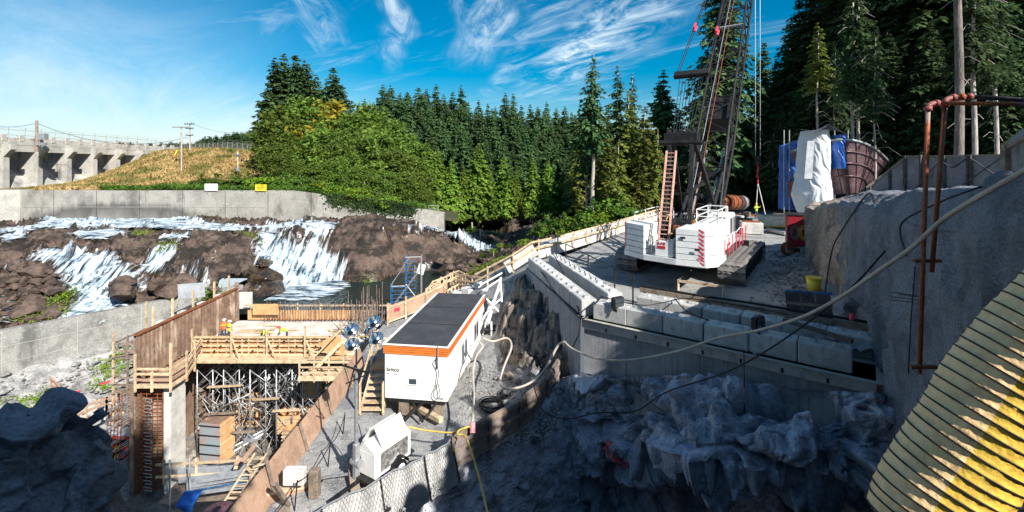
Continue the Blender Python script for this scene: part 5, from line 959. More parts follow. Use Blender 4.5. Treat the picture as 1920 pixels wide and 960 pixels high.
# form wall on the left side (tall brown panels)
fw = empty('form_wall', (-26.3, 39, ZD), label='tall stained brown plywood form wall on the left side of the deck', cat='formwork')
ys_ = np.linspace(32.9, 44.8, 11)
for i in range(10):
    y0, y1 = ys_[i], ys_[i+1]-.03; zt_ = -12.0; k = MB(); k.box((-26.3, (y0+y1)/2, -13.95), (.08, y1-y0, 3.3)); part(k, 'plywood_sheet', 'brown_ply', fw)
for i in range(30): y = 33+i*.4; k = MB(); k.box((-26.19, y, -14.0), (.14, .07, 3.2)); part(k, 'stud', 'brown_ply', fw)
k = MB(); k.box((-26.3, 38.85, -12.25), (.34, 12.1, .08)); part(k, 'cap', 'rust', fw)
k = MB(); k.box((-26.3, 44.86, -13.5), (.4, .1, 3.6)); part(k, 'end_post', 'grey_wood', fw)
for i, y in enumerate((35.2, 37.2, 39.6, 42.4, 44.6)): k = MB(); k.box((-26.9, y, -12.1), (.14, .14, 2.2)); part(k, 'upright', 'wood', fw)
for y in (36, 38.4, 40.8, 43): k = MB(); k.box((-26.95, y, -12.6), (.5, .6, .5)); part(k, 'bracket_box', 'jersey', fw)
k = MB(); k.box((0, 0, 0), (2.3, .04, 1.35)); tag(k.build('sheet_panel', 'grey_tarp', None, loc=P(359, 545, 43.2), rot=(0, R(-3), .12)), 'pale grey sheet panel standing above the left form wall', 'panel')
k = MB(); k.box((0, 0, 0), (2.2, .05, 1.6)); tag(k.build('formwork_panel', M['grey_wood'] and 'jersey', None, loc=P(452, 563, 45.2)), 'grey weathered panel at the end of the brown form wall by the falls', 'panel')
k = MB(); k.box((0, 0, 0), (2.4, .05, 1.0)); tag(k.build('plywood_sheet', 'ply', None, loc=P(498, 580, 43.9)), 'bright orange plywood sheet standing at the back left of the deck', 'plywood sheet')
# side platform with guard rails, stepping down to the left
lp = empty('side_platform', (-25, 35, ZD), label='timber side platform with guard rails hanging left of the scaffolding', cat='platform')
zp_ = -15.75
pl = [(-26.1, 32.6), (-23.7, 32.6), (-23.7, 34.1), (-24.9, 37.3), (-26.1, 37.3)]
k = MB(); k.prism(pl, .12, Matrix.Translation((0, 0, zp_))); part(k, 'platform_board', 'hoard', lp)
for (a, b) in (((-26.1, 32.55), (-23.65, 32.55)), ((-23.65, 32.6), (-23.65, 34.1)), ((-23.65, 34.1), (-24.6, 37.2))):
    for h in (.0, .45, .85, 1.2): k = MB(); k.beam((*a, zp_+h+.05), (*b, zp_+h+.05+(.4 if b[1] > 36 else 0)), .05, .16 if h else .26); part(k, 'rail', 'wood' if h != .45 else 'hoard', lp)
for x, y, h in ((-26.05, 32.5, 2.6), (-23.6, 32.5, 3.4), (-24.9, 32.5, 1.4), (-23.6, 34.1, 2.2), (-24.1, 35.7, 2.4)): k = MB(); k.box((x, y-.05, zp_+h/2-.3), (.12, .12, h)); part(k, 'post', 'wood', lp)
# left hanging walkway frames outside the wall
lw = empty('hanging_walkway', (-28, 34, -16), label='dark timber bracket walkway frames hanging off the left of the form wall', cat='walkway')
for j, z in enumerate((-13.0, -15.4, -17.6)):
    k = MB(); k.box((-27.4, 34.6, z-1.0), (1.5, 3.0, .1)); part(k, 'walkway_board', 'grey_wood', lw)
    for h in (-.5, .0): k = MB(); k.beam((-28.2, 33.2, z+h), (-28.2, 36.2, z+h), .07, .12); part(k, 'rail', 'grey_wood', lw); k = MB(); k.beam((-28.2, 33.2, z+h), (-26.5, 33.2, z+h), .07, .12); part(k, 'rail', 'grey_wood', lw)
for x, y, a, b in ((-28.2, 33.2, -18.8, -12.1), (-28.2, 36.2, -18.5, -10.9), (-27.2, 33.2, -18.6, -12.4), (-26.6, 33.1, -19, -12.2)): k = MB(); k.box((x, y, (a+b)/2), (.11, .11, b-a)); part(k, 'post', 'wood' if x < -28 else 'grey_wood', lw)
for i in range(9): k = MB(); k.beam((-26.6, 33.2, -13.5-i*.6), (-28.3+.15*(i % 3), 33.0, -14.0-i*.62), .05); part(k, 'brace', 'steel' if i % 2 else 'grey_wood', lw)
# ---- concrete wall stub with rebar mesh below the side platform, dowels beside it
rc = empty('rebar_wall', (-26, 33, -20), label='tall rusty reinforcing mesh wall with hooked ties under the side platform', cat='rebar')
k = MB(); k.box((-26.75, 33.75, -19.8), (.3, 1.5, 7.6)); part(k, 'formwork_side', 'brown_ply', rc)
k = MB(); k.box((-24.35, 33.9, -19.8), (.5, 1.5, 7.6)); part(k, 'concrete_side', 'jersey', rc)
k = MB(); k.box((-25.5, 34.6, -19.8), (2.2, .1, 7.6)); part(k, 'back_sheet', 'brown_ply', rc)
for i in range(5): x = -26.3+i*.38; k = MB(); k.tube((x, 33.3, -23.5), (x, 33.3, -16), .03, 5); part(k, 'upright_bar', 'rust', rc)
for i in range(26): z = -23.3+i*.28; k = MB(); k.tube((-26.4, 33.25, z), (-24.7, 33.25, z), .022, 5); part(k, 'cross_bar', 'rust', rc)
for i in range(14): z = -23.0+i*.48; k = MB(); k.path([(-25.9, 33.0, z), (-25.3, 32.9, z), (-25.25, 32.9, z-.22), (-25.8, 33.0, z-.25)], .028, 5); part(k, 'hook_tie', 'steel', rc)
dwl = empty('rebar_dowels', (-28, 32.5, -20), label='slanting reinforcing dowels sticking out left of the mesh wall', cat='rebar')
for i in range(34): z = -16.6-i*.2; k = MB(); k.tube((-26.9, 33.2, z), (-28.1-.3*(i % 3), 32.6, z-.9), .025, 5); part(k, 'bar', 'steel', dwl)
for i in range(5): k = MB(); k.tube((-27.3-.25*i, 32.9, -16.2-.3*i), (-27.5-.25*i, 32.7, -23.4), .028, 5); part(k, 'upright_bar', 'rust', dwl)
# ================================================================ SCAFFOLDING: shoring towers
SC = {}
def cyl(nm, l, r, n=6, mt='steel'):
    if (nm, l, r) not in SC: k = MB(); k.tube((0, 0, 0), (l, 0, 0), r, n); SC[(nm, l, r)] = k.mesh(nm, mt, True)
    return SC[(nm, l, r)]
def rod(root, nm, a, b, r=.04, mt='steel'):
    a, b = Vector(a), Vector(b); l = round((b-a).length, 2); me = cyl(nm, l, r, 6, mt); o = meshobj(nm, me, root); m = frame(a, b); o.matrix_local = m; return o
def tower(x, y, z0, z1, wx=1.25, wy=1.6, label='', rz=0):
    t_ = empty('shoring_tower', (x, y, z0), rz, label, 'scaffold tower', 'shoring towers under the deck'); H = z1-z0; nb = 4; h = H/nb; q = [(-wx/2, -wy/2), (wx/2, -wy/2), (wx/2, wy/2), (-wx/2, wy/2)]
    for a in q: rod(t_, 'standard', (a[0], a[1], 0), (a[0], a[1], H), .052)
    for b in range(nb):
        for z in (b*h+.25, b*h+h-.25):
            rod(t_, 'ledger', (*q[0], z), (*q[3], z), .034); rod(t_, 'ledger', (*q[1], z), (*q[2], z), .034)
        for (c, d) in ((0, 1), (3, 2)):
            rod(t_, 'diagonal_brace', (*q[c], b*h+.3), (*q[d], b*h+h-.3), .026); rod(t_, 'diagonal_brace', (*q[d], b*h+.3), (*q[c], b*h+h-.3), .026)
        rod(t_, 'diagonal_brace', (*q[1], b*h+.25), (*q[2], b*h+h-.3), .024)
    for a in q: k = MB(); k.box((a[0], a[1], .02), (.22, .22, .04)); k.build('base_plate', 'steel', t_)
    return t_
lab = ['leftmost', 'second from left', 'third from left', 'fourth from left', 'fifth from left', 'sixth from left', 'rightmost']
for i, x in enumerate((-24.4, -22.3, -20.2, -18.1, -16.0, -13.9)):
    tower(x, 38.1, -23.7, ZD-1.15, label=f'{lab[i] if i < 5 else "rightmost"} shoring tower in the front row below the deck edge')
for i, x in enumerate((-23.4, -20.9, -18.4, -15.6)):
    tower(x, 40.7, -23.7, ZD-1.15, label=f'{lab[i] if i < 3 else "rightmost"} shoring tower in the back row, half hidden behind the front towers')
tw1 = tower(-11.9, 35.2, -20.6, -16.6, 1.4, 1.4, 'short scaffold tower carrying the small stair platform at the right')
# extra tangle of props in the middle
tp = empty('raking_props', (-17, 38, -20), label='tangle of pale raking steel props under the middle of the deck', cat='scaffold')
for i in range(110):
    x = random.uniform(-24.6, -12.4); a = random.uniform(-1.2, 1.2); z1 = random.uniform(-19.4, -16.2); l_ = random.uniform(.9, 3.2); y = random.uniform(36.9, 39.8)
    o = rod(tp, 'prop', (x+17, y-38, z1+20), (x+17+math.sin(a)*l_, y-38+random.uniform(-.5, .5), z1+20-math.cos(a)*l_), random.choice((.03, .045)), )
for i, (x0, x1, z, y) in enumerate(((-24, -21.4, -17.9, 37.0), (-24.2, -21.8, -20.0, 36.9), (-20.4, -18.4, -18.9, 37), (-23.6, -20.4, -21.6, 37.1), (-19, -16.6, -19.9, 37.2))):
    k = MB(); k.beam((x0, y, z), (x1, y+.1, z+.08), .28, .06); tag(k.build('scaffold_plank', 'grey_wood' if i % 2 else 'wood'), ['upper left scaffold plank laid between the two leftmost towers', 'short scaffold plank halfway up the leftmost tower', 'scaffold plank high in the middle towers', 'low scaffold plank across the left towers', 'scaffold plank behind the dark doorway of the middle towers'][i], 'plank')
# dark back wall of the pit behind the scaffolding
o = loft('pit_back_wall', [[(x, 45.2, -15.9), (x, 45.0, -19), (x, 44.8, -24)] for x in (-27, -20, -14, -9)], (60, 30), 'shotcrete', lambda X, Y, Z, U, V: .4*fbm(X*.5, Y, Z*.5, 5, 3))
o = loft('pit_side_wall', [[(-26.95, y, -15.9), (-26.97, y, -19), (-27, y, -24)] for y in (34.4, 38, 42, 45.4)], (40, 30), 'brown_ply', lambda X, Y, Z, U, V: .05*fbm(X*.5, Y, Z*.5, 5, 3))
# column forms and boxes on the pit floor
def boxform(px, py, z, w_, d_, h, rz, mt, label, side='ply', top=None):
    c = G(px, py, z); t_ = empty('column_form', c, rz, label, 'formwork')
    k = MB(); k.box((0, -d_/2, h/2), (w_, .06, h)); k.build('front_panel', mt, t_); k = MB(); k.box((w_/2, 0, h/2), (.06, d_-.07, h)); k.build('side_panel', side, t_); k = MB(); k.box((-w_/2, 0, h/2), (.06, d_-.07, h)); k.build('side_panel', side, t_)
    k = MB(); k.box((0, d_/2, h/2), (w_, .06, h)); k.build('back_panel', side, t_)
    for z_ in np.linspace(.2, h-.2, 5):
        k = MB(); k.box((0, -d_/2-.06, z_), (w_+.1, .06, .07)); k.build('waler', 'dark_steel' if mt == 'insul' else 'wood', t_); k = MB(); k.box((w_/2+.06, 0, z_), (.06, d_, .07)); k.build('waler', 'wood', t_)
    if top: k = MB(); k.box((0, 0, h+.01), (w_, d_, .05)); k.build('cap', top, t_)
boxform(408, 862, -23.6, 1.7, 1.6, 3.3, R(-8), 'insul', 'wrapped blue grey column form with orange ply side on the pit floor', top='brown_ply')
boxform(465, 795, -23.6, 2.2, 1.2, 3.0, R(12), 'ply', 'orange plywood form standing behind the scaffold legs')
boxform(563, 803, -21.9, 3.2, 1.3, 1.4, R(6), 'ply', 'low orange plywood form at the right side of the pit')
boxform(552, 838, -22.3, 1.5, .8, 1.5, R(-2), 'hoard', 'small orange brown form box below the low orange form')
boxform(590, 742, -19.2, 1.6, 1.0, 2.1, R(0), 'ply', 'orange timber form between the right scaffold legs')
# right side: excavation shelf, tarp, stair platform
x, y = mg(-14.4, -8.8, 60, 26, 38, 90); t2 = np.clip((x+14.0)/4.2, 0, 1)
z = -22.7+6.4*t2**1.3+.45*fbm(x*.7, y*.7, 0, 5, 4)+np.clip((y-33)/5, 0, 1)*1.5; grid('rock_shelf', x, y, z, 'mound')
k = MB(); pts = [(px, py) for px, py in ((575, 830), (600, 800), (640, 770), (620, 800))]
x, y = mg(-12.4, -10.0, 26, 28.6, 34.5, 40); t2 = np.clip((x+14.0)/4.2, 0, 1); z = -22.7+6.4*t2**1.3+np.clip((y-33)/5, 0, 1)*1.5+.62+.28*fbm(x*1.1, y*1.1, 0, 4, 8)
M['navy'] = mat('dark_blue_cloth', (.035, .055, .10), var=.3, scale=2, bump=.6, bscale=5, col2=(.06, .09, .16))
o = grid('blue_tarp', x, y, z, 'navy', kind=None); tag(o, 'crumpled dark blue cloth covering the rocks behind the plywood hoarding', 'tarp')
sp = empty('stair_platform', (-11.5, 34, -16.5), label='small timber platform with rails at the right end of the scaffolding', cat='platform')
c0 = P(612, 702, 35); 
k = MB(); k.box((c0.x, 35, c0.z), (3.3, 1.7, .12)); part(k, 'platform_board', 'wood', sp)
k = MB(); k.box((c0.x, 34.1, c0.z+.12), (3.3, .06, .35)); part(k, 'toe_board', 'wood', sp)
for i in range(4): k = MB(); k.box((c0.x-1.6+i*1.07, 34.1, c0.z+.8), (.1, .1, 1.9)); part(k, 'post', 'wood', sp)
for h in (.55, .95, 1.35): k = MB(); k.box((c0.x, 34.05, c0.z+h), (3.3, .05, .12)); part(k, 'rail', 'wood', sp); k = MB(); k.box((c0.x, 35.8, c0.z+h), (3.3, .05, .12)); part(k, 'rail', 'wood', sp)
for i in range(8): k = MB(); k.box((c0.x-1.0+i*.25, 35.6+.02*i, c0.z+.25+i*.24), (.3, .9, .05)); part(k, 'tread', 'wood', sp)
for q in (35.1, 36.05): k = MB(); k.beam((c0.x-1.1, q, c0.z+.1), (c0.x+.95, q+.1, c0.z+2.2), .05, .24); part(k, 'stringer', 'wood', sp); k = MB(); k.beam((c0.x-1.1, q, c0.z+1.1), (c0.x+.95, q+.1, c0.z+3.2), .05, .1); part(k, 'rail', 'wood', sp)
k = MB(); k.box((0, 0, 0), (1.5, .05, 1.9)); tag(k.build('plywood_sheet', 'ply', None, loc=P(627, 652, 36.3), rot=(R(14), R(-28), .1)), 'tilted orange plywood sheet above the small stair platform', 'plywood sheet')
# fence panel with red mark between deck and trailer
hp = empty('river_hoarding', (-8, 34, -12), label='brown plywood fence panels with a red mark behind the trailer', cat='fence')
hp_pts = [P(728, 606, 34.0), P(762, 593, 34.8), P(800, 577, 35.6), P(835, 560, 36.4)]
for i, (a, b) in enumerate(zip(hp_pts[:-1], hp_pts[1:])):
    k = MB(); k.beam(a+Vector((0, 0, .62)), b+Vector((0, 0, .62)), .04, 1.2); part(k, 'plywood_sheet', 'hoard', hp)
    for h in (.1, 1.12): k = MB(); k.beam(a+Vector((0, -.08, h)), b+Vector((0, -.08, h)), .05, .1); part(k, 'rail', 'wood', hp)
for a in hp_pts: k = MB(); k.box(a+Vector((0, -.12, .65)), (.12, .1, 1.7)); part(k, 'post', 'wood', hp)
a = hp_pts[0].lerp(hp_pts[1], .35); k = MB(); k.beam(a+Vector((0, -.06, .9)), a+Vector((.35, .1, .75)), .03, .14); k.beam(a+Vector((0, -.06, .7)), a+Vector((.35, .1, .95)), .03, .12); part(k, 'paint_mark', 'hazard', hp)
# blue aluminium stair tower by the pool
stt = empty('stair_tower', P(770, 555, 46), R(8), 'blue and silver scaffold stair tower at the edge of the pool', 'stair tower')
for x, h in ((-1.9, 2.4), (-.5, 5.0), (1.0, 5.0)):
    for y in (0, 1.2): k = MB(); k.tube((x, y, -1.5), (x, y, h-1.2), .06, 6); k.build('standard', 'blue' if x < 1 else 'steel', stt)
for z in np.arange(-.8, 3.7, .38): k = MB(); k.tube((-.5, 0, z), (.55, 0, z), .035, 5); k.build('rung', 'blue', stt)
for z in np.arange(-1.2, 1.1, .35): k = MB(); k.tube((-1.9, 0, z), (-.5, 0, z), .035, 5); k.build('rung', 'blue', stt)
for i in range(9): k = MB(); k.box((-1.6+i*.26, .6, -.9+i*.36), (.3, .8, .05)); k.build('tread', 'steel', stt)
for a, b in (((-1.9, 0, 1.1), (-.1, 0, 3.8)), ((-1.9, -.05, -1.2), (.9, -.05, 2.6)), ((-.5, 0, 3.8), (1, 0, 3.8)), ((-1.9, 0, 1.0), (-.5, 0, 1.0)), ((-.5, 0, 1.2), (1, 0, -.8))): k = MB(); k.tube(a, b, .05, 6); k.build('handrail', 'steel', stt)
k = MB(); k.box((.2, .4, 2.7), (.7, .6, .9), Matrix.Rotation(.3, 4, 'Y')); k.build('cloth_wrap', 'white_tarp', stt)
# timber guard rails climbing the river side of the road
trk = empty('timber_guardrail', P(830, 560, 37), label='new timber scaffold rails zigzagging down the bank behind the trailer', cat='railing')
def rails(root, pts, n, h=1.15, mt='wood'):
    for i, (a, b) in enumerate(zip(pts[:-1], pts[1:])):
        for j in range(n):
            q = a.lerp(b, j/n); k = MB(); k.box(q+Vector((0, 0, h/2-.1)), (.1, .1, h)); part(k, 'post', mt, root)
        for hh in (h-.15, h*.45): k = MB(); k.beam(a+Vector((0, -.07, hh)), b+Vector((0, -.07, hh)), .05, .12); part(k, 'rail', mt, root)
        if n > 2: k = MB(); k.beam(a+Vector((0, -.1, 0)), a.lerp(b, .4)+Vector((0, -.1, h)), .05, .1); part(k, 'brace', mt, root)
rails(trk, [P(795, 575, 37), P(812, 550, 39), P(850, 535, 41), P(905, 543, 38.5)], 3)
rails(trk, [P(805, 560, 41), P(845, 533, 43), P(860, 528, 43), P(900, 548, 41)], 3)
rails(trk, [P(790, 590, 37), P(840, 568, 36.5), P(860, 556, 37.5), P(905, 562, 35.5)], 3)
k = MB(); k.add([P(800, 592, 36.5), P(900, 578, 34.6), P(870, 552, 38.5), P(812, 568, 39)], [(0, 1, 2, 3)]); k.add([P(800, 592, 36.5)-Vector((0, 0, .1)), P(900, 578, 34.6)-Vector((0, 0, .1)), P(900, 578, 34.6), P(800, 592, 36.5)], [(0, 1, 2, 3)]); part(k, 'landing_board', 'wood', trk)
# jersey barriers and rail line along the river edge
def jersey():
    k = MB(); prof = [(-.3, 0), (.3, 0), (.3, .08), (.15, .33), (.09, .82), (-.09, .82), (-.15, .33), (-.3, .08)]
    m = Matrix(((0, 0, 1, -1.22), (1, 0, 0, 0), (0, 1, 0, 0), (0, 0, 0, 1))); k.prism(prof, 2.44, m); return k.mesh('concrete_barrier', 'jersey')
JM = jersey(); WORD = 'first second third fourth fifth sixth seventh eighth ninth tenth eleventh twelfth thirteenth fourteenth fifteenth sixteenth seventeenth eighteenth nineteenth twentieth twenty-first twenty-second twenty-third twenty-fourth'.split()
edge = [Vector((-5.2, 35.6, -10.9)), Vector((-2.9, 35.0, -9.7)), Vector((-.2, 33.6, -8.0)), Vector((1.2, 33.6, -7.1)), Vector((3.4, 36.2, -7.1)), Vector((7.2, 41.4, -7.1)), Vector((11.6, 48.2, -7.2)), Vector((16.5, 56, -7.3)), Vector((21, 63, -7.4))]
def along(pts, step):
    o = []; L_ = 0; nxt = step/2
    for a, b in zip(pts[:-1], pts[1:]):
        l = (b-a).length
        while nxt <= L_+l: t_ = (nxt-L_)/l; o.append((a.lerp(b, t_), (b-a).normalized())); nxt += step
        L_ += l
    return o
J = along(edge[2:], 2.5)
for i, (p, d) in enumerate(J):
    o = meshobj('concrete_barrier', JM, None, p+Vector((0, 0, -.05)), (0, -math.asin(d.z), math.atan2(d.y, d.x)))
    tag(o, WORD[i]+' white concrete road barrier from the ramp along the river edge of the pad', 'barrier', 'concrete barriers along the river edge of the pad')
def bigblock(p, d, sc_=1): return meshobj('concrete_block', BM, None, p, (0, 0, math.atan2(d.y, d.x)), (sc_, 1, 1))
for i, (p, d) in enumerate(along([q+Vector((-.9, .7, -.05)) for q in edge[4:]], 1.6)):
    tag(bigblock(p, d), WORD[i]+' pale concrete block from the ramp in the outer line behind the road barriers', 'concrete block', 'concrete blocks behind the road barriers')
for i, (px, py, y, rz) in enumerate(((862, 548, 36, .3), (880, 541, 36, 1.0), (905, 533, 36, .5), (890, 558, 34.5, .2), (918, 545, 34, .9), (935, 515, 35.5, .4), (948, 508, 35.5, .8), (962, 500, 35, .3))):
    p = P(px, py, y); o = meshobj('concrete_block', BM, None, p-Vector((0, 0, .6)), (0, .12*(i % 3-1), rz), (.8, 1, 1)); tag(o, 'pale concrete block tumbled beside the ramp behind the trailer', 'concrete block', 'blocks by the ramp behind the trailer')
rl = empty('timber_guardrail', edge[1], label='long new timber guard rail above the white barriers along the river edge', cat='railing')
rp2 = [q+Vector((.2, -.3, 0)) for q in edge[1:]]
for i, (a, b) in enumerate(zip(rp2[:-1], rp2[1:])):
    for hh in (1.25, .75): k = MB(); k.beam(a+Vector((0, 0, hh)), b+Vector((0, 0, hh)), .06, .13); part(k, 'rail', 'wood', rl)
for (p, d) in along(rp2, 2.4): k = MB(); k.box(p+Vector((0, .05, .65)), (.1, .1, 1.4)); part(k, 'post', 'wood', rl)
# white tangled scaffold/conduit frame right behind the trailer
wf = empty('scaffold_tangle', P(925, 590, 31), label='tangle of pale pipes and braces leaning behind the right end of the trailer', cat='scaffold')
for a, b in (((905, 628, 29.5), (940, 520, 31)), ((915, 580, 29.5), (940, 560, 31)), ((905, 600, 29.5), (938, 540, 31)), ((938, 520, 31), (941, 566, 31)), ((912, 560, 30), (936, 585, 30)), ((905, 545, 30.5), (940, 522, 31)), ((915, 610, 29.5), (930, 555, 31)), ((922, 640, 29), (921, 603, 29.3)), ((900, 535, 31), (941, 512, 32))):
    k = MB(); k.tube(P(*a), P(*b), .06, 6); part(k, 'pipe', 'white', wf)
k = MB(); k.box(P(917, 615, 29.6), (.9, 1.0, .06)); part(k, 'shelf', 'dark_steel', wf)
# ---- foreground walkway with pipes in the pit bottom
wk = empty('pit_walkway', (-17, 28, -19.5), label='timber walkway with rails and stacked grey pipes at the bottom of the pit', cat='walkway')
a, b = P(292, 872, 29), P(470, 862, 29)
for dy, zz in ((0, 0), (0, -.75)): k = MB(); k.beam(a+Vector((0, dy, zz)), b+Vector((0, dy, zz-.0)), .06, .14); part(k, 'rail', 'wood', wk)
for t_ in (.08, .42, .86): q = a.lerp(b, t_); k = MB(); k.box(q+Vector((0, .05, -.5)), (.12, .1, 1.5)); part(k, 'post', 'wood', wk)
k = MB(); k.add([P(295, 945, 27), P(480, 935, 27), P(470, 890, 29.5), P(330, 905, 29.5)], [(0, 1, 2, 3)]); part(k, 'walkway_board', 'grey_wood', wk)
ps = empty('pipe_stack', P(400, 890, 29), label='stack of long thin grey pipes on the pit walkway', cat='pipes')
for i in range(16): k = MB(); q = P(335, 905-i*1.6, 28.6+i*.06); k.tube(q, q+Vector((4.0+.3*(i % 3), .2, .25+.04*(i % 4))), .05, 6); part(k, 'pipe', 'steel', ps)
ps = empty('pipe_stack', P(400, 930, 26), label='lower stack of grey and blue pipes in front of the pit walkway', cat='pipes')
for i in range(15): k = MB(); q = P(350, 930-i*2.4, 26.6+i*.09); k.tube(q, q+Vector((3.4+.4*(i % 3), .3, .3+.05*(i % 4))), .045, 6); part(k, 'pipe', 'blue' if i == 3 else 'steel', ps)
k = MB(); k.tube(P(425, 948, 25), P(478, 942, 25.4), .05, 6); tag(k.build('pipe', 'yellow'), 'short bright yellow pipe at the bottom of the pit', 'pipe')
k = MB(); k.tube(P(318, 862, 26.5), P(319, 975, 26), .05, 6); tag(k.build('steel_pole', 'steel'), 'left thin steel pole standing in front of the pit walkway', 'pole')
k = MB(); k.tube(P(355, 858, 26.8), P(357, 940, 26.4), .045, 6); tag(k.build('steel_pole', 'steel'), 'right thin steel pole standing in front of the pit walkway', 'pole')
ld = empty('timber_ladder', P(440, 900, 27), label='leaning timber ladder between the pit walkway and the hoarding', cat='ladder')
for q in (0, 22): k = MB(); k.beam(P(418+q, 945, 26), P(478+q, 850, 28), .08); part(k, 'rail', 'wood', ld)
for i in range(9): t_ = i/9; k = MB(); k.beam(P(418, 945, 26).lerp(P(478, 850, 28), t_), P(440, 945, 26).lerp(P(500, 850, 28), t_), .05); part(k, 'rung', 'wood', ld)
for i in range(14):
    p = P(random.uniform(440, 530), random.uniform(850, 935), random.uniform(26, 28)); k = MB(); k.beam(p, p+Vector((random.uniform(-.6, 1.6), random.uniform(-.5, 1.2), random.uniform(.0, .5))), random.choice((.1, .2, .28)), .05)
    tag(k.build('plank', random.choice(('wood', 'hoard', 'grey_wood'))), 'loose plank in the jumble left of the lower hoarding', 'plank', 'loose planks left of the lower hoarding')
pc_ = empty('concrete_stub', P(590, 915, 17), label='low concrete block wall with a timber cap beside the lower hoarding', cat='wall')
k = MB(); a, b = P(478, 930, 16.6), P(600, 905, 17.8); k.beam(a-Vector((0, 0, .6)), b-Vector((0, 0, .6)), .3, 1.2); part(k, 'wall_body', 'hoard', pc_); k = MB(); k.beam(a+Vector((0, 0, .04)), b+Vector((0, 0, .04)), .34, .07); part(k, 'cap', 'wood', pc_)
for (px, py, w2, h2, lb) in ((553, 892, .75, .55, 'pale squared timber block beside the bottom of the plywood hoarding'), (590, 905, .35, 1.0, 'grey timber stub near the bottom centre left')): k = MB(); k.cbox(P(px, py, 17), (w2, .3, h2), .02); tag(k.build('timber_block', 'jersey' if w2 > .5 else 'grey_wood'), lb, 'timber')
for a, b, lb in (((573, 838, 25), (574, 880, 24.6), 'upright timber post at the pit edge behind the hoarding'), ((535, 822, 27), (537, 862, 26.6), 'orange timber post by the small form box')): k = MB(); k.beam(P(*a), P(*b), .16); tag(k.build('timber_post', 'wood'), lb, 'post')
wbw = empty('wheelbarrow_frame', P(470, 838, 30), .5, 'pale tipped metal frame cart lying on the pit floor', 'cart')
for a, b in (((-.9, 0, 0), (.7, .3, .5)), ((-.9, .6, 0), (.7, .7, .5)), ((-.9, 0, 0), (-.9, .6, 0)), ((.7, .3, .5), (.7, .7, .5)), ((-.5, 0, .1), (-.1, 0, .9)), ((.2, .2, .3), (-.2, .1, .9))): k = MB(); k.tube(a, b, .05, 6); k.build('frame_tube', 'steel', wbw)
k = MB(); k.box((.1, .3, .35), (1.0, .6, .06)); k.build('tray', 'steel', wbw)
# dark round tank lid at the very bottom
k = MB(); n = 24
for j in range(5):
    a = j/4*1.4; k.v += [(.95*math.cos(a)*math.cos(6.28319*i/n), .95*math.cos(a)*math.sin(6.28319*i/n), .42*math.sin(a)) for i in range(n)]
for j in range(4):
    for i in range(n): k.f.append((j*n+i, j*n+(i+1) % n, (j+1)*n+(i+1) % n, (j+1)*n+i)); k.mi.append(0)
M['maroon'] = mat('maroon_paint', (.13, .06, .075), rough=.5, var=.15); tag(k.build('tank_lid', 'maroon', smooth=True, loc=P(408, 968, 24)), 'dark maroon domed tank lid at the bottom edge of the pit', 'tank')
k = MB(); k.add([(-.5, 0, 0), (.5, 0, .1), (.6, .6, .5), (-.4, .6, .4), (-.2, .2, -.4), (.3, .1, -.5)], [(0, 1, 2, 3), (0, 4, 5, 1)]); tag(k.build('blue_tarp', 'blue_tarp', loc=P(345, 950, 25)), 'small blue plastic sheet at the bottom of the pit', 'tarp')
# ---- footbridge and shed on the left slope
fb = empty('footbridge', P(200, 780, 36), label='timber footbridge ramp with rails on the left slope', cat='footbridge')
for (a, b) in ((P(120, 790, 34.5), P(200, 758, 37)), (P(200, 758, 37), P(262, 778, 36))):
    k = MB(); u = Vector((0, 0, -.55)); w2 = Vector((.2, .9, 0)); k.add([a+u, b+u, b+u+w2, a+u+w2, a+u*1.3, b+u*1.3], [(0, 1, 2, 3), (4, 5, 1, 0)]); part(k, 'ramp_board', 'grey_wood', fb)
    for q in (Vector((0, 0, 0)), w2):
        for h in (.45, .05): k = MB(); k.beam(a+q+Vector((0, 0, h)), b+q+Vector((0, 0, h)), .06, .12); part(k, 'rail', 'hoard', fb)
        for t_ in (0, .5, 1): p = a.lerp(b, t_)+q; k = MB(); k.box(p+Vector((0, 0, -.1)), (.13, .11, 1.3)); part(k, 'post', 'wood', fb)
t_ = empty('timber_barrier', P(100, 735, 38), label='broken timber rail frame leaning on the pale slope', cat='barrier')
for a, b in (((95, 708, 38), (97, 735, 38)), ((95, 708, 38), (125, 740, 36.5)), ((97, 722, 38), (128, 768, 35)), ((95, 710, 38), (135, 745, 37)), ((128, 768, 35), (116, 735, 36.5)), ((60, 775, 35), (98, 762, 36))): k = MB(); k.beam(P(*a), P(*b), .12); part(k, 'rail', 'hoard', t_)
k = MB(); k.beam(P(132, 752, 36.5), P(147, 733, 37.5), .28, .1); tag(k.build('orange_marker', 'hazard'), 'red orange plastic marker lying on the pale slope', 'marker')
k = MB(); k.beam(P(188, 720, 39), P(207, 715, 39.5), .12); tag(k.build('orange_marker', 'hazard'), 'short red stick on the slope near the form wall', 'marker')
sh_ = empty('tool_shed', P(235, 870, 34), R(-6), 'small dark red tool shed with pale canopy roof beside the rebar wall', 'shed')
k = MB(); k.add([(-1.1, -.8, 2.5), (1.1, -.8, 2.5), (1.1, .8, 2.5), (-1.1, .8, 2.5), (0, -.2, 3.25), (0, .4, 3.25)], [(0, 4, 5, 3), (1, 2, 5, 4), (0, 1, 4), (2, 3, 5)]); k.build('roof', 'grey_tarp', sh_)
for x in (-1.05, 1.05): k = MB(); k.box((x, 0, 1.2), (.06, 1.6, 2.5)); k.build('side_wall', 'maroon', sh_)
k = MB(); k.box((0, .78, 1.2), (2.05, .05, 2.5)); k.build('back_wall', 'maroon', sh_); k = MB(); k.box((0, -.82, 2.42), (2.2, .06, .2)); k.build('fascia', 'red', sh_)
for z in (.5, 1.1, 1.7): k = MB(); k.box((0, .2, z), (2.05, 1.1, .05)); k.build('shelf', 'maroon', sh_)
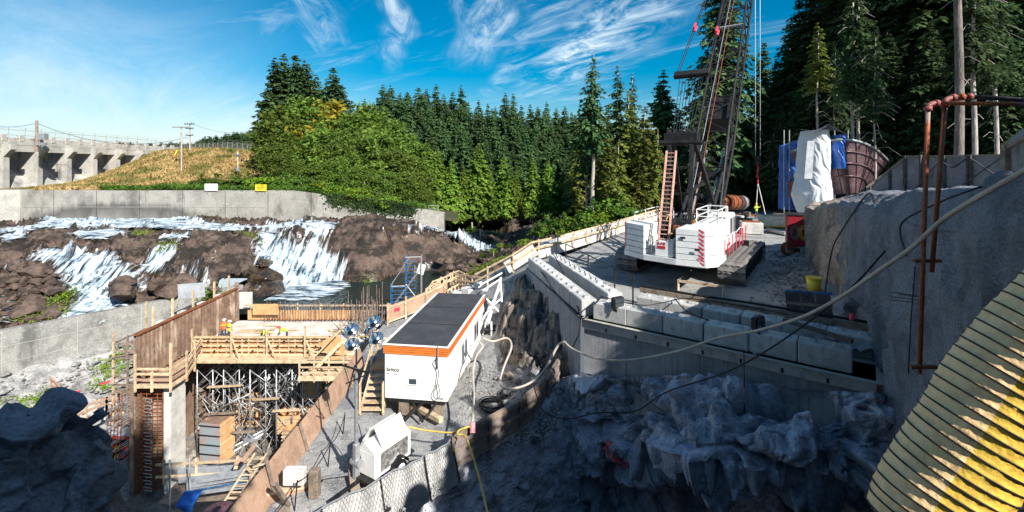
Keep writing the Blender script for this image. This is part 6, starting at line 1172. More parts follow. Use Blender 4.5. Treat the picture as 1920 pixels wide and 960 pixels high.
for i in range(12): k = MB(); k.cbox((-.85+.3*(i % 6), -.1, .64+.6*(i//6)), (.2, .3, .2), .02); k.build('tool_box', random.choice(('dark_steel', 'yellow', 'red', 'steel')), sh_)
# ================================================================ CRAWLER CRANE
hd_ = Vector((.57, .822, 0)).normalized(); ca = math.atan2(hd_.y, hd_.x)
cr_ = empty('crawler_crane', (12.3, 31.7, -7.0), ca, 'white crawler crane with tall black lattice boom standing on the gravel pad', 'crane')
CM = cr_.matrix_basis.inverted()
def shoe():
    k = MB(); k.cbox((0, 0, 0), (.315, 1.42, .10), .02)
    for y in (-.45, -.15, .15, .45): k.box((.17, y, .03), (.07, .14, .10))
    return k.mesh('track_shoe', M.setdefault('shoe', mat('track_steel', (.26, .25, .24), rough=.6, metal=.3, var=.2, scale=2, bump=.3, bscale=14, col2=(.15, .13, .12), obj=.1)))
SM = shoe()
def track(y, label=None):
    t_ = empty('track', (-.55, y, 0)); t_.parent = cr_; Lh, r = 3.75, .62; zc = .70; per = 4*Lh+2*math.pi*r; n = 53
    for i in range(n):
        s_ = i/n*per
        if s_ < 2*Lh: x, z, a = -Lh+s_, zc+r, 0
        elif s_ < 2*Lh+math.pi*r: th = (s_-2*Lh)/r; x, z, a = Lh+r*math.sin(th), zc+r*math.cos(th), th
        elif s_ < 4*Lh+math.pi*r: x, z, a = Lh-(s_-2*Lh-math.pi*r), zc-r, math.pi
        else: th = math.pi+(s_-4*Lh-math.pi*r)/r; x, z, a = -Lh+r*math.sin(th), zc+r*math.cos(th), th
        meshobj('track_shoe', SM, t_, (x, 0, z), (0, a, 0))
    k = MB(); m = Matrix(((1, 0, 0, 0), (0, 0, 1, -.45), (0, 1, 0, 0), (0, 0, 0, 1)))
    k.prism([(-Lh-.25, .45), (Lh+.25, .45), (Lh+.25, .98), (-Lh-.25, .98)], .9, m); k.build('track_frame', 'dark_steel', t_)
    for i in range(9):
        k = MB(); k.tube((-Lh+.4+i*.95, -.52, .36), (-Lh+.4+i*.95, .52, .36), .24, 14); k.build('roller', 'dark_steel', t_)
    for x in (-Lh, Lh): k = MB(); k.tube((x, -.5, zc), (x, .5, zc), .56, 18); k.build('sprocket', 'dark_steel', t_)
    return t_
track(-3.15); track(2.9)
k = MB(); k.box((0, 0, .85), (4.0, 5.0, .8)); k.box((0, 0, 1.35), (2.4, 2.4, .4)); k.box((-1.6, 0, .7), (1.6, 3.2, .6)); k.build('carbody', 'dark_steel', cr_)
for y in (-1.9, 1.9):
    k = MB(); k.box((-1.5, y, .8), (1.0, 1.2, .7)); k.build('axle_beam', 'dark_steel', cr_)
k = MB(); k.cbox((-3.6, -.55, .95), (1.5, 2.6, .55), .05); k.build('carbody_weight', 'cw_white', cr_)
k = MB(); k.box((-2.2, -.4, 1.7), (10.4, 2.9, .35)); k.build('revolving_frame', 'dark_steel', cr_)
# counterweight slabs: left and right stacks, rear faces slightly splayed
zs = [1.95, 2.24, 2.56, 2.88, 3.2, 3.5]
Lp = [(-7.55, 1.95), (-8.25, .62), (-7.95, .45), (-6.2, .45), (-6.2, 1.95)]; Rp = [(-8.5, -1.15), (-8.42, -2.55), (-7.9, -3.0), (-6.0, -3.0), (-6.0, -1.15)]
for pl in (Lp, Rp):
    for i in range(5): k = MB(); k.prism(pl[::-1] if pl is Rp else pl[::-1], zs[i+1]-zs[i]-.03, Matrix.Translation((0, 0, zs[i]))); k.build('counterweight', 'cw_white', cr_)
k = MB(); k.prism([(-7.5, 2.0), (-8.3, .6), (-8.55, -1.15), (-8.45, -2.6), (-7.9, -3.05), (-5.8, -3.05), (-5.8, 2.0)][::-1], .28, Matrix.Translation((0, 0, 1.64))); k.build('counterweight_tray', 'cw_white', cr_)
k = MB(); k.cbox((-7.9, -.50, 2.35), (.9, .95, .82), .03); k.build('rear_box', 'cw_white', cr_)
k = MB(); k.box((-8.36, -.36, 2.42), (.02, .42, .14)); k.build('red_plate', 'red', cr_)
k = MB()
for q in (-.15, .15): k.box((-8.36, -.36+q, 2.62), (.02, .09, .13))
m = Matrix.Translation((-8.36, -.36, 2.62)) @ Matrix.Rotation(R(45), 4, 'X'); k.box((0, 0, 0), (.02, .09, .09), m); k.build('red_emblem', 'red', cr_)
for y in (.15, -1.0):
    for dz in (0, .5): k = MB(); k.tube((-8.2, y, 2.0+dz), (-8.2, y, 2.45+dz), .08-.03*dz*2, 8); k.build('jack', 'steel', cr_)
def hazard(p, q, up_dirs, n, w_, out_):
    """row of slanted red stripes from p up to q"""
    for i in range(n):
        a = Vector(p).lerp(Vector(q), (i+.15)/n); b = a+(Vector(q)-Vector(p))/n*.5; sh_ = Vector(up_dirs); k = MB(); o_ = Vector(out_)
        k.add([a+o_, a+sh_*w_+o_+Vector((0, 0, .14)), b+sh_*w_+o_+Vector((0, 0, .14)), b+o_], [(0, 1, 2, 3)]); k.build('hazard_stripe', 'hazard', cr_)
hazard((-8.43, -2.5, 2.0), (-8.43, -2.5, 3.5), (0, 1, 0), 7, .26, (-.012, 0, 0)); hazard((-8.43, -2.52, 1.7), (-8.43, -2.52, 2.05), (0, 1, 0), 2, .3, (-.04, 0, 0))
dl = Vector((-.7, -1.33, 0)).normalized(); hazard((-7.56, 1.94, 2.0), (-7.56, 1.94, 3.5), dl, 8, .14, (-.012, .008, 0))
# machinery housing and cab on the right side, left deck
k = MB(); k.cbox((-4.4, -2.05, 2.65), (3.2, 1.3, 1.7), .05); k.build('machinery_housing', 'white', cr_)
for i in range(4): k = MB(); k.box((-5.6+i*.78, -2.71, 2.6), (.7, .02, 1.45)); k.build('access_door', 'cw_white', cr_)
k = MB(); k.cbox((-1.75, -2.05, 2.75), (1.9, 1.25, 1.95), .08); cab = k.build('cab', 'white', cr_)
k = MB(); k.box((-1.8, -2.69, 3.0), (1.4, .03, 1.0)); k.build('window', 'glass', cab); k = MB(); k.box((-2.72, -2.05, 3.25), (.03, 1.0, .6)); k.build('window', 'glass', cab)
k = MB(); k.box((-1.9, -2.72, 2.75), (.05, .05, 1.8)); k.build('frame', 'white', cab)
k = MB(); k.cbox((-3.5, 1.35, 2.4), (4.5, 1.2, 1.1), .05); k.build('left_housing', 'red', cr_)
k = MB(); k.cbox((-2.0, -.4, 2.6), (2.4, 1.6, 1.3), .1); k.build('engine_block', 'dark_steel', cr_)
for x in (-5.2, -3.6, -1.2):
    k = MB(); k.tube((x, -1.2, 2.9), (x, .6, 2.9), .52, 18); k.build('winch_drum', 'dark_steel', cr_)
    for y in (-1.25, .6): k = MB(); k.tube((x, y, 2.9), (x, y+.08, 2.9), .68, 20); k.build('drum_flange', 'rust' if x < -5 else 'dark_steel', cr_)
def railing(pts, h=1.0, mt='white', mid=True):
    for p in pts: k = MB(); k.tube(p, Vector(p)+Vector((0, 0, h)), .03, 6); k.build('rail_post', mt, cr_)
    for hh in ((h, h/2) if mid else (h,)):
        k = MB(); k.path([Vector(p)+Vector((0, 0, hh)) for p in pts], .028, 6); k.build('guard_rail', mt, cr_)
railing([(-5.7, -2.6, 3.5), (-4.5, -2.6, 3.5), (-3.4, -2.6, 3.5), (-2.9, -2.6, 3.5), (-2.9, -1.5, 3.5), (-5.7, -1.5, 3.5), (-5.7, -2.6, 3.5)], .75)
railing([(-6.1, 1.9, 2.95), (-4.2, 1.9, 2.95), (-2.0, 1.9, 2.95), (-2.0, .8, 2.95)], .95)
k = MB(); k.box((-3.0, -2.85, 1.75), (6.2, .35, .06)); k.build('catwalk', 'dark_steel', cr_)
for i, x in enumerate(np.linspace(-6.0, .9, 7)): k = MB(); k.tube((x, -3.02, 1.7), (x, -3.02, 2.75), .03, 6); k.build('red_post', 'hazard', cr_)
k = MB(); k.path([(x, -3.02, 2.85-.12*(i % 2)) for i, x in enumerate(np.linspace(-6.0, .9, 7))], .022, 5); k.build('guard_chain', 'white', cr_)
k = MB(); k.box((-5.0, -3.04, 2.25), (.9, .03, .35)); k.build('sign_board', 'red', cr_); text('CAUTION', .18, 'white', cr_, (-5.42, -3.07, 2.19), (R(90), 0, 0))
for x in (.9,): k = MB(); k.beam((x, -3.02, .7), (x, -3.02, 1.75), .05, .4); k.build('step', 'dark_steel', cr_)
# gantry
gt = CM @ P(1257, 262, 27.6)
gy = -.55; gtop = Vector((gt.x, gy, gt.z)); 
for s_ in (-.75, .75):
    k = MB(); k.beam((-6.4, gy+s_, 3.0), (gtop.x-.2, gy+s_*.8, gtop.z), .22, .3); k.build('gantry_leg', 'dark_steel', cr_)
    k = MB(); k.beam((-.8, gy+s_*1.5, 3.2), (gtop.x+.3, gy+s_*.8, gtop.z), .2, .26); k.build('gantry_leg', 'dark_steel', cr_)
    k = MB(); k.beam((-3.5, gy+s_*1.1, 5.6), (-5.9, gy+s_*.9, 5.3), .12); k.build('gantry_strut', 'dark_steel', cr_)
k = MB(); k.beam((-4.6, gy-1.0, 5.0), (-4.6, gy+1.0, 5.0), .14); k.beam((-6.3, gy-.8, 6.6), (-6.3, gy+.8, 6.6), .14); k.build('gantry_cross_beam', 'dark_steel', cr_)
k = MB(); k.cbox((gtop.x, gy, gtop.z+.1), (.7, 1.9, .55), .04); k.tube((gtop.x-.3, gy-1.2, gtop.z-.2), (gtop.x-.3, gy+1.2, gtop.z-.2), .16, 8); k.build('gantry_head', 'dark_steel', cr_)
for i in range(5): k = MB(); k.tube((gtop.x+.1, gy-.7+i*.35, gtop.z+.2), (gtop.x+.1, gy-.58+i*.35, gtop.z+.2), .42, 16); k.build('sheave', 'dark_steel', cr_)
# access ladder up the rear of the gantry
la, lb_ = CM @ P(1244, 452, 24.6), CM @ P(1259, 283, 26.4); ldr = empty('ladder'); ldr.parent = cr_
wv = Vector((0, .26, 0))
for s_ in (-1, 1): k = MB(); k.beam(la+wv*s_, lb_+wv*s_, .09, .12); k.build('side_rail', M.setdefault('ladder_paint', mat('faded_red_paint', (.62, .38, .30), var=.15, col2=(.45, .2, .14))), ldr)
for i in range(21): q = la.lerp(lb_, (i+.5)/21); k = MB(); k.beam(q-wv, q+wv, .05); k.build('rung', 'ladder_paint', ldr)
# boom: lattice sections
foot = Vector((.3, gy, 3.4)); tipw = Vector((31.4, 60, 36.5)); tip = CM @ tipw
bx = (tip-foot).normalized(); by = Vector((0, 1, 0)); by = (by-bx*by.dot(bx)).normalized(); bz = bx.cross(by); BL = (tip-foot).length
def bp_(s_, y, z): return foot+bx*s_+by*y+bz*z
def prof(s_):
    if s_ < 7: k_ = s_/7; return 1.02, .18+.92*k_
    if s_ > BL-7: k_ = (BL-s_)/7; return .4+.65*k_, .3+.8*k_
    return 1.06, 1.1
stations = [0]+list(np.arange(3.5, BL-1, 3.05))+[BL]
vis = [s_ for s_ in stations]
bm2 = empty('boom'); bm2.parent = cr_
for sy in (-1, 1):
    for sz in (-1, 1):
        for j, (a, b) in enumerate(((0, 7), (7, 19.2), (19.2, 31.4), (31.4, BL-7), (BL-7, BL))):
            (wa_, ha), (wb_, hb) = prof(a), prof(b); k = MB(); k.tube(bp_(a, sy*wa_, sz*ha), bp_(b, sy*wb_, sz*hb), .10, 8); k.build('chord', 'dark_steel', bm2)
lm = {}
for i, (a, b) in enumerate(zip(stations[:-1], stations[1:])):
    (wa_, ha), (wb_, hb) = prof(a), prof(b); m_s = (a+b)/2; wm_, hm = prof(m_s)
    def lace(p, q, nm='lacing', r=.05): k = MB(); k.tube(p, q, r, 6); k.build(nm, 'dark_steel', bm2)
    for sg in (-1, 1):
        lace(bp_(a, -wa_, sg*ha), bp_(m_s, wm_, sg*hm)); lace(bp_(m_s, wm_, sg*hm), bp_(b, -wb_, sg*hb))
        lace(bp_(a, sg*wa_, -ha), bp_(m_s, sg*wm_, hm)); lace(bp_(m_s, sg*wm_, hm), bp_(b, sg*wb_, -hb))
    lace(bp_(a, -wa_, ha), bp_(a, wa_, ha), 'cross_tube', .065); lace(bp_(a, -wa_, -ha), bp_(a, wa_, -ha), 'cross_tube', .065)
for a, b in ((8.2, 10.6),): k = MB(); k.box(((a+b)/2, 0, 0), (b-a, 1.9, 1.4), Matrix.Translation(foot) @ Matrix((bx, by, bz)).transposed().to_4x4()); k.build('boom_winch', 'dark_steel', bm2)
for a in (1.2, 3.2): k = MB(); k.tube(bp_(a, -.9, 0), bp_(a, .9, 0), .34, 12); k.build('idler_drum', 'dark_steel', bm2)
for a in (19.2, 31.4): 
    k = MB(); w_, h_ = prof(a); k.tube(bp_(a, -w_, h_), bp_(a, w_, h_), .10, 8); k.build('splice_tube', 'steel', bm2)
for q in (-.3, 0, .3): k = MB(); k.tube(bp_(BL+.2, q-.05, 0), bp_(BL+.2, q+.05, 0), .55, 18); k.build('head_sheave', 'dark_steel', bm2)
# boom stops and back struts
for s_ in (-1, 1): k = MB(); k.tube((-2.4, gy+s_*.9, 3.0), bp_(7.5, s_*1.0, -.5), .12, 8); k.build('boom_stop', 'dark_steel', cr_)
for s_ in (-1, 1): k = MB(); k.tube((-1.3, gy+s_*.5, 3.1), bp_(6.0, s_*.6, -.4), .06, 6); k.build('hydraulic_strut', 'steel', cr_)
# pendants and equaliser
eq = CM @ Vector((12.1, 31.6, 5.8)); eqd = (CM.to_3x3() @ (tipw-Vector((9.3, 27.5, 1.4)))).normalized(); ey = Vector((0, 1, 0))
k = MB(); k.cbox((0, 0, 0), (.55, 2.3, .34), .04, Matrix.Translation(eq) @ Matrix((eqd, ey, eqd.cross(ey))).transposed().to_4x4()); k.build('equaliser_bar', 'dark_steel', cr_)
for i in range(8): y = -.75+i*.215; k = MB(); k.tube((gtop.x+.1, gy+y*.7, gtop.z+.4), eq+Vector((0, y+.55-.55, -.1)), .022, 5); k.build('boom_rope', 'dark_steel', cr_)
for i, y in enumerate((-1.0, -.85, .85, 1.0)):
    a = eq+Vector((0, y, .1)); b = bp_(BL, y*.5, .4); k = MB(); k.tube(a, b, .034, 6); k.build('pendant_rope', 'dark_steel', cr_)
    q = a.lerp(b, .10+.012*i); k = MB(); k.tube(q, q+(b-a).normalized()*.7, .10, 8); k.build('pendant_link', 'hazard', cr_)
for y in (-.2, .1): k = MB(); k.tube((-3.6, gy+y, 3.4), bp_(BL, y, .6), .022, 5); k.build('hoist_rope', 'rust' if y < 0 else 'steel', cr_)
# hoist line, block, hook, slings
hx, hy_ = P(1421, 300, 61.5), None; htop = CM @ (tipw+Vector((.3, .6, .2)))
hk = CM @ P(1421, 300, 61.5)
for q in (-.28, .28): k = MB(); k.tube(htop+Vector((0, q, 0)), hk+Vector((0, q, .6)), .035, 5); k.build('hoist_rope', 'steel', cr_)
k = MB(); k.cbox(hk, (.45, .8, 1.1), .08); k.build('hook_block', 'dark_steel', cr_)
k = MB(); k.path([hk+Vector((0, 0, -.5)), hk+Vector((0, 0, -1.5)), hk+Vector((.2, .1, -1.9)), hk+Vector((0, .2, -2.2)), hk+Vector((-.15, .05, -1.95))], .07, 6); k.tube(hk+Vector((0, 0, -2.1)), hk+Vector((0, 0, -3.1)), .09, 6); k.build('hook', 'hazard', cr_)
for q in (-.9, .25): k = MB(); k.tube(hk+Vector((0, 0, -3.0)), hk+Vector((0, q, -7.2)), .045, 5); k.build('sling', 'white', cr_)

rq4 = random.Random(8)
for i in range(26):
    x, y = rq4.uniform(-7.4, -2.6), rq4.uniform(-1.1, .5); a = Vector((x, y, rq4.uniform(2.0, 3.2))); b = a+Vector((rq4.uniform(.3, 1.6), rq4.uniform(-.4, .4), rq4.uniform(-.3, 1.2)))
    k = MB(); k.path(spline([a, a.lerp(b, .5)+Vector((0, 0, rq4.uniform(-.3, .4))), b], 6), rq4.choice((.03, .045)), 5); k.build('hydraulic_hose', rq4.choice(('black', 'dark_steel', 'yellow_hose', 'pinkish', 'steel')), cr_, True)
for i in range(12):
    k = MB(); k.cbox((rq4.uniform(-7.2, -2.4), rq4.uniform(-1.0, .5), rq4.uniform(2.2, 3.3)), (rq4.uniform(.2, .5), rq4.uniform(.2, .4), rq4.uniform(.15, .4)), .03); k.build('machinery_part', rq4.choice(('dark_steel', 'engine_grey', 'rust')), cr_)
for y, z in ((-2.2, 2.5), (-1.5, 3.05)): k = MB(); k.box((-8.52+.03*(y+1.2), y, z), (.02, .25, .10)); k.build('lifting_slot', 'dark_steel', cr_)
# ================================================================ TREES
def conifer(seed, h, r, base=.08, lev=30, br=7, droop=.28, bend=0, gap=0, mt='fir', sz=1.0, seg=5, bare=None):
    rs = np.random.default_rng(seed); C = []; k = MB()
    n = 9; pts = [Vector((.12*math.sin(i*.8+seed), .12*math.cos(i*1.1+seed), h*i/n)) for i in range(n+1)]; pts[0] = Vector((0, 0, -2.5))
    tr_ = .011*h+.05; k.path(pts, lambda t: tr_*(1-t)**.8+.015, 7); stub = MB()
    for i in range(lev):
        t = (i+rs.random()*.7)/lev; z = h*(base+(1-base)*t); L0 = r*(1-t)**.78*(.35+.65*min(1, t*5+.35))+.12
        for j in range(br if t < .85 else br-2):
            if rs.random() < gap: continue
            a = rs.random()*6.283; L = L0*rs.uniform(.55, 1.18); ca_, sa_ = math.cos(a), math.sin(a); lift = .35*(t-.35)
            for q in range(seg):
                u = (q+.3+.7*rs.random())/seg; rad = L*u; zz = z+rad*lift-droop*L*u**1.7+rs.normal()*.10*h/lev*1.2
                for sgn in (-1, 1, 0):
                    if sgn == 0 and q < seg-2: continue
                    th = a+sgn*rs.uniform(.55, 1.0); l = L*(.52-.30*u)*rs.uniform(.7, 1.2)*sz+.10; w2 = l*.30
                    p = np.array([rad*ca_, rad*sa_, zz]); d = np.array([math.cos(th), math.sin(th), rs.uniform(-1.15, .0)+lift*.4]); e = np.array([-math.sin(th), math.cos(th), rs.uniform(-.7, .7)])
                    C.append([p-.1*d*l, p+d*l*.5-e*w2, p+d*l, p+d*l*.5+e*w2])
    V = np.array(C); return k.mesh('trunk', 'pale_bark' if bare else 'bark', True), quads('crown', V, mt, link=False), h
def broad(seed, h, r, mt, n=90, per=60, leaf=.42, squash=1.0):
    rs = np.random.default_rng(seed); k = MB(); zc = h*.56; C = []
    k.path([Vector((0, 0, -2)), Vector((.2, .1, h*.3)), Vector((0, .3, h*.6)), Vector((.1, 0, h*.88))], lambda t: .28*(1-t)+.04, 7)
    for i in range(n):
        d = rs.normal(size=3); d /= np.linalg.norm(d); rr = rs.random()**.45; c = np.array([d[0]*r*rr, d[1]*r*rr, zc+d[2]*h*.46*rr*squash]); c[2] += .6*rs.normal(); 
        taper = 1-max(0, (c[2]-zc)/(h*.46))**2*.5; c[:2] *= taper
        if i % 4 == 0: k.tube((0, .1, max(.5, c[2]-r*.55)), c, .07, 5, .02)
        s_ = rs.uniform(.5, 1.05)*r*.30
        q = rs.normal(size=(per, 3))*np.array([s_*.62, s_*.62, s_*.42]); C.append(q+c)
    C = np.concatenate(C); V = leafcards(C, leaf, .35, rs, 1.0)
    return k.mesh('trunk', 'pale_bark', True), quads('crown', V, mt, link=False), h
T = {}
for i in range(5): T['fir', i] = conifer(10+i, 20, 3.7+.4*i, .04, 46, 9, .24+.03*i, mt='fir', seg=5, gap=.05+.04*i)
for i in range(3): T['cedar', i] = conifer(30+i, 14, 3.0, .02, 44, 9, .42, mt='cedar', sz=1.0)
for i in range(4): T['tall', i] = conifer(40+i, 22, 2.9, .42-.06*i, 40, 7, .36, gap=.25, mt='fir', bare=1, seg=6, sz=.75)
for i in range(3): T['hemlock', i] = conifer(50+i, 17, 3.2, .10, 32, 8, .40, gap=.38, mt='hemlock', sz=.7, bare=1, seg=7)
for i in range(4): T['dark', i] = conifer(60+i, 26, 5.0, .10, 62, 11, .36, gap=.16, mt='fir_dark', seg=8, sz=.55)
for i in range(3): T['sparse', i] = conifer(70+i, 26, 3.4, .45, 34, 8, .42, gap=.4, mt='fir_dark', bare=1, seg=7, sz=.6)
for i in range(3): T['alder', i] = broad(80+i, 12, 4.6, 'alder', 74, 110, .29)
T['maple', 0] = broad(90, 12, 4.4, 'maple', 80, 50); T['bush', 0] = broad(91, 3.2, 2.2, 'shrub', 40, 40, .22); T['bush', 1] = broad(92, 3.0, 2.0, 'bright_shrub', 30, 34, .2)
T['far', 0] = conifer(100, 20, 3.6, .04, 18, 6, .26, mt='fir', seg=3, sz=1.4); T['far', 1] = conifer(101, 20, 4.2, .04, 18, 6, .3, mt='fir', seg=3, sz=1.4)
CN = {'fir': 'conifer_tree', 'cedar': 'cedar_tree', 'tall': 'conifer_tree', 'hemlock': 'hemlock_tree', 'dark': 'conifer_tree', 'sparse': 'conifer_tree', 'alder': 'alder_tree', 'maple': 'maple_tree', 'bush': 'shrub', 'far': 'conifer_tree'}
def tree(kind, i, x, y, z, h, label, group, wide=1.0, seed=None):
    tm, cm, hh = T[kind, i]; s_ = h/hh; o = empty(CN[kind], (x, y, z), random.uniform(0, 6.28), label, 'shrub' if kind == 'bush' else 'tree', group); o.scale = (s_*wide, s_*wide, s_)
    meshobj('trunk', tm, o); meshobj('crown', cm, o); return o
def treeP(kind, i, px, ytop, Y, z, label, group, wide=1.0):
    x = (px-960)/F*Y; h = (HY-ytop)/F*Y-z; return tree(kind, i, x, Y, z, h, label, group, wide)
rt = random.Random(5)
ORD = 'first second third fourth fifth sixth seventh eighth ninth tenth eleventh twelfth thirteenth fourteenth fifteenth sixteenth seventeenth eighteenth nineteenth twentieth'.split()+['twenty-'+q for q in 'first second third fourth fifth sixth seventh eighth ninth'.split()]+['thirtieth']+['thirty-'+q for q in 'first second third fourth fifth sixth seventh eighth ninth'.split()]
cnt = {}
def nth(key):
    cnt[key] = cnt.get(key, 0)+1; return ORD[min(cnt[key]-1, 38)]
# big firs behind the alders, on the skyline
for j, (px, yt, Y) in enumerate(sorted(((516, 106, 104), (533, 99, 106), (553, 100, 108), (572, 112, 110), (592, 138, 112), (624, 124, 104), (640, 158, 108), (507, 168, 102), (607, 165, 104), (585, 150, 105)))):
    treeP('fir', j % 5, px, yt, Y, -3, nth('tf')+' tall dark fir from the left on the skyline behind the alders', 'tall firs behind the alders', 1.25)
# far ridge left
for j in range(60):
    px = 372+j*2.4+rt.uniform(-2, 2); yt = 262-(px-372)*.15+rt.uniform(-6, 6); treeP('fir', j % 5, px, yt, 215+rt.uniform(-16, 12), -2, 'small distant conifer on the ridge left of the alders', 'distant conifers on the left ridge', 1.9)
for j in range(44):
    px = 215+j*4+rt.uniform(-3, 3); treeP('fir', j % 5, px, 271-abs(rt.gauss(0, 4)), 330, 2, 'tiny distant conifer on the far skyline above the dam', 'tiny conifers on the far skyline', 2.4)
# main conifer forest
def ridge_y(px): return float(np.interp(px, [640, 700, 760, 800, 850, 905, 960, 1020, 1080, 1120], [215, 175, 160, 160, 172, 182, 190, 200, 205, 215]))
for row, (Y, off, zb) in enumerate(((150, 0, -3), (134, 22, -6), (120, 48, -9), (110, 78, -10.5))):
    px = 655 if row else 640
    if row == 3: px = 790
    while px < 1135:
        yt = ridge_y(px)+off+rt.uniform(-18, 16); treeP('fir', rt.randrange(5), px, yt, Y+rt.uniform(-4, 4), zb, nth(row)+[' dark fir from the left in the top skyline row of the hillside forest', ' dark fir from the left in the upper middle row of the hillside forest', ' green fir from the left in the lower middle row of the hillside forest', ' green fir from the left in the front row of the hillside forest'][row], ['firs in the top row of the hillside forest', 'firs in the upper middle of the hillside forest', 'firs in the lower middle of the hillside forest', 'firs in the front row of the hillside forest'][row], rt.uniform(.95, 1.25)); px += rt.uniform(12, 20)
for j, (px, yt, Y, w2) in enumerate(((822, 278, 92, 1.0), (846, 296, 92, 1.1), (869, 310, 97, 1.0), (897, 268, 99, 1.25), (945, 290, 101, 1.1), (967, 310, 101, .9), (1000, 296, 102, 1.1), (800, 262, 90, 1.2), (1028, 300, 102, 1.2), (920, 320, 100, 1), (1055, 318, 103, 1.1))):
    treeP('cedar', j % 3, px, yt, Y, -11.5, ['bright green cedar', 'light green cedar', 'narrow bright cedar'][j % 3]+[' standing left of the river bend', ' directly above the small right hand rapid', ' on the far bank between the fir rows', ' in the bright clump above the dark river rocks', ' in the middle of the far bank', ' just right of the bright clump', ' near the right end of the far bank', ' beside the right end of the alders', ' just left of the leaning bare trunks', ' low between two taller cedars', ' at the right end of the far bank'][j], 'bright cedars along the far bank', w2)
# alders above the wall
al = [(545,205,90,-5.5,0),(578,203,92,-5.5,2),(612,208,93,-6,1),(650,222,92,-6.5,0),(690,214,96,-7,2),(725,232,94,-8,1),(755,262,92,-9,0),(546,250,85,-5.2,1),(566,262,84,-5.3,0),(600,255,84,-5.8,2),(636,250,84,-6.2,1),(672,262,84,-7,0),(706,258,85,-7.5,2),(740,290,84,-8.8,1),(772,300,84,-9.5,0),(538,295,80,-5,2),(560,308,78,-5,1),(598,310,78,-5.4,0),(640,305,78,-6,2),(682,315,78,-7,1),(722,325,79,-8,0),(760,335,80,-9,2),(790,352,80,-9.5,1),(526,318,82,-4.8,0)]
for j, (px, yt, Y, z, v) in enumerate(al):
    kind = 'maple' if j in (2,) else 'alder'; treeP(kind, 0 if kind == 'maple' else v, px, yt-6, Y, z, 'yellowing alder crown at the top of the leafy clump' if kind == 'maple' else 'yellow green leafy alder in the clump above the low end of the wall', None if kind == 'maple' else 'alders above the low end of the wall', rt.uniform(1.0, 1.25))
# shrubs along the top of the wall and the slope foot
for j in range(30):
    px = 380+j*15+rt.uniform(-5, 5); Yb = 72.6+(max(0, px-600)/240)**2*5; yt = float(np.interp(px, [380, 480, 560, 640, 700, 800, 830], [343, 338, 340, 352, 366, 392, 400]))-rt.uniform(0, 8)
    treeP('bush', j % 2, px, yt, Yb+rt.uniform(0, 2), float(np.interp(px, [380, 580, 700, 830], [-5.2, -5.4, -7.6, -9.6])), nth('ws')+' low green shrub from the left along the top edge of the long wall', 'shrubs along the top of the long wall', 1.3)
for j, (px, yt, Y) in enumerate(((640, 392, 75), (660, 398, 75), (690, 402, 75.5))): treeP('bush', 0, px, yt-20, Y, -8.2, 'dark shrub hanging over the lip of the sloping wall', 'shrubs hanging over the wall lip', 1.2)
# right group of tall bare-trunked trees by the pad edge
for j, (kd, v, px, yt, Y, z, lb) in enumerate((('tall', 0, 1112, 102, 62, -8, 'slender tree with long bare pale trunk and dark top behind the white barriers'), ('tall', 1, 1100, 190, 66, -8.5, 'thinner bare trunk tree just left of the tallest slender tree'), ('tall', 2, 1158, 122, 70, -8, 'tall green conifer right of the slender bare trunk'), ('tall', 3, 1186, 138, 76, -8, 'dark pointed conifer behind the yellow green hemlocks'), ('fir', 2, 1243, 130, 84, -8, 'dark conifer standing alone left of the crane gantry'), ('hemlock', 0, 1135, 215, 64, -8.5, 'yellow green hemlock left of the crane'), ('hemlock', 1, 1180, 170, 68, -8, 'tall yellow green hemlock behind the left counterweights'), ('hemlock', 2, 1210, 195, 66, -8, 'yellow green hemlock with hanging branches left of the ladder'), ('hemlock', 0, 1085, 225, 72, -9, 'green hemlock at the right end of the far forest'), ('hemlock', 1, 1232, 240, 62, -8, 'bright hemlock close behind the crane ladder'), ('hemlock', 2, 1160, 260, 60, -8.5, 'low bright hemlock behind the white barriers'), ('hemlock', 0, 1200, 290, 60, -8, 'low bright hemlock behind the crane counterweights'), ('fir', 0, 1140, 200, 86, -8.5, 'dark fir in the gap right of the slender tree'), ('fir', 1, 1205, 215, 88, -8.5, 'dark fir filling the gap left of the gantry'), ('fir', 3, 1270, 200, 90, -8, 'dark fir behind the crane gantry'), ('fir', 4, 1085, 260, 98, -9, 'dark fir low behind the leaning trunks'), ('fir', 0, 1175, 230, 95, -8, 'dark fir deep behind the hemlocks'))):
    treeP(kd, v, px, yt, Y, z, lb, 'trees behind the pad edge', 1.1 if kd != 'tall' else 1.0)
for j in range(13): px = 1000+j*14; treeP('bush', j % 2, px, 425-j*3+rt.uniform(-6, 6), 58, -9.5, 'green shrub on the bank outside the white barriers', 'shrubs on the bank outside the white barriers', 1.1)
for j, (px, yt, Y, z) in enumerate(((885, 440, 92, -13), (905, 430, 92, -13), (955, 420, 96, -12.5), (1010, 425, 90, -12), (1030, 418, 90, -12), (940, 460, 66, -12.5), (905, 480, 62, -13), (925, 470, 60, -12), (880, 498, 60, -13.5), (860, 508, 60, -14), (955, 462, 56, -10.5), (985, 452, 56, -10.5))):
    treeP('bush', j % 2, px, yt-4, Y, z, ['olive', 'bright'][j % 2]+' shrub on the rocky river bank below the bend', 'shrubs on the river banks', 1.3)
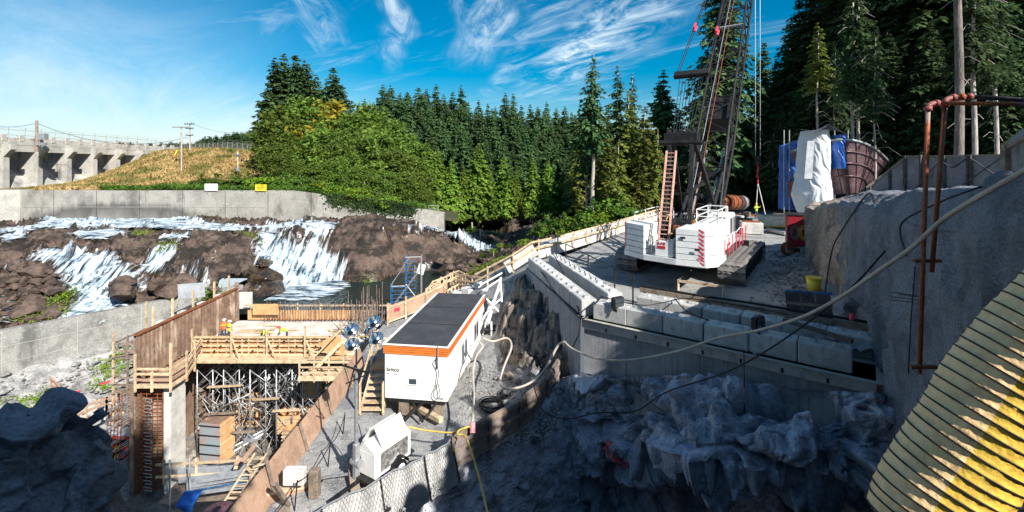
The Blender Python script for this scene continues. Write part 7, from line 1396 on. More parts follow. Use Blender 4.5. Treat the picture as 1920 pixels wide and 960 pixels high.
# the giant fir behind the boom and dark forest on the right
treeP('dark', 0, 1352, -110, 74, -8, 'very tall fir directly behind the crane boom', None, .95); treeP('dark', 1, 1325, 90, 80, -8, 'dark fir beside the foot of the very tall fir', None, 1.0); treeP('dark', 3, 1310, 180, 70, -8, 'lower dark fir behind the crane winch', None, 1.0)
dk_ = [(1405,215,82,-8),(1432,78,84,-8),(1455,110,78,-8),(1480,40,78,-7),(1500,-10,74,-6),(1530,-60,72,-5),(1560,-120,70,-4),(1600,-180,66,-4),(1650,-240,64,-4),(1700,-260,60,-3.5),(1760,-300,58,-3),(1830,-350,56,-3),(1900,-380,54,-3),(1975,-380,52,-3),
       (1390,290,74,-8),(1415,262,76,-8),(1440,240,70,-7.5),(1465,200,66,-6),(1495,170,64,-5),(1525,120,62,-4.5),(1555,150,62,-4.5),(1590,80,58,-4),(1625,120,60,-4),(1665,60,56,-3.5),(1710,90,56,-3.5),(1745,40,52,-3),(1790,80,52,-3),(1845,30,50,-3),(1890,60,46,-3),(1935,0,46,-3),(1680,-20,72,-4),(1600,20,74,-4),(1770,-40,70,-3),(1860,-60,68,-3),(1545,60,80,-5),(1480,150,84,-6)]
for j, (px, yt, Y, z) in enumerate(dk_): treeP('dark', j % 4, px, yt, Y, z, nth('df')+(' dark fir from the left in the back row of the right forest' if j < 14 else ' dark fir counted from the left deep in the right forest'), 'dark firs in the right forest', rt.uniform(.95, 1.2))
for j, (px, yt, Y, r_, lb) in enumerate(((1797, -420, 36, .34, 'thick bare grey trunk rising behind the right fence'), (1533, 60, 50, .14, 'slim pale trunk with yellow crown above the white tarp'), (1598, 5, 46, .16, 'left of the twin straight pale trunks right of the tarp'), (1608, -20, 46, .17, 'right of the twin straight pale trunks right of the tarp'), (1640, 70, 44, .1, 'thin pale trunk right of the twin trunks'), (1826, -100, 38, .22, 'mottled trunk just right of the thick grey trunk'), (1867, -60, 40, .2, 'bare trunk behind the right end of the fence'), (1565, 100, 54, .09, 'thin trunk between the yellow crown and the twin trunks'), (1450, 250, 66, .12, 'thin pale trunk left of the blue tarp'))):
    z = -3; b_ = P(px, 300, Y); h = (HY-yt)/F*Y-z; o = empty('bare_trunk_tree', (b_.x, Y, z), 0, lb, 'tree', 'bare trunks at the right')
    k = MB(); k.path([Vector((.06*math.sin(i), .06*math.cos(i*1.3), -1.5+(h+1.5)*i/8)) for i in range(9)], lambda t: r_*(1-.55*t), 10); k.build('trunk', 'pale_bark' if j else 'bark', o, True)
    k = MB()
    for i in range(26 if j else 14): zz = rt.uniform(.25, .95)*h; a = rt.uniform(0, 6.28); l_ = rt.uniform(.6, 2.2); k.path([(0, 0, zz), (math.cos(a)*l_*.5, math.sin(a)*l_*.5, zz+.1), (math.cos(a)*l_, math.sin(a)*l_, zz-.35*l_)], .02, 4)
    o2 = k.build('dead_branches', 'pale_bark', o); o2['kind'] = 'stuff'
    if j == 1: meshobj('crown', T['hemlock', 0][1], o, (0, 0, h-7), (0, 0, 0), (.55, .55, .48))
    elif j > 1: meshobj('crown', T['sparse', j % 3][1], o, (0, 0, 0), (0, 0, j), (h/26*.9, h/26*.9, h/26*1.1))
# ---- ground cover
def scatter(n, fn, size, mt, name, label_kind='stuff', flat=.2, seed=1, elong=1.4):
    rs = np.random.default_rng(seed); C = fn(rs, n); o = quads(name, leafcards(C, size, flat, rs, elong), mt, 'stuff'); return o
def on_hill(rs, n):
    px = rs.uniform(-90, -46, n); py = rs.uniform(73, 100, n); z = zh(px, py); return np.stack([px, py, z+.12+.1*rs.random(n)], 1)
M['tuft'] = layer(foliage('grass_tufts', (.50, .37, .16), (.36, .25, .09), .2), (.10, .12, .025), .22, .47, .60, seed=3, amt=.92)
scatter(26000, on_hill, .30, 'tuft', 'dry_grass', flat=-.8)
for x, y, h, r_ in ((-2.2, -3.6, 9, 1.0), (1.8, -8.0, 20.5, 1), (3.3, -6.0, 19.3, 1), (5.0, -9.6, 22.2, 1), (-5.2, -4.5, 10, 1), (-8.5, -6, 13, 1), (-13.5, -5, 13, 1.1), (-18, -6, 14, 1.1), (1.0, -4.4, 12, 1), (-4, -8, 15, 1)):  # added out of view so their shadows darken the left rock and lower pit
    tree('fir', 1, x, y, -1.7, h, 'unseen fir added on the bank behind the camera to shade the left side', 'unseen firs added behind the camera for shade', 1.05)
for x, y, h in ((13.8, 5.6, 7.2), (12.3, 4.6, 6.8), (10.9, 3.3, 6.2), (9.8, 2.0, 5.2), (15.4, 7.2, 7.2)):  # added out of view along the sun's path to shade the plank barrier
    tree('dark', 1, x, y, -1.4, h, 'unseen young fir added on the right bank to shade the plank barrier', 'unseen young firs added on the right bank for shade', 1.5)
def ivy(rs, n):
    x = rs.uniform(-62, -14, n); k = np.clip((x+32)/21, 0, 1)**1.5*5.2; top = np.where(x > -33, -4.55-3.9*np.maximum(0, (x+33)/22)**1.15, -4.55); y = 70.5+k+np.abs(rs.normal(0, .9, n)); return np.stack([x, y, top+.12+.5*np.abs(rs.normal(0, .35, n))+.25*vn(x*.5, y, 0*x)], 1)
scatter(15000, ivy, .24, 'shrub', 'wall_top_creeper', seed=2)
def hang(rs, n):
    x = rs.choice([-26.5, -24, -22, -20.5, -18.8, -16.8], n)+rs.normal(0, .7, n); k = np.clip((x+32)/21, 0, 1)**1.5*5.2; top = -4.55-3.9*np.maximum(0, (x+33)/22)**1.15; d = np.abs(rs.normal(0, .8, n)); return np.stack([x, 70.3+k-.1*rs.random(n), top+.3-d], 1)
scatter(5000, hang, .20, 'fir_dark', 'hanging_creeper', seed=3)
def moss(rs, n):
    cs = [G(*q) for q in ((115, 540, -13), (75, 565, -14), (105, 570, -14), (120, 545, -13.5), (395, 530, -13.4), (388, 522, -13), (400, 540, -14), (265, 438, -9.4), (640, 437, -9), (690, 440, -9.3), (310, 463, -10.2), (60, 590, -14.8), (470, 440, -9.5), (655, 540, -15), (880, 505, -14.3), (920, 490, -13), (860, 520, -14.5), (940, 480, -12.5), (835, 530, -14.5), (890, 515, -13))]
    i = rs.integers(0, len(cs), n); c = np.array([tuple(q) for q in cs])[i]; p = c+rs.normal(0, 1, (n, 3))*np.array([.7, .5, 0]); p[:, 2] = zr(p[:, 0], p[:, 1])+.35*rs.random(n)+.15; return p
scatter(2600, moss, .11, 'bright_shrub', 'river_moss', seed=4)
def ex_g(rs, n):
    cs = np.array([tuple(G(px, py, -19.2)) for px, py in ((215, 690), (200, 698), (70, 742), (40, 750), (100, 733), (225, 682), (190, 710), (80, 740), (240, 675))]); p = cs[rs.integers(0, len(cs), n)]+rs.normal(0, 1, (n, 3))*np.array([.7, .35, 0]); p[:, 2] = ze(p[:, 0], p[:, 1])+.2*rs.random(n)+.1; return p
scatter(1500, ex_g, .10, 'bright_shrub', 'bank_grass', seed=5)
k = MB(); c = G(72, 612, -14.4)
o = scatter(700, lambda rs, n: np.array(tuple(P(72, 612, 45)))+rs.normal(0, 1, (n, 3))*np.array([.5, .3, .22]), .16, 'bright_shrub', 'bright_fern', seed=6); o['kind'] = None; del o['kind']; tag(o, 'bright green bush just above the pale wall at lower left', 'shrub')
# loose gravel and stones
def stones(n, fn, r0, r1, mt, name, seed, zfn):
    rs = np.random.default_rng(seed); V = []; ico = np.array([(0, 0, 1), (.9, 0, .2), (.2, .85, .1), (-.8, .4, .15), (-.5, -.75, .2), (.4, -.85, 0), (0, 0, -.6)]); fs = [(0, 1, 2), (0, 2, 3), (0, 3, 4), (0, 4, 5), (0, 5, 1), (6, 2, 1), (6, 3, 2), (6, 4, 3), (6, 5, 4), (6, 1, 5)]
    x, y = fn(rs, n); z = zfn(x, y); k = MB()
    for i in range(n):
        s_ = rs.uniform(r0, r1)*(1+1.2*(rs.random() < .06)); a = rs.uniform(0, 6.28); c_, s2 = math.cos(a), math.sin(a); q = ico*rs.uniform(.7, 1.25, (7, 3))*s_*np.array([1, .8, .6]); k.add(np.stack([q[:, 0]*c_-q[:, 1]*s2+x[i], q[:, 0]*s2+q[:, 1]*c_+y[i], q[:, 2]+z[i]+s_*.2], 1), fs)
    o = k.build(name, mt); o['kind'] = 'stuff'; return o
M['stone'] = mat('loose_stone', (.27, .265, .26), var=.3, scale=2, bump=.5, bscale=9, col2=(.13, .125, .12))
def pr(rs, n): y = rs.uniform(17, 36, n); return 11.4+.561*(y-15.7)-.3-np.abs(rs.normal(0, 1.3, n)), y
stones(3000, pr, .03, .12, 'stone', 'loose_gravel', 1, lambda x, y: zp(x, y)+np.clip((x-(11.4+.561*(y-15.7)-2.2))/2.2, 0, 1)*.5)
stones(2200, lambda rs, n: (rs.uniform(-2.6, 2.2, n), rs.uniform(19.5, 27, n)), .02, .09, 'stone', 'loose_gravel', 2, zrd)
stones(1800, lambda rs, n: (rs.uniform(-8.5, -2.6, n), rs.uniform(14, 22, n)), .015, .05, 'stone', 'loose_gravel', 3, zrd)
stones(2200, lambda rs, n: (rs.uniform(-48, -28, n), rs.uniform(34, 47, n)), .05, .28, 'stone', 'slope_rubble', 4, ze)
stones(1500, lambda rs, n: (rs.uniform(2, 38, n), rs.uniform(24, 70, n)), .02, .07, 'stone', 'loose_gravel', 5, zp)
# individual boulders
bk = []
for sd_ in range(7):
    rs_ = np.random.default_rng(200+sd_); bm_2 = bmesh.new(); bmesh.ops.create_icosphere(bm_2, subdivisions=4, radius=1); co = np.array([v.co[:] for v in bm_2.verts]); co /= np.linalg.norm(co, axis=1)[:, None]
    pn = rs_.normal(size=(15, 3)); pn /= np.linalg.norm(pn, axis=1)[:, None]; ph_ = rs_.uniform(.62, .95, 15); d = co @ pn.T; rr_ = np.where(d > .05, ph_/np.maximum(d, .05), 9).min(1).clip(0, 1.15)
    rr_ = rr_*(1+.05*fbm(co[:, 0]*3+sd_, co[:, 1]*3, co[:, 2]*3, 4, sd_))
    for v, q, r_ in zip(bm_2.verts, co, rr_): v.co = Vector(q)*float(r_); v.co.z *= .62
    me = bpy.data.meshes.new('boulder'); bm_2.to_mesh(me); bm_2.free(); me.materials.append(M['rock']); bk.append(me)
def boulder(px, py, z, s_, label, mt=None, sc_=(1, 1, 1), grp=None, v=None):
    p = G(px, py, z); me = bk[random.randrange(6) if v is None else v]
    if mt: me = me.copy(); me.materials[0] = M[mt]
    o = meshobj('boulder', me, None, p, (random.uniform(-.2, .2), random.uniform(-.2, .2), random.uniform(0, 6)), (s_*sc_[0], s_*sc_[1], s_*sc_[2])); return tag(o, label, 'boulder', grp)
for px, py, z, s_, lb in ((225, 532, -12.9, 1.3, 'large brown boulder splitting the left cascade'), (228, 548, -13.4, 1.3, 'flat split boulder just below the large brown boulder'), (70, 507, -12, 1.5, 'broad pale boulder left of the left cascade'), (52, 525, -12.8, .8, 'small round boulder below the broad pale boulder'), (295, 535, -13.3, .9, 'tan angular boulder below the middle cascade'), (345, 527, -13.2, 1.2, 'grey boulder right of the tan angular boulder'), (320, 548, -14, 1.3, 'wide low boulder above the pale concrete wall'), (60, 580, -14.6, 1.5, 'grey boulder near the bottom of the left rocks'), (15, 525, -13, 1.4, 'mossy boulder at the far left edge'), (502, 520, -14.2, 1.9, 'dark wet boulder at the left foot of the big waterfall'), (508, 545, -15, 1.7, 'lower dark wet boulder at the foot of the big waterfall'), (497, 492, -12.6, .9, 'small wet boulder breaking the left edge of the big waterfall'), (95, 450, -9.8, 1.5, 'flat tan rock slab in the upper rapids at left')):
    boulder(px, py, z, s_, lb, 'wet_rock' if 'wet' in lb else None)
rq = random.Random(3)
for j in range(55):
    px = rq.uniform(0, 105); py = rq.uniform(490, 622-px*.2); z = float(np.interp(py, [480, 540, 600, 640], [-11, -13.3, -15.2, -15.8])); boulder(px, py, z, rq.uniform(.25, .75), 'small loose boulder among the rocks left of the left cascade', None, (1, 1, 1), 'small boulders left of the cascade')
for j in range(22): boulder(rq.uniform(240, 410), rq.uniform(515, 545), rq.uniform(-13.6, -14.6), rq.uniform(.3, .7), 'small loose boulder on the ledge above the form wall', None, (1, 1, 1), 'small boulders above the form wall')
for j in range(26): boulder(rq.uniform(820, 960), rq.uniform(485, 530), rq.uniform(-14, -12.6), rq.uniform(.3, .8), 'small grey boulder on the near river bank', None, (1, 1, 1), 'small boulders on the near river bank')
for (x, y, s_) in ((.6, 24.2, .3), (.9, 24.0, .22), (1.2, 24.3, .26), (.3, 23.6, .2), (1.5, 23.9, .2), (-.1, 24.4, .35), (1.0, 23.4, .18), (.7, 25, .4)):
    me = bk[3].copy(); me.materials[0] = M['mound']; tag(meshobj('boulder', me, None, (x, y, float(zrd(np.array(x), np.array(y)))+.1), (0, 0, x*5), (s_, s_, s_)), 'small broken rock at the foot of the mound by the concrete corner', 'rock', 'broken rocks at the foot of the mound')
# ================================================================ RIGHT BANK: FENCE, PIPES, DUCT
fc = empty('panel_fence', (24, 26, -1.6), label='weathered grey plywood panel fence on top of the right rock bank', cat='fence')
def fpanel(a0, a1, b0, b1, Ya, Yb, mt='grey_panel'):
    """a: left px, (top,bottom) rows; b: right"""
    p = [P(a0, a1[0], Ya), P(a0, a1[1], Ya), P(b0, b1[1], Yb), P(b0, b1[0], Yb)]; n_ = (p[2]-p[1]).cross(p[0]-p[1]).normalized()*.05
    k = MB(); k.add([*p, *[q-n_ for q in p]], [(0, 1, 2, 3), (7, 6, 5, 4), (0, 3, 7, 4)]); part(k, 'panel', mt, fc)
    k = MB(); k.beam(p[0]+Vector((0, -.04, .02)), p[3]+Vector((0, -.04, .02)), .10, .13); part(k, 'top_rail', 'grey_wood', fc)
def fpost(px, y0, y1, Y, w2=.12): k = MB(); a = P(px, y0, Y); b = P(px, y1, Y); k.box((a.x, a.y-.12, (a.z+b.z)/2), (w2, .12, a.z-b.z)); part(k, 'post', 'dark_wood', fc)
M['grey_panel'] = layer(layer(mat('grey_panel', (.27, .26, .26), var=.15, scale=.9, bump=.2, bscale=10, col2=(.20, .19, .19)), (.10, .085, .075), 1.2, .5, .66, (1, 1, .5), 3, .8), (.40, .39, .38), 1.6, .6, .7, (1, 1, .4), 8, .6)
M['dark_wood'] = mat('dark_lumber', (.10, .085, .08), var=.2, scale=3, bump=.3, bscale=16, col2=(.06, .05, .05))
fpanel(1624, (352, 366), 1664, (322, 362), 29.6, 29.0); fpanel(1664, (322, 362), 1693, (298, 358), 29.0, 28.4); fpanel(1694, (294, 356), 1723, (294, 356), 28.4, 27.7); fpanel(1724, (294, 356), 1766, (294, 355), 27.7, 26.8); fpanel(1767, (294, 355), 1811, (293, 354), 26.8, 25.9); fpanel(1812, (293, 354), 1880, (292, 352), 25.9, 24.6)
for px, y0, y1, Y in ((1629, 344, 370, 29.6), (1666, 316, 364, 29), (1694, 292, 358, 28.4), (1723, 290, 356, 27.7), (1767, 292, 356, 26.8), (1811, 290, 355, 25.9), (1816, 290, 355, 25.8), (1880, 288, 352, 24.6)): fpost(px, y0, y1, Y)
for a, b in (((1766, 298, 26.6), (1715, 356, 27.6)), ((1880, 294, 24.4), (1800, 350, 25.9)), ((1818, 296, 25.6), (1876, 336, 24.4))): k = MB(); k.beam(P(*a), P(*b), .07, .07); part(k, 'brace', 'dark_wood', fc)
k = MB(); k.path(spline([P(1767, 303, 26.5), P(1785, 314, 26.2), P(1800, 306, 25.9), P(1812, 297, 25.7)], 6), .035, 6); part(k, 'cable', 'black', fc)
# winged concrete panel at the far right
cw = empty('wing_panel', P(1905, 330, 22), label='tall grey sloping board wall at the right edge above the fence', cat='wall')
k = MB(); a = [P(1888, 322, 23), P(1888, 278, 23), P(1935, 252, 21), P(1935, 320, 21)]; k.add(a+[q+Vector((.1, .3, 0)) for q in a], [(3, 2, 1, 0), (1, 2, 6, 5)]); part(k, 'board', 'grey_panel', cw)
k = MB(); a = [P(1887, 274, 23.4), P(1890, 262, 24), P(1935, 228, 22), P(1935, 245, 21.4)]; k.add(a, [(3, 2, 1, 0)]); part(k, 'board', 'grey_panel', cw)
k = MB(); k.beam(P(1886, 278, 22.9), P(1936, 251, 20.9), .2, .2); part(k, 'top_beam', 'grey_wood', cw)
k = MB(); p = P(1886, 300, 22.8); k.box((p.x, p.y, p.z-.3), (.3, .2, 2.2)); part(k, 'post', 'grey_wood', cw)
M['elbow_red'] = mat('red_primer', (.30, .09, .075), rough=.5, var=.2, col2=(.2, .06, .05))
# rusty pipes
rpz = empty('rusty_pipes', P(1740, 500, 9.6), label='two upright rusty pipes with red elbows against the dark rock wall', cat='pipes')
A0, A1 = P(1740, 203, 9.4), P(1724, 700, 9.75); B0, B1 = P(1772, 196, 9.4), P(1747, 510, 9.6)
k = MB(); k.tube(A0, A1, .042, 12); part(k, 'upright_pipe', 'pipe_rust', rpz, True); k = MB(); k.tube(B0, B1, .042, 12); part(k, 'upright_pipe', 'pipe_rust', rpz, True)
k = MB(); k.path(spline([A0, P(1742, 198, 9.4), P(1748, 194.5, 9.4), P(1756, 193.5, 9.4)], 6), .052, 12); part(k, 'elbow', 'elbow_red', rpz, True)
k = MB(); k.path(spline([B0, P(1773, 189, 9.4), P(1779, 185, 9.4), P(1788, 183, 9.4)], 6), .052, 12); part(k, 'elbow', 'elbow_red', rpz, True)
k = MB(); k.tube(P(1756, 193.5, 9.4), P(1940, 195.5, 8.6), .04, 10); part(k, 'cross_pipe', 'pipe_rust', rpz, True)
k = MB(); k.tube(P(1788, 182.5, 9.4), P(1820, 181.5, 9.3), .045, 10); part(k, 'cross_pipe', 'pipe_rust', rpz, True)
k = MB(); k.path([P(1820, 181.5, 9.3), P(1880, 184.5, 9.0), P(1940, 189, 8.7)], .045, 10); part(k, 'black_hose', 'black', rpz, True)
for (px, py, Y, ax_) in ((1756, 193.5, 9.4, 0), (1787, 182.5, 9.4, 0), (1803, 182, 9.35, 0), (1818, 181.5, 9.3, 0)): c = P(px, py, Y); k = MB(); k.tube(c-Vector((.035, 0, 0)), c+Vector((.035, 0, 0)), .068, 14); part(k, 'coupling', 'elbow_red' if px != 1803 else 'pipe_rust', rpz, True)
for p in (A0, B0): k = MB(); k.tube(p-Vector((0, 0, .05)), p+Vector((0, 0, .03)), .07, 14); part(k, 'coupling', 'elbow_red', rpz, True)
for py in (490, 690): c = P(1725 if py > 600 else 1731, py, 9.6); k = MB(); k.box(c+Vector((.12, .05, 0)), (.55, .08, .06)); part(k, 'bracket', 'rust', rpz)
for i, (px, py) in enumerate(((1690, 548), (1706, 552), (1690, 562), (1690, 556))): c = P(px, py, 10.6); k = MB(); k.tube(c-Vector((.25, 0, 0)), c+Vector((.2, -.3, 0)), .012, 5); tag(k.build('rock_bolt', 'rebar'), 'thin steel bar stub sticking out of the right rock wall', 'steel bar', 'bar stubs on the rock wall')
k = MB(); k.path([P(1716, 500, 10), P(1708, 600, 10.1), P(1703, 700, 10.2)], .012, 5); tag(k.build('cable', 'black', smooth=True), 'thin cable hanging left of the rusty pipes on the rock wall', 'cable')
# yellow ventilation duct
vd = empty('ventilation_duct', P(1760, 960, 4.6), label='large yellow and cream fabric ventilation duct with black ribs in the right foreground', cat='duct')
DR = .50; ns = 64; rq_d = random.Random(2)
cl = spline([P(1728, 1000, 4.95), P(1768, 912, 4.95), P(1826, 820, 4.9), P(1892, 722, 4.85), P(1972, 628, 4.75), P(2070, 540, 4.6), P(2190, 450, 4.4)], 14)
sl_ = [0]
for a, b in zip(cl[:-1], cl[1:]): sl_.append(sl_[-1]+(b-a).length)
def dfr(s_):
    q = [float(np.interp(s_, sl_, [c[i] for c in cl])) for i in range(3)]; a = [float(np.interp(max(0, s_-.08), sl_, [c[i] for c in cl])) for i in range(3)]; b = [float(np.interp(s_+.08, sl_, [c[i] for c in cl])) for i in range(3)]
    t = (Vector(b)-Vector(a)).normalized(); e1 = t.cross(Vector((0, 1, 0))).normalized(); return Vector(q), e1, e1.cross(t).normalized(), t
SP = .118; Ln = sl_[-1]-.1; rings = int(Ln/(SP/4)); V = []; NV = []
for i in range(rings+1):
    s_ = i*SP/4; cpos, e1, e2, dx_ = dfr(s_); rr = DR*(1-(0, .013, .02, .013)[i % 4]+.004*math.sin(s_*5.3)); cpos = cpos+e1*.012*math.sin(s_*4.1)
    for j in range(ns):
        a = 6.28319*j/ns; wob = 1+.009*math.sin(a*7+s_*9)+.006*math.sin(a*13+s_*23)+.006*math.sin(a*29-s_*31); d = e1*math.cos(a)+e2*math.sin(a); V.append(tuple(cpos+d*rr*wob)); NV.append(d)
vdir = P(1850, 780, 1).normalized(); cr2 = []; yl = []
for i in range(rings):
    t = dfr(i*SP/4)[3]; rdir = t.cross(vdir).normalized(); rdir = rdir if rdir.x > 0 else -rdir
    for j in range(ns): (cr2 if NV[i*ns+j].dot(rdir) < .12 else yl).append((i*ns+j, i*ns+(j+1) % ns, (i+1)*ns+(j+1) % ns, (i+1)*ns+j))
for nm, fl_, mt in (('cream_fabric', cr2, 'duct_cream'), ('yellow_fabric', yl, 'duct_yellow')):
    used = sorted({v for f in fl_ for v in f}); mp_ = {v: i for i, v in enumerate(used)}; k = MB(); k.add([V[v] for v in used], [tuple(mp_[v] for v in f) for f in fl_]); part(k, nm, mt, vd, True)
for i in range(int(Ln/SP)+1):
    s_ = i*SP; cpos, e1, e2, dx_ = dfr(s_); cpos = cpos+e1*.012*math.sin(s_*4.1); rr = DR*(1+.004*math.sin(s_*5.3)); k = MB(); n = 48; m = 6; vs = []; tl = rq_d.uniform(-.03, .03)
    for j in range(n):
        a = 6.28319*j/n; rd = (e1*math.cos(a)+e2*math.sin(a)); vs += [cpos+dx_*tl*math.cos(a)*.4+rd*(rr+.002+.010*math.cos(6.28319*q/m))+dx_*.010*math.sin(6.28319*q/m) for q in range(m)]
    k.add(vs, [(j*m+q, j*m+(q+1) % m, ((j+1) % n)*m+(q+1) % m, ((j+1) % n)*m+q) for j in range(n) for q in range(m)]); part(k, 'black_rib', 'black', vd, True)
D0, e1, e2, dx_ = dfr(0); st0 = 0
k = MB(); cpos = D0+dx_*(st0+.01); k.add([cpos+(e1*math.cos(6.28319*j/40)+e2*math.sin(6.28319*j/40))*DR*.985 for j in range(40)], [tuple(range(40))]); part(k, 'dark_opening', 'black', vd)
# ================================================================ PAD OBJECTS
# steel penstock sections (stacked curved shells) and tarps
bt = empty('steel_shell', P(1600, 370, 46), label='large curved primed steel shell section resting behind the tarps', cat='steel section')
def shellring(f0, f1, r0a, r0b, n=26, a0=-.5, a1=2.2):
    pass
rowsS = []
Lft = [(1483, 285), (1490, 305), (1497, 325), (1506, 345), (1515, 372)]; Rgt = [(1665, 302), (1657, 315), (1645, 332), (1626, 350), (1604, 368)]; midb = [(1590, 262), (1592, 284), (1594, 306), (1596, 330), (1598, 362)]
for j in range(5):
    ring = []
    for t_ in np.linspace(0, 1, 25):
        px = (1-t_)**2*Lft[j][0]+2*t_*(1-t_)*(midb[j][0]*2-.5*(Lft[j][0]+Rgt[j][0]))+t_**2*Rgt[j][0]; py = (1-t_)**2*Lft[j][1]+2*t_*(1-t_)*(midb[j][1]*2-.5*(Lft[j][1]+Rgt[j][1]))+t_**2*Rgt[j][1]
        Yy = 46-4.2*math.sin(math.pi*t_)+j*.35; ring.append(P(px, py, Yy))
    rowsS.append(ring)
for j in range(4):
    k = MB(); k.add(rowsS[j]+rowsS[j+1], [(i, i+25, i+26, i+1) for i in range(24)]); b_in = [q+Vector((0, .25, .0)) for q in rowsS[j]]; k.add(rowsS[j]+b_in, [(i, i+1, i+26, i+25) for i in range(24)]); part(k, 'shell_plate', 'boat', bt, True)
    k = MB(); k.path([q-Vector((0, .06, 0)) for q in rowsS[j+1]], .07, 6); part(k, 'stiffener', 'boat', bt, True)
k = MB(); k.path([q-Vector((0, .03, 0)) for q in rowsS[0]], .12, 6); part(k, 'rim', 'steel', bt, True)
for i in range(2, 24, 3):
    k = MB(); k.path([rowsS[j][i]-Vector((0, .04, 0)) for j in range(5)], .03, 5); part(k, 'rib', 'dark_steel', bt)
k = MB(); k.box((0, 0, 0), (1.6, .03, .28)); m = None
text('COFC-3', .42, 'steel', bt, (0, 0, 0), (R(90), 0, 0)); o = bt.children[-1]; o.parent = bt; q = P(1622, 311, 41.2); o.matrix_parent_inverse = bt.matrix_basis.inverted(); o.location = q; o.rotation_euler = (R(90), R(18), 0)
def cloth(name, mt, pts, label, fold=.25, Y=44, seed=1, nu=110, nv=120, cat='tarp', depth=2.0):
    """draped sheet: rows of (pxL, pxR, py) from top to bottom, hung round a box of given depth"""
    k = MB(); ys = np.linspace(0, 1, nv); rr = []
    pl_ = [(p[2]) for p in pts]; t_ = np.linspace(0, 1, len(pts))
    L0 = np.interp(ys, t_, [p[0] for p in pts]); R0 = np.interp(ys, t_, [p[1] for p in pts]); Y0 = np.interp(ys, t_, pl_)
    X = np.zeros((nv, nu)); Z = X.copy(); YY = X.copy()
    for a in range(nv):
        for b in range(nu):
            u = b/(nu-1); px = L0[a]+(R0[a]-L0[a])*u; py = Y0[a]; d = Y-.9*math.sin(math.pi*u)*depth*.4+abs(u-.5)**3*8*depth*.6; X[a, b] = (px-960)/F*Y; YY[a, b] = d; Z[a, b] = (HY-py)/F*Y
    wv_ = fbm(X*.5+seed, Z*.5, 0*X, 3, seed+4); f = fold*(1.0*fbm(X*.9+seed, Z*.3, 0*X, 3, seed)+1.3*(1-np.abs(fbm(X*1.8+1.2*wv_+Z*.35, Z*.28+seed, 0*X, 3, seed+7))*2.2)-.8); YY = YY-f; Z = Z+.25*fbm(X*.5, Z*0+seed, 0*X, 2, seed+3)*(1-ys[:, None]*.4)
    o = grid(name, X, YY, Z, mt, kind=None); return tag(o, label, cat)
cloth('blue_tarp', 'blue_tarp', [(1500, 1512, 262), (1470, 1520, 272), (1470, 1524, 300), (1470, 1520, 340), (1468, 1505, 392)], 'large bright blue tarp hanging at the left of the wrapped structure', .18, 47.5, 3, depth=1.5)
cloth('white_tarp', 'white_tarp', [(1516, 1562, 245), (1510, 1566, 265), (1508, 1565, 300), (1504, 1570, 335), (1498, 1578, 365), (1510, 1572, 400)], 'crumpled white tarp wrapped round a tall structure above the rock wall', .13, 42.5, 5)
cloth('blue_tarp', 'blue_tarp', [(1560, 1592, 252), (1562, 1584, 272), (1566, 1585, 300), (1568, 1588, 316)], 'smaller dark blue tarp hanging right of the white tarp', .3, 42.2, 9, depth=1)
k = MB(); k.add([P(1500, 242, 42), P(1552, 233, 41), P(1592, 252, 41.5), P(1562, 244, 47), P(1512, 246, 47), P(1528, 246, 40.5)], [(0, 5, 4), (5, 1, 3, 4), (1, 2, 3)]); tag(k.build('grey_tarp', 'grey_tarp'), 'grey tarp roof stretched over the wrapped structure', 'tarp')
k = MB(); a = [P(1514, 264, 42.2), P(1541, 264, 42.2), P(1541, 335, 42.2), P(1508, 335, 42.2)]; k.add(a, [(0, 3, 2, 1)]); tag(k.build('grey_tarp', 'grey_tarp'), 'flat grey sheet hung on the left face of the white tarp', 'tarp')
k = MB(); a = [P(1479, 340, 46), P(1503, 338, 45), P(1503, 372, 45), P(1480, 368, 46)]; k.add(a, [(0, 3, 2, 1)]); k.box(P(1492, 355, 46.6), (1.0, .8, 1.6)); tag(k.build('orange_crate', 'rust'), 'rusty orange steel box beneath the blue tarp', 'box')
for px in (1470, 1480, 1590): k = MB(); k.tube(P(px, 244, 47), P(px, 400, 47), .05, 6); tag(k.build('scaffold_pole', 'steel'), {1470: 'left upright scaffold pole beside the blue tarp', 1480: 'second upright scaffold pole beside the blue tarp', 1590: 'upright scaffold pole right of the wrapped structure'}[px], 'pole')
# large rusty pipe lying at the forest edge
rp3 = empty('penstock_pipe', P(1365, 385, 60), label='large rusty orange steel pipe lying at the forest edge behind the crane', cat='pipe')
pa_, pb_ = P(1345, 379, 58), P(1392, 380, 66); d3 = (pb_-pa_); 
for i, (mt) in enumerate(('ply', 'rust', 'rust', 'rust', 'boat', 'steel')): k = MB(); k.tube(pa_+d3*i/6, pa_+d3*(i+.97)/6, 1.0-.0*i, 28); part(k, 'pipe_section', {'ply': 'pipe_rust'}.get(mt, mt), rp3, True); k = MB(); k.tube(pa_+d3*(i+.97)/6, pa_+d3*(i+1)/6, 1.06, 28); part(k, 'flange', 'dark_steel', rp3)
k = MB(); k.tube(P(1317, 381, 57), P(1340, 380, 58), .95, 26); tag(k.build('steel_drum', 'dark_steel'), 'dark steel drum section left of the large rusty pipe', 'drum')
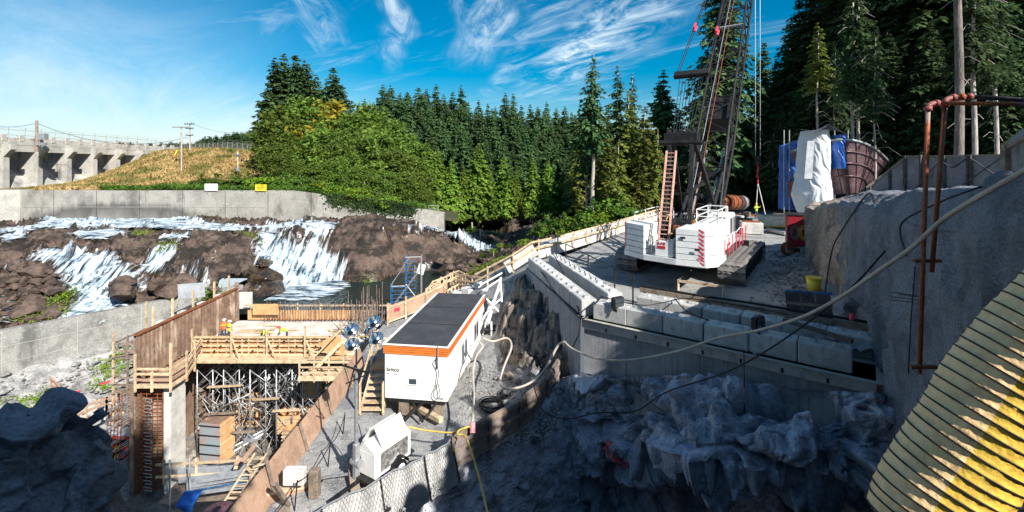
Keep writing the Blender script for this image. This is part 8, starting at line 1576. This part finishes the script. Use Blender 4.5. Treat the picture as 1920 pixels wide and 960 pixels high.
# red container with cable reels, yellow bucket, pipe rack
rd = empty('red_container', P(1495, 470, 36), R(-26), 'dark red steel tool container with cables hung on its side by the rock wall', 'container')
M['dark_red'] = mat('dark_red_paint', (.30, .015, .03), rough=.5, var=.2, col2=(.18, .02, .025)); k = MB(); k.cbox((0, 0, 1.4), (1.5, 1.6, 2.7), .03); k.build('body', 'dark_red', rd); k = MB(); k.box((0, 0, 2.80), (1.6, 1.7, .1)); k.build('lid', 'dark_steel', rd)
for q in (-.25, .3):
    k = MB()
    for j in range(7): k.path([(q+(.10+.035*j+.03*math.sin(3*a+j))*math.cos(a), -.84-.02*j, 1.5+(.34+.035*j)*math.sin(a)+.06*math.sin(2*a+j)) for a in np.linspace(0, 6.28, 18)], .022, 5)
    k.build('cable_coil', 'yellow_hose' if q > 0 else 'grey_wood', rd)
wr = empty('welding_reel', G(1480, 483, -6.9), .3, 'rusty hose reel cart standing left of the dark red container', 'reel')
for j in range(4): k = MB(); k.path([(.42*math.cos(a), .1*j, .6+.42*math.sin(a)) for a in np.linspace(0, 6.28, 18)], .04, 5); k.build('reel_ring', 'rust', wr)
k = MB(); k.beam((-.7, 0, .05), (.8, .1, .05), .5, .08); k.build('base', 'dark_steel', wr); k = MB(); k.cbox((.6, .1, .4), (.5, .5, .5), .04); k.build('motor', 'dark_steel', wr)
k = MB(); k.cbox((0, 0, .14), (.7, .5, .28), .05); tag(k.build('pink_bag', 'pinkish', loc=G(1500, 487, -6.85)), 'small faded pink bag on the ground by the red container', 'bag')
bu = empty('bucket', G(1526, 545, -6.55), label='yellow plastic bucket with lid standing by the rock wall', cat='bucket')
k = MB(); k.tube((0, 0, 0), (0, 0, .62), .28, 20, .34); k.build('body', 'yellow', bu, True); k = MB(); k.tube((0, 0, .6), (0, 0, .68), .37, 20); k.build('lid', 'yellow', bu)
for i, (px0, px1, lb) in enumerate(((1474, 1502, 'left dark plank panel with blue top edge beside the bucket'), (1503, 1530, 'middle dark plank panel with blue top edge under the bucket'), (1531, 1560, 'right dark plank panel with blue top edge by the rock wall'))):
    t_ = empty('plank_screen', P((px0+px1)/2, 575, 19.5), label=lb, cat='panel'); a, b = P(px0, 545+i*2, 20.2-.5*i), P(px1, 547+i*2, 19.8-.5*i)
    for j in range(4): q, r_ = a.lerp(b, j/4+.01), a.lerp(b, (j+1)/4-.01); k = MB(); k.beam(q-Vector((0, 0, .55)), r_-Vector((0, 0, .55)), .05, 1.0); part(k, 'plank', 'dark_wood', t_)
    k = MB(); k.beam(a, b, .08, .09); part(k, 'cap', 'blue', t_); k = MB(); k.beam(a-Vector((0, .06, .5)), b-Vector((0, .06, .5)), .05, .1); part(k, 'rail', 'grey_wood', t_)
k = MB(); k.beam(P(1470, 600, 17.8), P(1598, 640, 15.6), .14, .14); tag(k.build('timber_beam', 'dark_wood'), 'dark timber beam lying over the right end of the back blocks', 'beam')
k = MB(); k.tube(P(1597, 588, 16.5), P(1597, 600, 16.4), .07, 8); tag(k.build('red_valve', 'hazard'), 'small bright red valve on the cables by the rock wall', 'valve')
# concrete box and skip, sacks, timber on the pad
c = G(1408, 437, -7.1); t_ = empty('concrete_box', c, R(-18), 'mottled concrete ballast box on the sunlit part of the pad', 'concrete box'); k = MB(); k.cbox((0, 0, .55), (1.9, 1.6, 1.1), .05); k.build('box_body', 'jersey', t_); k = MB(); k.box((0, -.1, 1.13), (1.5, 1.1, .06)); k.build('rusty_lid', 'pipe_rust', t_)
c = G(1455, 424, -7.1); t_ = empty('skip', c, R(-10), 'cream steel skip with yellow base on the pad near the red container', 'skip')
for nm, cc, dd in (('front_wall', (0, -.9, .65), (3.0, .08, 1.0)), ('back_wall', (0, .9, .65), (3.0, .08, 1.0)), ('side_wall', (-1.46, 0, .65), (.08, 1.72, 1.0)), ('side_wall', (1.46, 0, .65), (.08, 1.72, 1.0)), ('floor', (0, 0, .2), (2.8, 1.7, .06))): k = MB(); k.box(cc, dd); k.build(nm, M.setdefault('cream', mat('cream_paint', (.78, .74, .66), var=.1, col2=(.60, .50, .36))), t_)
k = MB(); k.box((0, 0, .08), (3.1, 1.9, .14)); k.build('base', 'yellow', t_)
c = G(1392, 425, -7.1); t_ = empty('crate', c, R(5), 'open weathered timber crate between the crane and the ballast box', 'crate')
for cc, dd in (((0, -.5, .45), (1.6, .05, .9)), ((0, .5, .45), (1.6, .05, .9)), ((-.8, 0, .45), (.05, 1, .9)), ((.8, 0, .45), (.05, 1, .9))): k = MB(); k.box(cc, dd); k.build('side', 'grey_wood', t_)
for i, (a, b, lb) in enumerate(((G(1440, 432, -7), G(1476, 440, -7), 'long pale concrete beam on the pad left of the red container'), (G(1370, 404, -7.2), G(1450, 407, -7.2), 'long rusty rail lying across the far end of the pad'), (G(1450, 402, -7.2), G(1500, 405, -7.2), 'stack of timber at the far end of the pad'))): k = MB(); k.beam(a+Vector((0, 0, .12)), b+Vector((0, 0, .12)), .5, .3 if i == 0 else .16); tag(k.build('long_beam', 'jersey' if i == 0 else 'rust' if i == 1 else 'grey_wood'), lb, 'beam')
for i, (px, py) in enumerate(((1390, 443), (1412, 480))):
    c = G(px, py, -7.05); t_ = empty('marker_post', c, label=['thin red marker post left of the ballast box', 'red striped marker stake standing at the end of the right track'][i], cat='marker post')
    for j in range(5): k = MB(); k.box((0, 0, .12+.24*j), (.06, .06, .22)); k.build('stripe', 'hazard' if (i == 0 or j % 2 == 0) else 'white', t_)
rq2 = random.Random(9)
for j in range(8):
    c = G(rq2.uniform(1362, 1400), rq2.uniform(404, 428), -7.15); k = MB(); k.cbox((0, 0, .25), (rq2.uniform(.5, 1.1), rq2.uniform(.4, .8), rq2.uniform(.3, .6)), .06); tag(k.build('sack', rq2.choice(('jersey', 'grey_wood', 'steel')), loc=c, rot=(0, 0, rq2.uniform(0, 3))), 'pale bundle of material lying behind the crane cab', 'bundle', 'bundles behind the crane cab')
k = MB(); k.cbox((0, 0, .5), (.6, .5, 1.0), .08); tag(k.build('barrel', 'blue', loc=G(1373, 392, -7.3)), 'small blue and white drum beside the large rusty pipe', 'drum')
# ================================================================ PEOPLE
def person(loc, rz, label, pose='stand', vest='hivis', helmet='white', s=1.0):
    root = empty('person', loc, rz, label, 'person'); root.scale = (s, s, s)
    J = {'pel': (0, 0, .95), 'sp': (0, 0, 1.2), 'ch': (0, 0, 1.40), 'nk': (0, .01, 1.52), 'hd': (0, -.01, 1.66), 'shl': (.19, 0, 1.43), 'shr': (-.19, 0, 1.43), 'ell': (.25, -.02, 1.14), 'elr': (-.25, -.02, 1.14), 'hal': (.25, -.16, .90), 'har': (-.25, -.16, .90), 'hil': (.10, 0, .93), 'hir': (-.10, 0, .93), 'knl': (.12, -.03, .5), 'knr': (-.12, .02, .5), 'anl': (.13, .02, .08), 'anr': (-.13, .04, .08), 'tol': (.14, -.17, .04), 'tor': (-.14, -.15, .04)}
    if pose == 'bend':
        for q in ('sp', 'ch', 'nk', 'hd', 'shl', 'shr'): x, y, z = J[q]; d = z-.95; J[q] = (x, -d*.85, .95+d*.45)
        J['ell'] = (.24, -.52, .90); J['elr'] = (-.24, -.5, .9); J['hal'] = (.12, -.72, .72); J['har'] = (-.12, -.7, .68)
    if pose == 'signal': J['ell'] = (.42, -.05, 1.3); J['hal'] = (.5, -.15, 1.52); J['elr'] = (-.36, -.03, 1.22); J['har'] = (-.30, -.25, 1.2)
    Rr = {'pel': .15, 'sp': .14, 'ch': .16, 'nk': .06, 'hd': .10, 'shl': .085, 'shr': .085, 'ell': .055, 'elr': .055, 'hal': .04, 'har': .04, 'hil': .10, 'hir': .10, 'knl': .07, 'knr': .07, 'anl': .05, 'anr': .05, 'tol': .045, 'tor': .045}
    names = list(J); E = [('pel', 'sp'), ('sp', 'ch'), ('ch', 'nk'), ('nk', 'hd'), ('ch', 'shl'), ('ch', 'shr'), ('shl', 'ell'), ('shr', 'elr'), ('ell', 'hal'), ('elr', 'har'), ('pel', 'hil'), ('pel', 'hir'), ('hil', 'knl'), ('hir', 'knr'), ('knl', 'anl'), ('knr', 'anr'), ('anl', 'tol'), ('anr', 'tor')]
    me = bpy.data.meshes.new('body'); me.from_pydata([J[q] for q in names], [(names.index(a), names.index(b)) for a, b in E], []); o = meshobj('body', me, None)
    md = o.modifiers.new('skin', 'SKIN'); sub = o.modifiers.new('sub', 'SUBSURF'); sub.levels = sub.render_levels = 1
    for i, q in enumerate(names): v = me.skin_vertices[0].data[i]; v.radius = (Rr[q], Rr[q]*(.8 if q in ('sp', 'ch', 'pel') else 1)); v.use_root = (q == 'pel')
    dg = bpy.context.evaluated_depsgraph_get(); m2 = bpy.data.meshes.new_from_object(o.evaluated_get(dg)); bpy.data.objects.remove(o); m2.materials.clear()
    for q in (vest, 'trouser', 'skin', 'black'): m2.materials.append(M[q])
    hv, hl, hr = Vector(J['hd']), Vector(J['hal']), Vector(J['har'])
    for p in m2.polygons:
        c = p.center; mi2 = 0
        if c.z < .93: mi2 = 1
        if c.z < .13: mi2 = 3
        if (c-hv).length < .14: mi2 = 2
        if min((c-hl).length, (c-hr).length) < .07: mi2 = 2
        p.material_index = mi2; p.use_smooth = True
    meshobj('body', m2, root)
    k = MB(); n = 12
    for j in range(4): a = j/3*1.45; k.v += [(hv.x+.135*math.cos(a)*math.cos(6.28319*i/n), hv.y+.15*math.cos(a)*math.sin(6.28319*i/n), hv.z+.05+.12*math.sin(a)) for i in range(n)]
    for j in range(3):
        for i in range(n): k.f.append((j*n+i, j*n+(i+1) % n, (j+1)*n+(i+1) % n, (j+1)*n+i)); k.mi.append(0)
    k.disc((hv.x, hv.y-.02, hv.z+.045), .17, .02, 14); k.build('helmet', helmet, root, True)
    k = MB(); cz = Vector(J['ch']); sz_ = Vector(J['sp']); k.box((cz+sz_)/2, (.40, .30, .05)); k.build('reflective_band', 'steel' if vest == 'hivis' else 'yellow', root)
    return root
person(G(1418, 410, -7.3), R(20), 'worker in yellow vest and helmet signalling under the crane hook', 'signal', 'hivis', 'yellow', 1.05)
person((-24.3, 39.6, ZD), R(200), 'worker in red and dark clothing at the left corner of the deck', 'stand', 'hivis_o')
person((-23.6, 39.2, ZD), R(160), 'worker in yellow green vest and white helmet at the left corner of the deck', 'stand', 'hivis')
person((-20.6, 38.8, ZD), R(60), 'worker in yellow vest bending over planks in the middle of the deck', 'bend', 'hivis')
person((-18.8, 39.2, ZD), R(-60), 'worker in yellow vest and dark trousers bending near the centre of the deck edge', 'bend', 'hivis', 'hazard')
person((-12.2, 39.5, ZD), R(40), 'worker in blue clothing by the rebar cluster at the right of the deck', 'bend', 'blue')

# red spray paint marks on the sprayed concrete face
bpy.context.view_layer.update(); _dg = bpy.context.evaluated_depsgraph_get(); k = MB(); rq3 = random.Random(4)
for i in range(60):
    if i < 14: px, py = 1141+rq3.gauss(0, 4), 832+rq3.gauss(0, 3)
    elif i < 34: px, py = 1138+rq3.gauss(0, 6), 848+rq3.gauss(0, 6)
    else: t_ = rq3.random(); px, py = 1148+24*t_+rq3.gauss(0, 3), 856+18*t_+rq3.gauss(0, 3)
    d = P(px, py, 1).normalized(); r_ = sc.ray_cast(_dg, Vector((0, 0, 0)), d)
    if r_[0] and r_[4].name.startswith('pit_rock'):
        n_ = r_[2] if r_[2].dot(d) < 0 else -r_[2]; c = r_[1]+n_*.012; t1 = n_.orthogonal().normalized(); t2 = n_.cross(t1); s_ = rq3.uniform(.04, .09); a0 = rq3.random()*6
        k.add([c+(t1*math.cos(a0+q)+t2*math.sin(a0+q))*s_*rq3.uniform(.5, 1.3) for q in (0, 1.2, 2.5, 3.8, 5.1)], [(0, 1, 2, 3, 4)])
M['spray'] = mat('red_spray_paint', (.90, .14, .15), var=.15, bump=0)
o = k.build('paint_mark', 'spray', bpy.data.objects['pit_rock_face']); o['kind'] = 'stuff'
